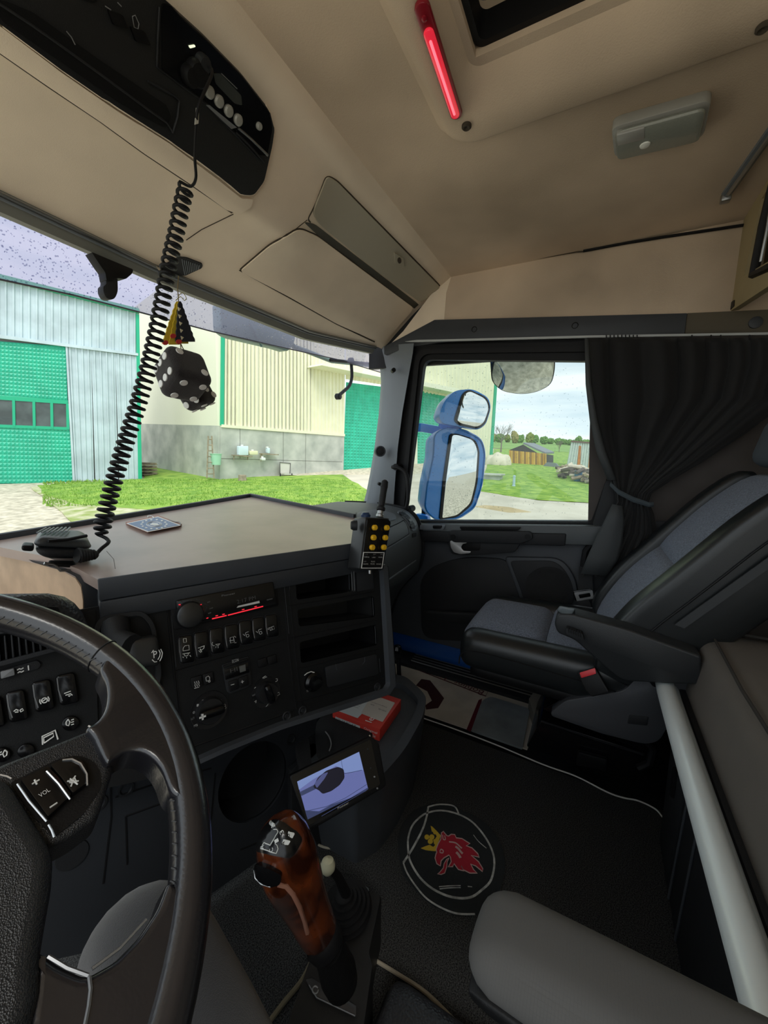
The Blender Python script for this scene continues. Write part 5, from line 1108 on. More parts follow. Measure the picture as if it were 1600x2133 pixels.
# left rim: slate frame curving down over the tan side panel
XL = PX(-.372)
rim_o = [(-90, 1120), (0, 1138), (90, 1163), (150, 1180), (185, 1196), (200, 1214), (205, 1240), (207, 1278)]
rim_i = [(-90, 1130), (0, 1150), (85, 1176), (135, 1190), (160, 1203), (172, 1222), (176, 1245), (178, 1280)]
A = [P(x, y, PX(-.352)) for x, y in rim_o]; B = [P(x, y, XL) for x, y in rim_i]
MB().loft([[p+Vector((.03, 0, -.01)) for p in A], A, [a.lerp(b, .5)+Vector((-.012, 0, .003)) for a, b in zip(A, B)], B, [p+Vector((.012, 0, -.002)) for p in B]], False, False).build('side_rim', grey, dk, 60)
tan = mat('tan_panel', (.50, .34, .22), .55, var=.10, vscale=25)
slab('side_panel', XL, [(-90, 1128), (0, 1148), (85, 1174), (135, 1188), (162, 1203), (174, 1222), (178, 1250), (178, 1282), (60, 1280), (-90, 1270)], .004, tan, dk, off=-.010, bevel=0, label='tan side panel')
# crack lines
lines('scratch', deskP, [[(222, 1148), (237, 1165), (240, 1185)]], .0005, mat('scratch_dark', (.10, .08, .07), .6), dk)
# ================================================================== STEERING WHEEL
WC = Vector((-.733, .324, .786)); WN = Vector((0, -.5, .866)); W1 = Vector((1, 0, 0)); W2 = WN.cross(W1); WR = .217
WP = (WC, WN)
leath = mat('wheel_leather', (.013, .013, .016), .24, bump=.08, bscale=500, spec=.7, coat=.15)
leatg = mat('grained_leather', (.012, .013, .015), .42, bump=.35, bscale=1300, wave='vor')
sw_ = thing('steering_wheel', WC, 'black leather steering wheel with stitched rim and volume keys', 'steering wheel')
def wpt(th, rho, z, rim=1): # point on the rim tube: th around the wheel, rho around the tube
    d = W1*math.cos(th)+W2*math.sin(th); return WC+d*(WR+math.cos(rho)*z)+WN*math.sin(rho)*z*1.22
def rimr(th):
    a = math.degrees(th) % 360; return .0132
rings = []
NT = 120
for i in range(NT):
    th = 2*math.pi*i/NT; rings.append([wpt(th, 2*math.pi*k/20, rimr(th)) for k in range(20)])
rings.append(rings[0]); MB().loft(rings, True, False).build('rim', leath, sw_, 80)
# stitching along the inside of the rim
st = MB()
for i in range(190):
    th = 2*math.pi*i/190; r = rimr(th)+.0006
    st.tube([wpt(th, math.radians(146), r), wpt(th+.008, math.radians(154), r+.0003), wpt(th+.014, math.radians(162), r)], .0005, 4)
st.build('stitching', mat('thread', (.05, .052, .055), .6), sw_, 60)
def seamring(px):
    d = ray(*px); p = P(px[0], px[1], WP); v = p-WC; th = math.atan2(v.dot(W2), v.dot(W1)); mb = MB()
    mb.tube([wpt(th, 2*math.pi*k/20, rimr(th)+.0001) for k in range(21)], .0007, 5); mb.build('leather_seam', rubber, sw_, 60)
seamring((212, 1368))
WQ = (WC-WN*.004, WN)
def pillow(name, px, top, th, rb, m):
    """flat leather part with softly rounded rim: outline on the wheel plane raised by top"""
    src = rnd(px, 16, 5); pts = [P(x, y, (WC+WN*top, WN)) for x, y in src]; out = []
    for i, p in enumerate(pts):                       # even spacing
        q = pts[(i+1) % len(pts)]
        if (q-p).length < 2e-4: continue
        k = max(1, int((q-p).length/.006)); out += [p.lerp(q, j/k) for j in range(k)]
    N = len(out); ar = sum((out[i].cross(out[(i+1) % N])).dot(WN) for i in range(N)); sg = 1 if ar > 0 else -1
    nn = [WN.cross((out[(i+1) % N]-out[i-1])).normalized()*sg for i in range(N)]; nn = [sum((nn[(i+j) % N] for j in range(-3, 4)), Vector())/7 for i in range(N)]; rings = [[p-WN*th for p in out]]
    for a in (0, 18, 36, 54, 72, 90): a = math.radians(a); rings.append([p+v*rb*(1-math.cos(a))-WN*rb*(1-math.sin(a)) for p, v in zip(out, nn)])
    mb = MB().loft(rings, True, False); mb.add(rings[-1], [tuple(t) for t in tessellate_polygon([[Vector(((p-WC).dot(W1), (p-WC).dot(W2), 0)) for p in rings[-1]]])]); return mb.build(name, m, sw_, 75)
# grip web between rim and upper spoke
webo = [(228, 1362), (272, 1386), (308, 1428), (340, 1480), (366, 1540), (380, 1600), (384, 1668), (356, 1650), (338, 1600), (318, 1575), (294, 1562), (268, 1562), (248, 1572), (222, 1596), (206, 1560), (194, 1532), (176, 1516), (204, 1500), (220, 1478), (226, 1450), (224, 1420), (206, 1388)]
pillow('thumb_grip', webo, .0125, .024, .0045, leath)
# upper spoke
spk = [(-80, 1640), (0, 1590), (110, 1548), (180, 1520), (204, 1508), (224, 1530), (236, 1570), (238, 1600), (222, 1650), (206, 1700), (150, 1740), (110, 1760), (-80, 1800)]
pillow('spoke', spk, .006, .024, .005, leatg)
q1 = (WC+WN*.0062, WN)
slab('pad_recess', q1, rnd([(20, 1632), (120, 1582), (165, 1572, 20), (205, 1592, 22), (212, 1640, 20), (170, 1700), (112, 1745), (60, 1690)], 10), .0006, black, sw_, bevel=0)
vk = slab('volume_key', q1, rnd([(40, 1634), (97, 1606), (122, 1632), (146, 1665), (97, 1712)], 5), .006, gloss, sw_, bevel=.002)
mk = slab('mute_key', q1, rnd([(101, 1604), (140, 1583, 16), (172, 1592, 20), (183, 1630, 12), (176, 1642), (148, 1663), (124, 1630)], 5), .006, gloss, sw_, bevel=.002)
q2 = (q1[0]+WN*.0064, WN); pr_ = mat('soft_white', (.55, .55, .53), .5)
lines('signs', q2, [[(67, 1633), (82, 1624)], [(72, 1624), (77, 1634)], [(104, 1682), (119, 1672)]], .00055, pr_, vk)
ptext('lettering', 'VOL', q2, (84, 1662), (105, 1648), 9, pr_, vk, off=.0002)
lines('mute_symbol', q2, [[(140, 1627), (164, 1627)], [(145, 1630), (155, 1618), (160, 1630), (145, 1630)], [(148, 1638), (157, 1616)], [(146, 1622), (162, 1634)]], .0005, pr_, mk)
silver_l = mat('silver_edge', (.55, .56, .57), .25, metal=.7)
lines('silver_line', q2, [[(36, 1633), (60, 1668), (97, 1711)], [(97, 1606), (122, 1632), (146, 1665)], [(130, 1583), (150, 1581), (168, 1590), (181, 1612), (182, 1636)], [(101, 1718), (108, 1730), (113, 1744)], [(0, 1614), (14, 1617), (24, 1622)]], .0006, silver_l, sw_)
lines('silver_line', (WC+WN*.0066, WN), [[(184, 1512), (205, 1523), (222, 1545), (232, 1575)]], .0008, silver_l, sw_)
# airbag boss
hub = [(-260, 1560), (-60, 1600), (0, 1608), (28, 1624), (62, 1678), (100, 1738), (116, 1775), (112, 1840), (98, 1920), (88, 1985), (88, 2060), (66, 2140), (-40, 2300), (-420, 2300)]
pillow('airbag_cover', hub, .017, .040, .010, leatg)
# lower spoke web
low = [(80, 1975), (130, 2010), (182, 2032), (240, 2000), (290, 1950), (330, 1890), (352, 1830), (392, 1850), (404, 1930), (392, 2010), (372, 2090), (330, 2220), (40, 2240), (60, 2100)]
pillow('lower_spoke', low, .010, .025, .005, leath)
lines('silver_line', (WC+WN*.0105, WN), [[(186, 2034), (189, 2060), (185, 2095), (176, 2140)], [(100, 1992), (140, 2016), (184, 2032)], [(192, 2018), (250, 1975), (305, 1915)]], .0009, mat('dull_silver', (.22, .225, .23), .3, metal=.6), sw_)
MB().cyl(WC-WN*.20, WN, .045, .18, 24).build('column', dark, sw_)

# ================================================================== DRIVER'S LEG
per = thing('person', (-.46, .2, .2), 'right leg of the seated driver in dark grey trousers', 'person')
trou = mat('dark_trousers', (.020, .020, .022), .9, bump=.4, bscale=700, sheen=.3)
path = [(-.70, -.22, .35), (-.65, -.05, .37), (-.580, .12, .375), (-.520, .26, .37), (-.478, .38, .365), (-.457, .455, .355), (-.455, .505, .31), (-.462, .525, .25), (-.47, .54, .14), (-.475, .55, .03)]
rad_ = [.095, .092, .085, .077, .070, .067, .062, .056, .052, .050]
sp = spl(path, 4); rs = [rad_[min(i//4, 9)]*(1-(i % 4)/4)+rad_[min(i//4+1, 9)]*((i % 4)/4) for i in range(len(sp))]
mb = MB().tube(sp, rs, 24)
o = mb.build('trousers', trou, per, 80)
MB().tube([Vector(p)+Vector((.072*rad_[i]/.08, 0, .028)) for i, p in enumerate(path[:5])], .0022, 6).build('side_seam', mat('seam_dark', (.015, .015, .017), .9), per)
MB().soft(box8(-.525, -.425, .50, .78, -.06, .03), .035, 8).build('shoe', rubber, per)

# ================================================================== GEAR LEVER
gl = thing('gear_lever', (-.24, .33, .05), 'burl wood gear lever with black shift pattern plate', 'gear lever')
wm = bpy.data.materials.new('burl_wood'); wm.use_nodes = True; t_ = wm.node_tree; b_ = t_.nodes['Principled BSDF']
nz1 = t_.nodes.new('ShaderNodeTexNoise'); nz1.inputs['Scale'].default_value = 14; nz1.inputs['Detail'].default_value = 8; nz1.inputs['Distortion'].default_value = 1.6
rp = t_.nodes.new('ShaderNodeValToRGB'); rp.color_ramp.elements[0].position = .38; rp.color_ramp.elements[0].color = (.022, .005, .002, 1); rp.color_ramp.elements[1].position = .66; rp.color_ramp.elements[1].color = (.13, .028, .007, 1)
tcw = t_.nodes.new('ShaderNodeTexCoord'); t_.links.new(tcw.outputs['Object'], nz1.inputs['Vector']); t_.links.new(nz1.outputs['Fac'], rp.inputs[0]); t_.links.new(rp.outputs[0], b_.inputs['Base Color'])
b_.inputs['Roughness'].default_value = .16; b_.inputs['Coat Weight'].default_value = .7; b_.inputs['Coat Roughness'].default_value = .05
rows_ = [(578, 1708, 8, -.352), (580, 1712, 26, -.352), (584, 1722, 40, -.351), (588, 1742, 52, -.350), (594, 1768, 58, -.348), (603, 1798, 60, -.345), (614, 1828, 56, -.340), (627, 1858, 50, -.334), (640, 1888, 45, -.328), (652, 1915, 42, -.322), (663, 1938, 39, -.316), (668, 1948, 36, -.314)]
def rowpts(rows): return [P(x, y, PX(X)) for x, y, w, X in rows], [w/F*(P(x, y, PX(X))-CAM).dot(FW) for x, y, w, X in rows]
pp, rr_ = rowpts(rows_); pps = spl(pp, 3); rrs = [v.x for v in spl([Vector((r, 0, 0)) for r in rr_], 3)]
mb = MB().tube(pps, rrs, 28); gk = mb.build('wooden_grip', wm, gl, 70); bk2 = bvh_of(gk)
surfpatch('top_plate', bk2, rnd([(573, 1709, 10), (590, 1714), (618, 1734, 10), (628, 1750, 8), (613, 1777, 6), (602, 1786, 6), (570, 1780), (537, 1772, 6), (541, 1742, 8), (556, 1720, 8)], 8), .003, gloss, gl, res=12)
surfpatch('range_button', bk2, rnd([(540, 1793, 6), (565, 1802), (589, 1816, 6), (586, 1834, 8), (568, 1840, 8), (550, 1834, 8), (537, 1812, 8)], 6), .006, gloss, gl, res=12)
surfwire('button_edge', bk2, [(538, 1806), (541, 1822), (552, 1833), (568, 1838)], .0008, silver_l, gl, off=.006)
pw_ = mat('shift_white', (.62, .64, .62), .4)
surfwire('shift_gate', bk2, [(573, 1729), (579, 1729), (581, 1733), (566, 1760), (554, 1756), (551, 1760), (550, 1767), (577, 1775), (581, 1766), (579, 1759), (575, 1756), (578, 1750)], .0006, pw_, gl, off=.0036, step=4)
for q in ([(565, 1715), (575, 1718), (573, 1725), (563, 1721)], [(590, 1747), (603, 1751), (600, 1759), (587, 1757)], [(600, 1732), (611, 1736), (607, 1746), (598, 1741)], ): surfpatch('shift_field', bk2, rnd(q, 2), .0042, pw_, gl, res=10)
for s_, x, y, m_ in (('R', 554, 1766, pw_), ('C', 572, 1770, pw_), ('2', 576, 1724, pw_), ('3', 592, 1734, pw_), ('1', 582, 1751, pw_), ('5', 568, 1722, black), ('4', 594, 1756, black), ('6', 603, 1741, black)):
    h, nn = hit(bk2, x, y)
    if h:
        ux_ = (-UP*.9-RT*-.35); ux_ = (ux_-nn*ux_.dot(nn)).normalized()*-1; uy_ = nn.cross(ux_); text('lettering', s_, h+nn*.0046, ux_, uy_, .0036, .0050, m_, gl, th=0)
h, nn = hit(bk2, 600, 1733)
r2 = [(660, 1945, 40, -.316), (671, 1952, 40, -.314), (681, 1968, 37, -.311), (686, 1976, 32, -.310)]
p_, q_ = rowpts(r2); MB().tube(p_, q_, 24).build('collar', rubber, gl, 60)
r2 = [(684, 1974, 30, -.310), (694, 2000, 34, -.303), (704, 2025, 38, -.296), (712, 2048, 34, -.292), (718, 2062, 10, -.290)]
p_, q_ = rowpts(r2); MB().tube(p_, q_, 24).build('boot', black, gl, 60)
r2 = [(600, 1832, 6, -.36), (612, 1880, 24, -.335), (630, 1915, 22, -.328), (648, 1940, 14, -.322)]
p_, q_ = rowpts(r2); MB().tube(spl(p_, 3), [v.x for v in spl([Vector((r, 0, 0)) for r in q_], 3)], 16).build('splitter_paddle', grey, gl, 60)
surfwire('grip_inlay', bk2, [(579, 1842), (596, 1846), (610, 1862), (624, 1890), (634, 1918), (640, 1944)], .0035, mat('pale_wood', (.26, .12, .08), .25, coat=.5), gl, off=-.001)
# console that carries the levers
con = thing('lever_console', (-.2, .3, .05), 'black lever console with rubber bellows between carpet and seat', 'console')
cz = PZ(.12)
co = [P(x, y, cz) for x, y in rnd([(648, 1985), (700, 1880), (725, 1850), (790, 1854, 8), (795, 1866, 6), (770, 1985, 8), (778, 2010), (760, 2140, 6), (700, 2260), (560, 2300), (600, 2120)], 8)]
cl_ = sum(co, Vector())/len(co)
MB().loft([[cl_+(p-cl_)*1.04-Vector((0, 0, .12)) for p in co], [p-Vector((0, 0, .008)) for p in co], [cl_+(p-cl_)*.96 for p in co]]).build('body', mat('satin_black', (.009, .009, .0095), .5, bump=.2, bscale=400), con, 40)
bc = P(722, 1893, PZ(.125)); bxs = []
prof_ = []
for i in range(5): r = .048-.0075*i; prof_ += [(r, .004+.007*i), (r-.001, .009+.007*i), (r-.006, .0085+.007*i)]
MB().lathe(bc, (-.15, .1, 1), [(.050, 0)]+prof_+[(.001, .042)], 28).build('bellows', rubber, con)
MB().prism([P(x, y, PZ(.122)) for x, y in rnd([(690, 1850), (762, 1852), (752, 1940), (700, 1965), (672, 1930)], 10)], (0, 0, .004), .001).build('bellows_flange', black, con)
for x, y in ((761, 1857), (739, 1928)): MB().lathe(P(x, y, PZ(.127)), (0, 0, 1), [(.007, 0), (.007, .003), (.003, .005), (.0001, .003)], 14).build('screw', steel, con)
pa_, pb_ = bc+Vector((0, 0, .03)), P(683, 1803, PX(-.19))
hl_ = thing('hand_lever', bc, 'small black lever with cream ball behind the gear lever', 'lever')
MB().tube([pa_, pa_.lerp(pb_, .5)+Vector((0, 0, .01)), pb_], [.010, .008, .007], 12).build('stick', rubber, hl_)
MB().lathe(pb_-UP*.014, UP, [(.0001, -.001), (.008, .001), (.013, .008), (.0135, .016), (.010, .024), (.0001, .028)], 20).build('cream_ball', mat('ivory_plastic', (.62, .62, .45), .35), hl_)
MB().prism([P(x, y, PZ(.122)) for x, y in [(637, 2043), (650, 2040), (742, 2098), (742, 2118), (725, 2110), (660, 2078), (650, 2068)]], (0, 0, .003), .0006).build('name_plate', mat('plate_dark', (.035, .034, .036), .4), con)
wire('plate_symbol', PZ(.126), ell(657, 2062, 6, 8, 12), .0012, greyprint, con)
wire('plate_edge', PZ(.126), [(644, 2052), (660, 2078), (740, 2116)], .0010, mat('mid_grey', (0, 0, 0)), con)
MB().soft(box8(-.37, -.16, .02, .24, -.02, .10), .03, 8).build('rear_cover', leather, con)
# pale piping on the carpet edges
pipe = mat('pale_piping', (.42, .38, .30), .9, bump=.5, bscale=500)
MB().tube(spl([P(x, y, PZ(.006)) for x, y in ((655, 1988), (630, 2040), (590, 2090), (545, 2150))], 4), .0045, 8).build('piping', mat('dirty_piping', (.20, .17, .11), .9, bump=.5, bscale=500), tun)
MB().tube(spl([P(x, y, PZ(.006)) for x, y in ((778, 1998), (830, 2030), (890, 2070), (960, 2140))], 4), .0035, 8).build('piping', pipe, tun)
MB().tube(spl([P(x, y, PZ(.003)) for x, y in ((431, 1864), (480, 1812), (534, 1768))], 4), .0012, 6).build('piping', pipe, tun)
MB().tube(spl([P(x, y, PZ(.004)) for x, y in ((654, 1755), (680, 1766), (705, 1764), (722, 1751))], 5), .0028, 8).build('piping', pipe, tun)
MB().tube(spl([P(x, y, PZ(.003)) for x, y in ((870, 1492), (940, 1516), (1030, 1550), (1130, 1592), (1200, 1617), (1265, 1650), (1300, 1662), (1330, 1668), (1365, 1685), (1380, 1702))], 5), .0022, 8).build('piping', mat('white_piping', (.62, .62, .58), .8), tun)
# front closing of the tunnel and dark foot space
# ================================================================== EMBLEM MAT
EZ = .002
em_ = thing('emblem_mat', P(935, 1790, PZ(0)), 'round carpet badge with crowned red griffin head in white rings', 'mat')
def eo(pts): return [(820+x/6.667, 1660+y/6.667) for x, y in pts]
def flat(name, pts, m, z, h=.0012, r=0, parent=em_):
    q = [P(x, y, PZ(z)) for x, y in (rnd(pts, r) if r else pts)]; return MB().prism(q, (0, 0, h)).build(name, m, parent)
disc = [(60, 700), (70, 520), (130, 380), (270, 210), (470, 125), (640, 95), (850, 125), (940, 200), (1130, 280), (1330, 430), (1480, 650), (1550, 900), (1540, 1050), (1480, 1300), (1400, 1500), (1150, 1640), (960, 1640), (720, 1590), (500, 1480), (300, 1300), (120, 1050)]
flat('pad', [tuple(p) for p in spl([Vector((*p, 0)) for p in eo(disc)], 4, True)][:0] or [(p.x, p.y) for p in spl([Vector((*p, 0)) for p in eo(disc)], 4, True)], mat('badge_felt', (.014, .017, .019), .95, bump=.6, bscale=300), EZ, .004)
z1 = EZ+.004
def ribbon(name, pts, w, m, z, closed=False, k=4, parent=em_):
    s_ = spl([Vector((*p, 0)) for p in eo(pts)], k, closed)
    if closed: s_.append(s_[0])
    c = [P(v.x, v.y, PZ(z)) for v in s_]; L_ = []; R_ = []
    for i, p in enumerate(c):
        t = (c[min(i+1, len(c)-1)]-c[max(i-1, 0)]).normalized(); nn = Vector((-t.y, t.x, 0))*w/2; L_.append(p+nn); R_.append(p-nn)
    return MB().loft([L_, [p+Vector((0, 0, .001)) for p in L_], [p+Vector((0, 0, .001)) for p in R_], R_], False, False).build(name, m, parent, 60)
wh = mat('worn_white_print', (.42, .43, .42), .9, var=.3, vscale=60)
ring = [(200, 700), (205, 560), (260, 400), (370, 280), (480, 220), (660, 190), (880, 235), (1080, 340), (1230, 500), (1340, 680), (1395, 850), (1390, 1020), (1340, 1180), (1230, 1290), (1100, 1385), (950, 1410), (760, 1380), (560, 1290), (400, 1160), (290, 1010), (220, 860)]
ribbon('ring_print', ring, .0046, wh, z1, True)
ribbon('ring_print', [(480, 140), (640, 105), (840, 130), (905, 240)], .0040, wh, z1)
ribbon('ring_print', [(482, 140), (455, 290), (390, 480), (250, 740), (135, 915)], .0050, wh, z1)
ribbon('ring_print', [(135, 915), (190, 1060), (330, 1270), (480, 1430), (700, 1560), (900, 1625), (1130, 1630)], .0034, wh, z1)
ribbon('ring_print', [(630, 1250), (780, 1238), (930, 1235)], .0016, wh, z1); ribbon('ring_print', [(640, 1280), (780, 1265), (930, 1262)], .0016, wh, z1); ribbon('ring_print', [(1030, 1245), (1090, 1250)], .0016, wh, z1); ribbon('ring_print', [(1110, 530), (1180, 620), (1290, 715)], .0012, wh, z1)
outl = mat('pink_outline', (.50, .34, .33), .9)
gr = mat('griffin_red', (.36, .012, .03), .85, bump=.3, bscale=400)
head = [(655, 590), (665, 500), (690, 480), (740, 540), (765, 545), (800, 520), (850, 525), (870, 570), (950, 580), (1060, 650), (1010, 680), (1090, 710), (1170, 790), (1190, 840), (1080, 815), (1180, 900), (1240, 1000), (1235, 1040), (1140, 960), (1070, 935), (1110, 1010), (1160, 1060), (1060, 1060), (960, 1010), (940, 960), (975, 1030), (900, 1010), (840, 930), (820, 970), (760, 975), (800, 900), (790, 840), (770, 810), (700, 850), (660, 890), (650, 960), (600, 930), (575, 850), (590, 790), (600, 770), (590, 730), (620, 650)]
cx = sum(p[0] for p in head)/len(head); cy = sum(p[1] for p in head)/len(head)
MB().prism([P(x, y, PZ(z1)) for x, y in eo(head)], (0, 0, .0012)).build('griffin_head', gr, em_)
ribbon('outline', head+[head[0]], .0022, outl, z1+.0013, False, 1)
ribbon('outline', [(770, 625), (860, 640), (930, 700), (950, 715)], .003, outl, z1+.0013); ribbon('outline', [(860, 690), (900, 720), (930, 760), (960, 790)], .005, outl, z1+.0013)
ribbon('outline', [(870, 770), (900, 800), (930, 850)], .006, outl, z1+.0013); ribbon('outline', [(640, 770), (680, 780), (690, 750), (660, 730), (640, 760)], .0022, outl, z1+.0013); ribbon('outline', [(680, 530), (690, 590), (720, 590), (710, 540)], .0022, outl, z1+.0013)
tong = [(770, 850), (735, 870), (700, 930), (690, 990), (640, 1050), (610, 1070), (660, 1080), (710, 1060), (740, 970), (745, 900)]
MB().prism([P(x, y, PZ(z1)) for x, y in eo(tong)], (0, 0, .0012)).build('tongue', gr, em_); ribbon('outline', tong+[tong[0]], .0016, outl, z1+.0013, False, 1)
gold = mat('crown_yellow', (.55, .38, .03), .85)
crown = [(655, 540), (610, 490), (540, 420), (515, 405), (530, 480), (580, 510), (600, 550), (575, 590), (550, 600), (560, 650), (580, 670), (550, 700), (500, 670), (440, 690), (380, 715), (450, 740), (530, 750), (585, 755), (600, 690), (630, 610)]
MB().prism([P(x, y, PZ(z1)) for x, y in eo(crown)], (0, 0, .0012)).build('crown', gold, em_)
for x, y, r in ((462, 560, 34), (530, 560, 36), (510, 620, 36), (575, 495, 26), (490, 705, 28)): MB().prism([P(a, b, PZ(z1+.0008)) for a, b in eo(ell(x, y, r, r, 14))], (0, 0, .0010)).build('crown_pearl', gold, em_)

# ================================================================== PASSENGER FOOTWELL
FZ = -.052
pad_ = [(800, 1345), (850, 1335), (900, 1372), (1000, 1432), (1134, 1455), (1130, 1500), (1098, 1563), (985, 1524), (886, 1490), (790, 1450)]
fmat = thing('vinyl_floor_mat', P(930, 1440, PZ(FZ)), 'cream vinyl mat with brown chevron and red script on the right floor', 'mat')
vin = mat('cream_vinyl', (.55, .50, .42), .5, bump=.3, bscale=14, var=.12, vscale=9)
flat('mat', pad_, vin, FZ, .006, 0, fmat)
q = [P(x, y, PZ(FZ+.008)) for x, y in ((861.5, 1392), (873, 1378), (1020, 1433), (1012, 1450))]
ink = mat('maroon_ink', (.05, .004, .008), .6)
MB().tube(q+[q[0]], .0022, 6).build('script_frame', ink, fmat)
ux_ = (q[0]-q[3]).normalized(); ux_ = -ux_
tz_ = PZ(FZ+.0085); o_ = P(1012, 1437, tz_); e_ = P(876, 1384, tz_)
text('script', 'Bohlins  Trucking', o_, e_-o_, Vector((0, 0, 1)).cross(e_-o_), (e_-o_).length, .055, mat('maroon_script', (.10, .010, .018), .6), fmat, th=.001)
flat('chevron', [(867, 1428), (878, 1415), (896, 1418), (925, 1455), (913, 1475), (888, 1478), (886, 1470), (900, 1460), (890, 1440)], mat('brown_chevron', (.055, .014, .012), .6), FZ+.006, .002, 0, fmat)
flat('red_edge', [(997, 1459), (1004, 1456), (1000, 1490), (980, 1525), (972, 1520)], mat('red_edge', (.12, .005, .015), .6), FZ+.006, .002, 0, fmat)
pl_ = thing('metal_plate', P(1040, 1505, PZ(FZ)), 'scratched grey metal plate standing on the cream floor mat', 'plate')
flat('plate', [(1004, 1462, 10), (1022, 1454, 8), (1104, 1480, 3), (1088, 1562, 2), (982, 1524, 2)], mat('worn_zinc', (.30, .33, .33), .42, metal=.35, bump=.3, bscale=12, var=.18, vscale=10), FZ+.01, .008, 3, pl_)
cf = thing('cardboard_sheet', P(1150, 1480, PZ(FZ)), 'pale folded board edge beside the black seat base', 'board')
MB().prism([P(x, y, PZ(FZ+.01)) for x, y in ((1100, 1478), (1118, 1452), (1135, 1458), (1112, 1520))], (0, 0, .05)).build('sheet', mat('pale_board', (.28, .26, .21), .7), cf)
sm_ = thing('boot_lever', P(828, 1352, PX(.55)), 'black ball-topped lever beside the dashboard near the door step', 'lever')
MB().tube([P(832, 1420, PX(.50)), P(830, 1370, PX(.50))], .008, 10).build('stick', black, sm_)
c = P(828, 1352, PX(.50)); MB().lathe(c-Vector((0, 0, .016)), (0, 0, 1), [(.0001, 0), (.012, .004), (.016, .016), (.012, .028), (.0001, .032)], 20).build('knob', gloss, sm_)

# ================================================================== PASSENGER SEAT
seat = thing('passenger_seat', (.69, -.05, .0), 'blue-grey cloth passenger seat with black leather bolsters', 'seat')
cloth = mat('blue_grey_cloth', (.15, .175, .23), .95, bump=.7, bscale=600, var=.35, vscale=260, sheen=.1)
lth = mat('seat_leather', (.012, .014, .015), .34, bump=.10, bscale=900, wave='vor')
def S(x0, x1, y0, y1, z0, z1, zf0=None, zf1=None): # z at front (y1) may differ
    return [(x0, y0, z0), (x1, y0, z0), (x1, y1, zf0 if zf0 is not None else z0), (x0, y1, zf0 if zf0 is not None else z0), (x0, y0, z1), (x1, y0, z1), (x1, y1, zf1 if zf1 is not None else z1), (x0, y1, zf1 if zf1 is not None else z1)]
MB().soft(S(.515, .875, .085, .345, .37, .462, .36, .458), .045, 12, .006).build('cushion_front', cloth, seat, 80)
MB().soft(S(.515, .875, -.13, .088, .38, .463, .38, .465), .022, 10, .003).build('cushion_rear', cloth, seat, 80)
MB().soft(S(.445, .545, -.14, .335, .345, .475, .345, .468), .045, 14).build('side_bolster', lth, seat, 80)
MB().soft(S(.845, .935, -.14, .335, .345, .480, .345, .455), .045, 14).build('side_bolster', lth, seat, 80)
MB().soft(S(.46, .93, -.14, .30, .32, .37), .02, 6).build('seat_pan', black, seat, 80)
MB().tube(spl([(.4435, y, z) for y, z in ((-.13, .405), (0, .412), (.15, .418), (.27, .418), (.318, .40), (.325, .365))], 4), .0022, 6).build('piping', rubber, seat)
bp_ = [(-.055, .455), (-.088, .54), (-.135, .625), (-.195, .705), (-.255, .785), (-.315, .865), (-.375, .93), (-.43, .975)]
bps = spl([Vector((0, y, z)) for y, z in bp_], 3)
def strip(name, x0, x1, fr_, bk, m, r=.03, tape=0, i0=0, i1=None, xs=None):
    rings = []; P_ = bps[i0:i1]
    for i, p in enumerate(P_):
        t = (P_[min(i+1, len(P_)-1)]-P_[max(i-1, 0)]).normalized(); nn = Vector((0, t.z, -t.y)); e = min(1, .35+.65*math.sin(min(1, (i+.4)/2.5)*math.pi/2), .35+.65*math.sin(min(1, (len(P_)-i-.6)/2.5)*math.pi/2))
        s_ = i/(len(P_)-1); a, b = x0+tape*s_*s_, x1-tape*s_*s_; f_, k_ = fr_*e, bk*e; q = []
        for j in range(24):
            an = 2*math.pi*j/24; ce, se = math.cos(an), math.sin(an); u = math.copysign(abs(ce)**.45, ce); v = math.copysign(abs(se)**.45, se)
            X = (a+b)/2+(b-a)/2*u; d = (f_ if v > 0 else k_)*v; q.append(Vector((X, p.y, p.z))+nn*d)
        rings.append(q)
    return MB().loft(rings).build(name, m, seat, 80)
strip('backrest_lower', .515, .875, .020, .06, cloth, i1=11); strip('backrest_upper', .515, .875, .022, .06, cloth, i0=10)
strip('back_bolster', .440, .530, .028, .17, lth, tape=.01); strip('back_bolster', .860, .950, .040, .17, lth, tape=.01)
strip('back_shell', .455, .935, .0, .20, dark, tape=.01)
sd3 = [Vector((.438+.01*(i/(len(bps)-1))**2, p.y, p.z)) for i, p in enumerate(bps)]
MB().tube([p+Vector((-.001, -.025, -.030)) for p in sd3[2:]], .0024, 6).build('piping', rubber, seat)
MB().soft([(.56, -.50, 1.0), (.92, -.50, 1.0), (.92, -.40, 1.005), (.56, -.40, 1.005), (.58, -.53, 1.15), (.90, -.53, 1.15), (.90, -.43, 1.16), (.58, -.43, 1.16)], .045, 12).build('headrest', mat('headrest_cloth', (.075, .09, .105), .9, bump=.7, bscale=500), seat, 80)
for x in (.66, .80): MB().tube([(x, -.46, .93), (x, -.47, 1.03)], .008, 10).build('headrest_post', steel, seat)
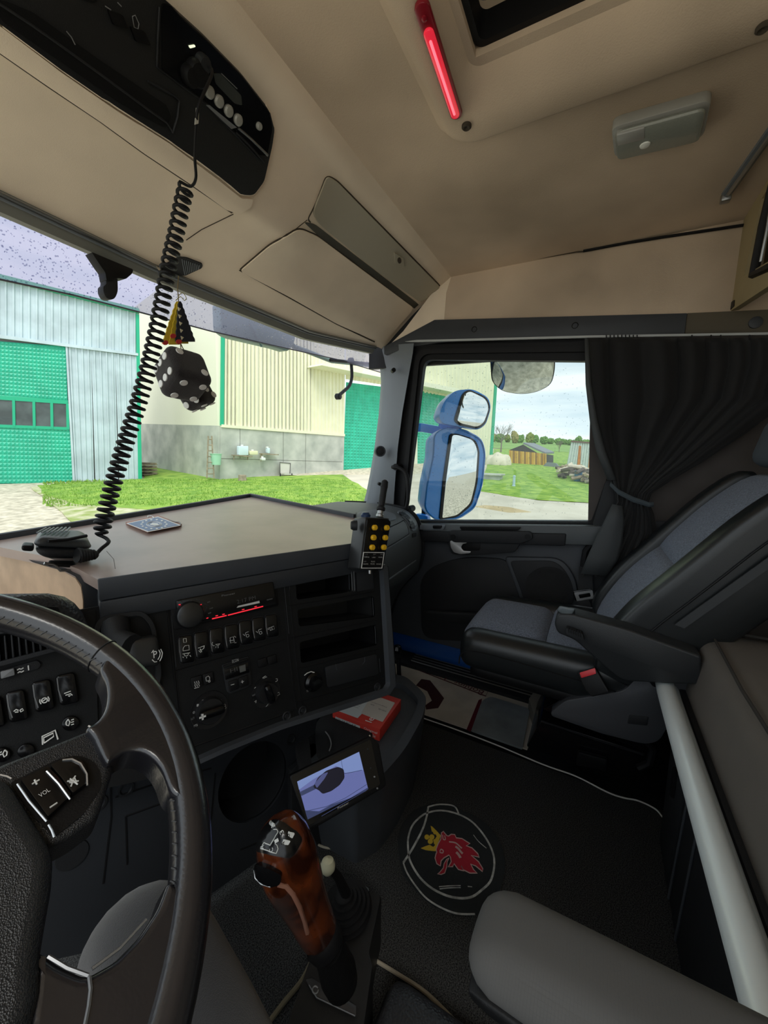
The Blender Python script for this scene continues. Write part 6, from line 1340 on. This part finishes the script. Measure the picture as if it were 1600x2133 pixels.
# armrest
AP = PX(.385); 
a1 = rnd([(1158, 1282, 8), (1166, 1264, 10), (1195, 1264, 8), (1300, 1292, 20), (1450, 1345, 6), (1450, 1402, 6), (1380, 1400, 12), (1292, 1396, 16), (1238, 1350, 20), (1200, 1316, 12), (1165, 1302, 8)], 6)
arm_ = slab('armrest', AP, a1, .060, mat('arm_plastic', (.018, .020, .022), .5, bump=.2, bscale=400), seat, off=-.060, bevel=.014, ang=60)
MB().soft([tuple(v) for v in (P(1186, 1284, PX(.39))-Vector((0, 0, .006)), P(1186, 1284, PX(.45))-Vector((0, 0, .006)), P(1168, 1270, PX(.45))-Vector((0, -.01, .004)), P(1168, 1270, PX(.39))-Vector((0, -.01, .004)), P(1200, 1268, PX(.39)), P(1200, 1268, PX(.45)), P(1166, 1262, PX(.45)), P(1166, 1262, PX(.39)))], .005, 6).build('tip_pad', mat('grey_soft', (.10, .12, .13), .4), arm_)
slab('adjuster', PX(.382), rnd([(1180, 1302), (1214, 1314), (1218, 1328), (1208, 1330), (1180, 1316)], 3), .02, dark, arm_, bevel=.003)
for k in range(6): slab('knurl', PX(.361), [(1183+k*5, 1305+k*1.7), (1185+k*5, 1305+k*1.7), (1186+k*5, 1317+k*2), (1184+k*5, 1317+k*2)], .002, black, arm_, bevel=0)
slab('side_strap', PX(.434), [(1405, 1300), (1600, 1160), (1700, 1095), (1700, 1115), (1600, 1184), (1425, 1308)], .004, mat('strap_grey', (.03, .033, .036), .6), seat, bevel=0)
# grey side shroud, black scissor base
SP = PX(.455)
shr = rnd([(1150, 1470, 8), (1180, 1446, 10), (1240, 1436), (1300, 1425, 12), (1330, 1392, 10), (1350, 1382, 8), (1440, 1400, 6), (1440, 1440, 10), (1385, 1500, 14), (1370, 1528, 14), (1340, 1534, 14), (1250, 1512, 12), (1152, 1478, 6)], 8)
sh_ = slab('side_shroud', SP, shr, .035, mat('shroud_grey', (.045, .047, .053), .5, bump=.15, bscale=500), seat, off=-.02, bevel=.010, ang=60)
slab('shroud_button', SP, rnd([(1310, 1482), (1350, 1486), (1347, 1504), (1306, 1500)], 3), .0170, dark, sh_, bevel=.001)
slab('shroud_slot', SP, rnd([(1345, 1388), (1375, 1398), (1390, 1420), (1360, 1425), (1348, 1410)], 5), .0162, black, sh_, bevel=0)
MB().prism([P(x, y, PX(.54)) for x, y in ((1128, 1478), (1160, 1462), (1400, 1470), (1400, 1590), (1352, 1572))], (.30, 0, 0), .006).build('suspension_cover', gloss, seat)
MB().prism([P(x, y, PX(.57)) for x, y in ((1126, 1500), (1352, 1572), (1400, 1590), (1400, 1672), (1310, 1635), (1096, 1556))], (.28, 0, 0), .006).build('seat_box', gloss, seat)
MB().tube([P(x, y, PX(.538)) for x, y in ((1128, 1502), (1240, 1540), (1340, 1572))], .003, 6).build('slide_rail', mat('dark_steel', (.08, .08, .085), .3, metal=.8), seat)
slab('recline_latch', PX(.56), rnd([(1205, 1560), (1265, 1576), (1262, 1600), (1200, 1588)], 4), .015, black, seat, bevel=.003)
MB().tube([P(x, y, PX(.53)) for x, y in ((1342, 1540), (1360, 1560), (1352, 1590), (1330, 1600))], .010, 8).build('hose', rubber, seat)
MB().prism([P(x, y, PZ(-.03)) for x, y in ((1335, 1545), (1385, 1560), (1412, 1605), (1345, 1585))], (0, 0, .01)).build('floor_panel', mat('pale_board', (0, 0, 0)), cf)
# buckle
bkl = thing('seat_belt_buckle', P(1240, 1430, PX(.43)), 'black belt buckle with red button beside the seat cushion', 'buckle')
BP = plane(P(1235, 1420, PX(.42)), (-.9, .2, .3))
slab('body', BP, rnd([(1205, 1400), (1242, 1388), (1248, 1398), (1272, 1440), (1236, 1450), (1222, 1435)], 4), .020, black, bkl, off=-.01, bevel=.004)
slab('release_button', BP, rnd([(1208, 1401), (1240, 1391), (1243, 1403), (1212, 1412)], 2), .005, mat('belt_red', (.70, .03, .04), .35), bkl, off=.009, bevel=.0015)
# belt at the door side
web = mat('belt_webbing', (.022, .023, .025), .8, bump=1, bscale=350, wave='check')
bl_ = thing('seat_belt', P(1220, 1240, PX(1.0)), 'black seat belt with steel clasp hanging by the door', 'seat belt')
slab('webbing', PX(.99), [(1206, 1180), (1232, 1184), (1236, 1232), (1204, 1228)], .004, web, bl_, bevel=0)
slab('webbing', PX(.97), [(1203, 1252), (1226, 1248), (1248, 1300), (1215, 1300)], .004, web, bl_, bevel=0)
slab('clasp', PX(.98), rnd([(1193, 1230), (1232, 1225), (1238, 1244), (1210, 1252), (1198, 1250)], 3), .008, gloss, bl_, bevel=.002)
frame('steel_loop', PX(.975), rnd([(1196, 1234), (1234, 1228), (1238, 1246), (1202, 1252)], 3), rnd([(1205, 1238), (1229, 1234), (1231, 1242), (1208, 1246)], 2), .004, silver_l, bl_)
MB().tube([P(x, y, PX(1.0)) for x, y in ((1236, 1128), (1220, 1148), (1215, 1180))], .012, 10).build('guide', rubber, bl_)
slab('door_pillar_trim', PX(1.0), rnd([(1232, 1100), (1262, 1000), (1290, 1000), (1300, 1200), (1246, 1310), (1236, 1200)], 6), .02, dark, bl_, off=-.03)

# ================================================================== CURTAIN
cur = thing('curtain', P(1350, 900, PX(1.0)), 'black window curtain gathered by a grey tie beside the seat', 'curtain')
rowsC = [(704, 1221, 1680), (760, 1222, 1680), (830, 1226, 1655), (900, 1236, 1560), (960, 1256, 1470), (1000, 1272, 1400), (1028, 1282, 1358), (1045, 1284, 1352), (1070, 1270, 1362), (1110, 1247, 1368), (1150, 1228, 1352), (1196, 1210, 1325)]
cm = mat('black_cloth', (.005, .005, .0055), .85, bump=.3, bscale=250, sheen=.1)
NU = 130; g = []
rc = []
for a, b in zip(rowsC[:-1], rowsC[1:]):
    for k in range(5): t = k/5; rc.append([a[i]*(1-t)+b[i]*t for i in range(3)])
rc.append(rowsC[-1])
for y, xl, xr in rc:
    row = []
    wdt = (xr-xl)/460; tie = math.exp(-((y-1040)/45)**2)
    for j in range(NU+1):
        u = j/NU; ph = u*8.3*2*math.pi+1.6*math.sin(u*9+.5)+.8*math.sin(y*.010+u*5); am = .022*(1-.55*tie)*(.7+.3*math.sin(u*17+1))*min(1, u*12)
        X = .985-.02*tie+am*math.sin(ph)-(.03*min(1, max(0, (y-1050)/100)))*(1-u)
        uu = u+.010*math.cos(ph)*(1-tie); row.append(P(xl+(xr-xl)*min(1, max(0, uu)), y+(6*math.sin(ph*.5) if y > 1190 else 0)+(9 if y > 1190 and .45 < u < .7 else 0), PX(X)))
    g.append(row)
co_ = MB().loft(g, False, False).build('drape', cm, cur, 80)
so_ = co_.modifiers.new('thick', 'SOLIDIFY'); so_.thickness = .002
lin_lit = mat('grey_lining_lit_flap', (.045, .050, .052), .7, bump=.3, bscale=300)
g2 = []
for y, x0, x1 in ((1050, 1276, 1296), (1080, 1262, 1300), (1120, 1242, 1297), (1160, 1224, 1288), (1195, 1210, 1264)): g2.append([P(x0+(x1-x0)*t, y+4*t, PX(.935-.012*math.sin(t*3.1))) for t in [k/10 for k in range(11)]])
o = MB().loft(g2, False, False).build('lining_and_lit_flap', lin_lit, cur, 80); o.modifiers.new('t', 'SOLIDIFY').thickness = .002  # lower flap of the black cloth catching light, painted as paler grey
g2 = []
for y, x0, x1 in ((705, 1219, 1226), (800, 1221, 1232), (880, 1230, 1246), (940, 1243, 1262), (1000, 1266, 1284)): g2.append([P(x0+(x1-x0)*t, y, PX(.955-.01*math.sin(t*3.1))) for t in [k/5 for k in range(6)]])
o = MB().loft(g2, False, False).build('lining_and_lit_flap', lin_lit, cur, 80); o.modifiers.new('t', 'SOLIDIFY').thickness = .002
tp_ = [P(x, y, PX(.925)) for x, y in ((1272, 1004), (1290, 1020), (1320, 1035), (1352, 1046), (1362, 1046))]; tq = [P(x, y, PX(.925)) for x, y in ((1270, 1012), (1288, 1030), (1318, 1046), (1352, 1056), (1362, 1055))]
o = MB().loft([tp_, tq], False, False).build('tie_band', mat('tie_grey', (.05, .065, .075), .8, bump=.6, bscale=400), cur); o.modifiers.new('t', 'SOLIDIFY').thickness = .004
rl = thing('curtain_rail', P(1200, 700, PX(1.0)), 'thin white curtain rail above the side window', 'rail')
MB().prism([P(x, y, PX(XS-.045)) for x, y in ((845, 712), (870, 709), (1000, 706), (1222, 700), (1700, 692), (1700, 697), (1222, 704.5), (1000, 710), (870, 713))], (-.008, 0, 0)).build('track', mat('rail_white', (.45, .47, .47), .5), rl)
for x in list(range(1262, 1330, 8))+[1440, 1480, 1500, 1560]: slab('glider', PX(XS-.055), [(x, 698), (x+2.5, 698), (x+2.5, 708), (x, 708)], .004, black, rl, bevel=0)

# ================================================================== BUNK
bunk = thing('bunk', (.1, -.4, .3), 'lower bunk with taupe mattress and silver front rail', 'bunk')
fab = mat('taupe_ribbed_fabric', (.125, .110, .095), .9, bump=1, bscale=330, wave='check', var=.05)
MB().soft([(-.9, -.85, .43), (.475, -.85, .43), (.475, -.235, .43), (-.9, -.235, .43), (-.9, -.85, .60), (.515, -.85, .60), (.54, -.262, .595), (-.9, -.255, .60)], .035, 16, .004).build('mattress', fab, bunk, 80)
MB().tube([(-.9, -.268, .598), (.2, -.27, .600), (.50, -.285, .598), (.515, -.34, .600), (.50, -.84, .60)], .003, 6).build('mattress_seam', mat('seam_taupe', (.03, .026, .022), .9), bunk)
rp_ = spl([(.47, -.33, .455), (.472, -.25, .462), (.455, -.205, .465), (.42, -.197, .466), (.2, -.195, .468), (-.9, -.195, .470)], 6)
MB().tube(rp_, .020, 14).build('front_rail', mat('silver_rail', (.80, .86, .86), .35, metal=.2, bump=.05, bscale=400), bunk, 80)
MB().tube([Vector(p)+Vector((.0, -.016, -.016)) for p in rp_], .016, 14).build('rail_flange', mat('silver_rail2', (.55, .60, .60), .4, metal=.2), bunk, 80)
bf = [(.455, -.215, .46), (.44, -.23, .30), (.43, -.235, .02), (-.9, -.235, .02), (-.9, -.215, .46)]
MB().prism([(.455, -.228, .46), (.46, -.235, .02), (-.9, -.235, .02), (-.9, -.228, .46)], (0, -.05, 0), .004).build('front_panel', dark, bunk)
MB().prism([(.42, -.222, .40), (.425, -.228, .05), (.30, -.228, .05), (.26, -.222, .40)], (0, -.012, 0), .006).build('panel_rib', dark, bunk)
for x0, x1 in ((.235, .29), (.15, .20)): MB().tube([(x0, -.228, .38), (x1, -.232, .03)], .003, 6).build('groove_line', grey, bunk)
MB().tube([(.33, -.222, .32), (.335, -.224, .25)], .008, 8).build('latch', black, bunk)
MB().box((-.2, -.55, .23), (1.2, .55, .40)).build('locker_box', dark, bunk)

# ================================================================== DRIVER ARMREST
da = thing('driver_armrest', (-.39, -.1, .58), 'grey-brown cloth armrest of the driver seat in the foreground', 'armrest')
fab2 = mat('grey_cloth', (.075, .073, .070), .9, bump=1, bscale=420, wave='check', var=.05)
MB().soft([(-.440, -.40, .560), (-.343, -.40, .560), (-.346, .058, .562), (-.430, .062, .562), (-.436, -.40, .614), (-.350, -.40, .614), (-.352, .050, .606), (-.425, .054, .606)], .024, 14, .003).build('pad', fab2, da, 80)
MB().soft([(-.436, -.40, .545), (-.350, -.40, .545), (-.352, .045, .550), (-.424, .050, .550), (-.438, -.40, .566), (-.348, -.40, .566), (-.350, .054, .568), (-.428, .058, .568)], .008, 8).build('underside', black, da, 80)
# ================================================================== MICROPHONE AND COILED CORD
mic = thing('microphone', (-.33, .87, .81), 'black hand microphone clipped on the left corner of the cab table', 'microphone')
MZ = PY(.83)
def mp_(x, y, Y=.83): return P(x, y, PY(Y))
fr_ = [mp_(x, y, .80) for x, y in ((66, 1150), (150, 1172), (196, 1150), (192, 1132), (150, 1142), (70, 1132))]
lowr = [(70, 1141), (75, 1133), (150, 1150), (192, 1136), (198, 1146), (192, 1158), (160, 1172), (110, 1172), (85, 1160)]
MB().soft([tuple(v) for v in (mp_(88, 1166, .80), mp_(182, 1166, .80), mp_(165, 1140, .93), mp_(80, 1142, .93), mp_(64, 1138, .80), mp_(197, 1146, .80), mp_(185, 1120, .93), mp_(72, 1118, .93))], .018, 10).build('lower_shell', dark, mic, 70)
MB().soft([tuple(v) for v in (mp_(64, 1140, .80), mp_(197, 1146, .80), mp_(185, 1120, .93), mp_(72, 1120, .93), mp_(80, 1116, .805), mp_(182, 1124, .81), mp_(168, 1103, .92), mp_(84, 1104, .92))], .012, 10).build('upper_shell', mat('mic_plastic', (.035, .038, .04), .45, bump=.2, bscale=400), mic, 70)
up = (P(120, 1112, PY(.87))-Vector((0, 0, 0)), Vector((-.1, -.25, 1)).normalized())
a, b, c, d = mp_(100, 1122, .812), mp_(180, 1126, .815), mp_(172, 1108, .89), mp_(106, 1108, .89)
for k in range(7):
    t = k/6; p0 = mp_(76+t*60, 1113.5-t*2, .835); p1 = mp_(96+t*50, 1104-t*1, .905); MB().tube([p0+Vector((0, -.004, .004)), p1+Vector((0, 0, .004))], .0018, 6).build('grille_rib', greyl, mic)
MB().tube([mp_(100, 1127, .797), mp_(140, 1124, .80), mp_(180, 1116, .81)], .0030, 8).build('groove', black, mic)
MB().soft([tuple(v) for v in (mp_(44, 1148, .80), mp_(70, 1150, .80), mp_(70, 1140, .83), mp_(46, 1140, .83), mp_(44, 1136, .80), mp_(72, 1137, .80), mp_(72, 1130, .83), mp_(48, 1128, .83))], .004, 6).build('talk_key', black, mic)
MB().tube([mp_(160, 1157, .79), mp_(178, 1157, .79), mp_(200, 1155, .795)], [.013, .011, .007], 14).build('strain_relief', rubber, mic)
for k in range(6): c_ = mp_(164+k*6, 1157-k*.3, .79); MB().lathe(c_, (1, -.1, 0), [(.0128-.0008*k, -.001), (.0140-.0009*k, .001), (.0128-.0008*k, .003)], 14).build('relief_ring', rubber, mic)
MB().tube([mp_(92, 1173, .80), mp_(110, 1176, .80), mp_(118, 1180, .80), mp_(126, 1189, .80), mp_(146, 1188, .80)], .0022, 6).build('clip_wire', steel, mic)
MB().soft([tuple(v) for v in (mp_(98, 1180, .80), mp_(162, 1184, .80), mp_(160, 1174, .83), mp_(100, 1172, .83), mp_(100, 1172, .80), mp_(160, 1174, .80), mp_(158, 1168, .83), mp_(102, 1166, .83))], .003, 5).build('clip_base', black, mic)
cord = thing('coiled_cord', (-.25, .85, 1.2), 'black coiled microphone cord hanging from the overhead radio', 'cord')
ctrl = [(210, 1112, .850), (217, 1080, .850), (235, 1010, .845), (262, 920, .84), (285, 850, .835), (305, 780, .83), (322, 710, .825), (336, 640, .82), (350, 560, .815), (366, 490, .81), (378, 430, .80), (388, 390, .795)]
cp = spl([mp_(x, y, Y) for x, y, Y in ctrl], 40); turns = 50; L = [0]
for a, b in zip(cp[:-1], cp[1:]): L.append(L[-1]+(b-a).length)
tot = L[-1]; hp = []; NS = turns*14; j = 0
for i in range(NS+1):
    s_ = tot*i/NS
    while j < len(L)-2 and L[j+1] < s_: j += 1
    t = (s_-L[j])/max(1e-9, L[j+1]-L[j]); p = cp[j].lerp(cp[j+1], t); tg = (cp[j+1]-cp[j]).normalized()
    A_ = tg.cross(Vector((0, 1, 0))).normalized(); B_ = tg.cross(A_); an = 2*math.pi*turns*(i/NS)**.93; r = .0130
    if i < 14: r *= .6+.4*i/14
    hp.append(p+A_*math.cos(an)*r+B_*math.sin(an)*r)
tail = spl([mp_(200, 1155, .795), mp_(212, 1142, .80), mp_(226, 1130, .81), mp_(222, 1122, .83), mp_(205, 1114, .85)], 6)
MB().tube(tail+hp, .0034, 7).build('coil', rubber, cord, 80)
h0, n0 = hit(bv, 411, 130)
top_ = spl([hp[-1], mp_(398, 388, .785), mp_(408, 370, .76), mp_(406, 330, .74), mp_(408, 270, .71), mp_(414, 220, .69), h0+n0*.05, h0+n0*.02], 6)
MB().tube(top_, .0028, 7).build('straight_cord', rubber, cord, 80)
slab('cord_tag', PY(.70), [(408, 225), (414, 222), (412, 258), (405, 260)], .002, mat('tag_white', (.50, .50, .44), .6), cord, bevel=0)

# ================================================================== DICE AND PENNANT
DY = .93
def die(px, py, Y, a, nm, label, faces, e=.044):
    c = P(px, py, PY(Y)); A_ = (RT*a[0]+UP*a[1]-FW*a[2]).normalized(); B_ = RT*a[3]+UP*a[4]-FW*a[5]; B_ = (B_-A_*B_.dot(A_)).normalized(); C_ = A_.cross(B_)
    t = thing(nm, c, label, 'plush dice'); co = []
    for z in (-1, 1):
        for x, y in ((-1, -1), (1, -1), (1, 1), (-1, 1)): co.append(tuple(c+(A_*x+B_*y+C_*z)*e))
    o = MB().soft(co, .020, 16, .0008); random.seed(2); o.v = [tuple(v[i]+random.uniform(-.0006, .0006) for i in range(3)) for v in o.v]
    fz = mat('black_plush', (.010, .0065, .007), 1, bump=1, bscale=700, sheen=.25); ob = o.build('cube', fz, t, 80)
    ob.modifiers.new('s', 'SUBSURF').levels = 1; ob.modifiers['s'].render_levels = 1
    ax_ = {'a': (A_, B_, C_), 'b': (B_, C_, A_), '-c': (-C_, A_, B_), 'c': (C_, A_, B_), '-a': (-A_, B_, C_), '-b': (-B_, C_, A_)}
    pips = {1: [(0, 0)], 2: [(-.5, -.5), (.5, .5)], 3: [(-.5, -.5), (0, 0), (.5, .5)], 4: [(-.5, -.5), (.5, .5), (-.5, .5), (.5, -.5)], 5: [(-.5, -.5), (.5, .5), (-.5, .5), (.5, -.5), (0, 0)], 6: [(-.5, -.45), (0, -.45), (.5, -.45), (-.5, .45), (0, .45), (.5, .45)]}
    for f, k in faces.items():
        N_, U_, V_ = ax_[f]
        for u, v in pips[k]: MB().lathe(c+N_*(e+.0002)+(U_*u+V_*v)*e, N_, [(.0088, 0), (.0084, .0020), (.0001, .0026)], 16).build('pip', white, t)
    return c
d2 = die(409, 822, DY+.05, (-.2, -.35, .85, .80, .25, .45), 'plush_dice', 'lower black plush die hanging half behind the other', {'a': 4, '-c': 4, 'c': 3, 'b': 3}, .036)
d1 = die(381, 781, DY-.03, (-.55, -.05, .83, .72, .45, .50), 'plush_dice', 'upper black plush die with white dots hanging by the cord', {'a': 6, 'b': 2, '-c': 4, 'c': 5, '-a': 1, '-b': 5}, .047)
pn = thing('yellow_ornament', P(370, 670, PY(DY)), 'yellow and navy pleated hanging ornament above the plush dice', 'ornament')
ylw = mat('ornament_yellow', (.62, .45, .03), .7); nvy = mat('ornament_navy', (.015, .018, .03), .7); rd = mat('ornament_red', (.55, .03, .03), .6)
op = P(372, 622, PY(DY))
def leaf(x0, x1, y1, m, Y, nz_=5, xt=372):
    L_ = []; R_ = []
    for k in range(nz_*2+1):
        t = k/(nz_*2); y = 628+(y1-628)*t; w = 1.5*(k % 2); L_.append((xt+(x0-xt)*t-w-1, y)); R_.append((xt+(x1-xt)*t+w+1, y))
    slab('leaf', PY(Y), L_+R_[::-1], .003, m, pn, bevel=0)
leaf(338, 358, 716, ylw, DY, 7, 368); leaf(352, 372, 718, ylw, DY-.004, 7, 371); leaf(366, 384, 712, nvy, DY-.012, 6, 373); leaf(380, 404, 712, nvy, DY-.006, 7, 374); leaf(372, 390, 716, ylw, DY-.002, 5, 374)
for k in range(5): slab('white_mark', PY(DY-.016), [(370+k*1.5, 640+k*15), (376+k*1.5, 643+k*15), (372+k*1.5, 648+k*15)], .002, mat('mark_cream', (.7, .62, .42), .7), pn, bevel=0)
for x, y in ((360, 700), (344, 714), (372, 712)): slab('red_mark', PY(DY-.017), ell(x, y, 6, 5, 10), .002, rd, pn, bevel=0)
MB().tube([P(372, 575, PY(1.03)), P(370, 600, PY(.98)), P(372, 628, PY(DY)), P(376, 715, PY(DY)), d1], .0014, 6).build('string', mat('twine', (.20, .16, .08), .8), pn)
MB().tube([P(376, 715, PY(DY)), P(405, 775, PY(DY+.04)), d2], .0012, 6).build('string', mat('twine', (0, 0, 0)), pn)
MB().tube(spl([P(x, y, PY(DY)) for x, y in ((372, 616), (380, 610), (388, 620), (384, 626), (376, 618), (366, 626))], 4), .0009, 6).build('bow', mat('twine_yellow', (.45, .42, .15), .8), pn)

# ================================================================== BLUE TILE
til = thing('blue_tile', P(320, 1095, deskP), 'small blue and white picture tile lying flat on the cab table', 'tile')
tq_ = [(262, 1092), (329, 1077), (379, 1096), (308, 1110)]
slab('board', deskP, tq_, .006, mat('tile_edge', (.35, .16, .12), .6), til, off=.0005, bevel=.0005)
slab('border', deskP, [(263, 1090.5), (329, 1076), (378, 1094.5), (308, 1108.5)], .0006, white, til, off=.0065, bevel=0)
slab('blue_field', deskP, [(268, 1090.5), (329, 1077.5), (372, 1094), (309, 1106)], .0006, mat('tile_blue', (.05, .12, .30), .4), til, off=.0072, bevel=0)
for rx, ry in ((16, 5.5), (13, 4.5)): wire('circle_print', deskP, ell(321, 1092, rx, ry, 22), .0007, white, til, off=.0080, closed=True)
for k in range(14): a = k*2*math.pi/14; slab('dash_print', deskP, ell(321+26*math.cos(a), 1092+9.5*math.sin(a), 2.6, 1.2, 8), .0004, white, til, off=.0079, bevel=0)
slab('figure_print', deskP, rnd([(312, 1093), (318, 1089), (328, 1090), (332, 1094), (322, 1095)], 1), .0004, white, til, off=.0079, bevel=0)
MB().tube(spl([P(x, y, (deskP[0]+Vector((0, 0, .008)), deskP[1])) for x, y in ((308, 1078), (309, 1074), (316, 1075), (322, 1079))], 4), .0012, 6).build('string', white, til)
MB().tube(spl([P(x, y, (deskP[0]+Vector((0, 0, .008)), deskP[1])) for x, y in ((352, 1083), (366, 1087), (375, 1088), (376, 1094))], 4), .0010, 6).build('string', greyprint, til)

# ================================================================== REMOTE CONTROL
rc0 = P(782, 1130, (K[0]+KN*.075, KN)); RPn = (rc0, (KN*.6+Vector((-.15, -.55, .05))).normalized())
rem = thing('remote_control', rc0, 'black radio remote with six yellow buttons and stub antenna', 'remote control')
ro = rnd([(764, 1080, 4), (806, 1081, 6), (813, 1087, 5), (796, 1185, 3), (751, 1184, 3)], 4)
slab('front_plate', RPn, ro, .003, gloss, rem, bevel=.001)
n_ = camside(RPn); f0 = [P(x, y, RPn) for x, y in rnd([(762, 1077), (812, 1079), (799, 1187), (748, 1186)], 4)]
MB().prism([p for p in f0], -n_*.045, .004).build('case', mat('remote_case', (.02, .021, .022), .4), rem)
yel = mat('yellow_button', (.75, .42, .01), .4)
for x, y in ((776, 1099), (801, 1099.5), (773.7, 1119.8), (798, 1120), (770.8, 1140), (795, 1140)):
    c = P(x, y, RPn)+n_*.003; MB().lathe(c, n_, [(.0085, 0), (.0085, .002), (.0001, .002)], 20).build('button_seat', black, rem); MB().lathe(c+n_*.001, n_, [(.0066, 0), (.0066, .007), (.0056, .0085), (.0001, .0088)], 20).build('button', yel, rem)
slab('label_plate', RPn, [(756.6, 1150), (801, 1150.4), (796, 1184), (752, 1184)], .0006, white, rem, off=.003, bevel=0)
slab('label_field', RPn, [(758.4, 1151.4), (799.3, 1151.8), (794.6, 1182.6), (754, 1182.6)], .0004, black, rem, off=.0037, bevel=0)
for s_, a, b, h in (('LYS', (761, 1156), (766, 1156), 2.4), ('TIPP', (777, 1156), (783, 1156), 2.4), ('ARB', (792, 1156), (798, 1156), 2.4), ('Diffrns', (759, 1161.5), (769, 1161.5), 2.8), ('LÅS', (775, 1162), (782, 1162), 2.8), ('VÄXEL', (788, 1162), (797, 1162), 2.8), ('UPP', (757, 1171), (763, 1171), 2.4), ('PLOG', (773, 1171), (781, 1171), 2.6), ('VÄNSTER', (756, 1176), (767, 1176), 2.8), ('PLOG', (772, 1176), (780, 1176), 2.8), ('HÖGER', (784, 1176), (794, 1176), 2.6)):
    ptext('lettering', s_, RPn, a, b, h, pr_ if h > 2.5 else greyprint, rem, off=.0045)
tb = P(791, 1077, (RPn[0]-n_*.018, RPn[1])); ta = P(802.5, 1000, (RPn[0]-n_*.018, RPn[1])); ad = (ta-tb).normalized(); AL = (ta-tb).length
MB().lathe(tb, ad, [(.010, 0), (.010, .006), (.008, .008), (.008, .018)], 16).build('antenna_nut', steel, rem)
MB().lathe(tb+ad*.014, ad, [(.0065, 0), (.011, .004), (.011, .010), (.008, .014), (.0085, .034), (.0085, .045)], 16).build('antenna_base', rubber, rem)
MB().lathe(tb+ad*.050, ad, [(.008, -.006), (.008, .006)], 16).build('white_ring', white, rem)
MB().lathe(tb+ad*.056, ad, [(.008, 0), (.009, .02), (.0095, AL-.075), (.0085, AL-.060), (.004, AL-.056), (.0001, AL-.056)], 16).build('antenna', rubber, rem)
c = P(749, 1094, RPn)-n_*.016; MB().lathe(c, n_*.25-RT, [(.012, -.004), (.012, .004), (.009, .010), (.0001, .011)], 18).build('side_knob', dark, rem)
c = P(772, 1073, RPn)-n_*.018; MB().lathe(c-UP*.004, UP, [(.011, 0), (.012, .005), (.008, .011), (.0001, .013)], 18).build('top_knob', mat('blue_knob', (.01, .03, .08), .3), rem)
rb = P(741, 1128, (RPn[0]-n_*.03, RPn[1])); slab('red_stripe', (RPn[0]-n_*.040, RPn[1]), [(742, 1109), (747, 1109), (742, 1148), (737, 1147)], .012, mat('stripe_red', (.45, .02, .04), .4), rem, bevel=.001)
MB().lathe(P(776, 1188, RPn)-n_*.01, -UP, [(.004, 0), (.004, .008), (.0001, .010)], 10).build('lanyard_pin', chrome, rem)
MB().prism([P(x, y, (RPn[0]-n_*.045, RPn[1])) for x, y in ((766, 1110), (796, 1110), (792, 1180), (764, 1180))], -n_*.05).build('bracket', black, rem)
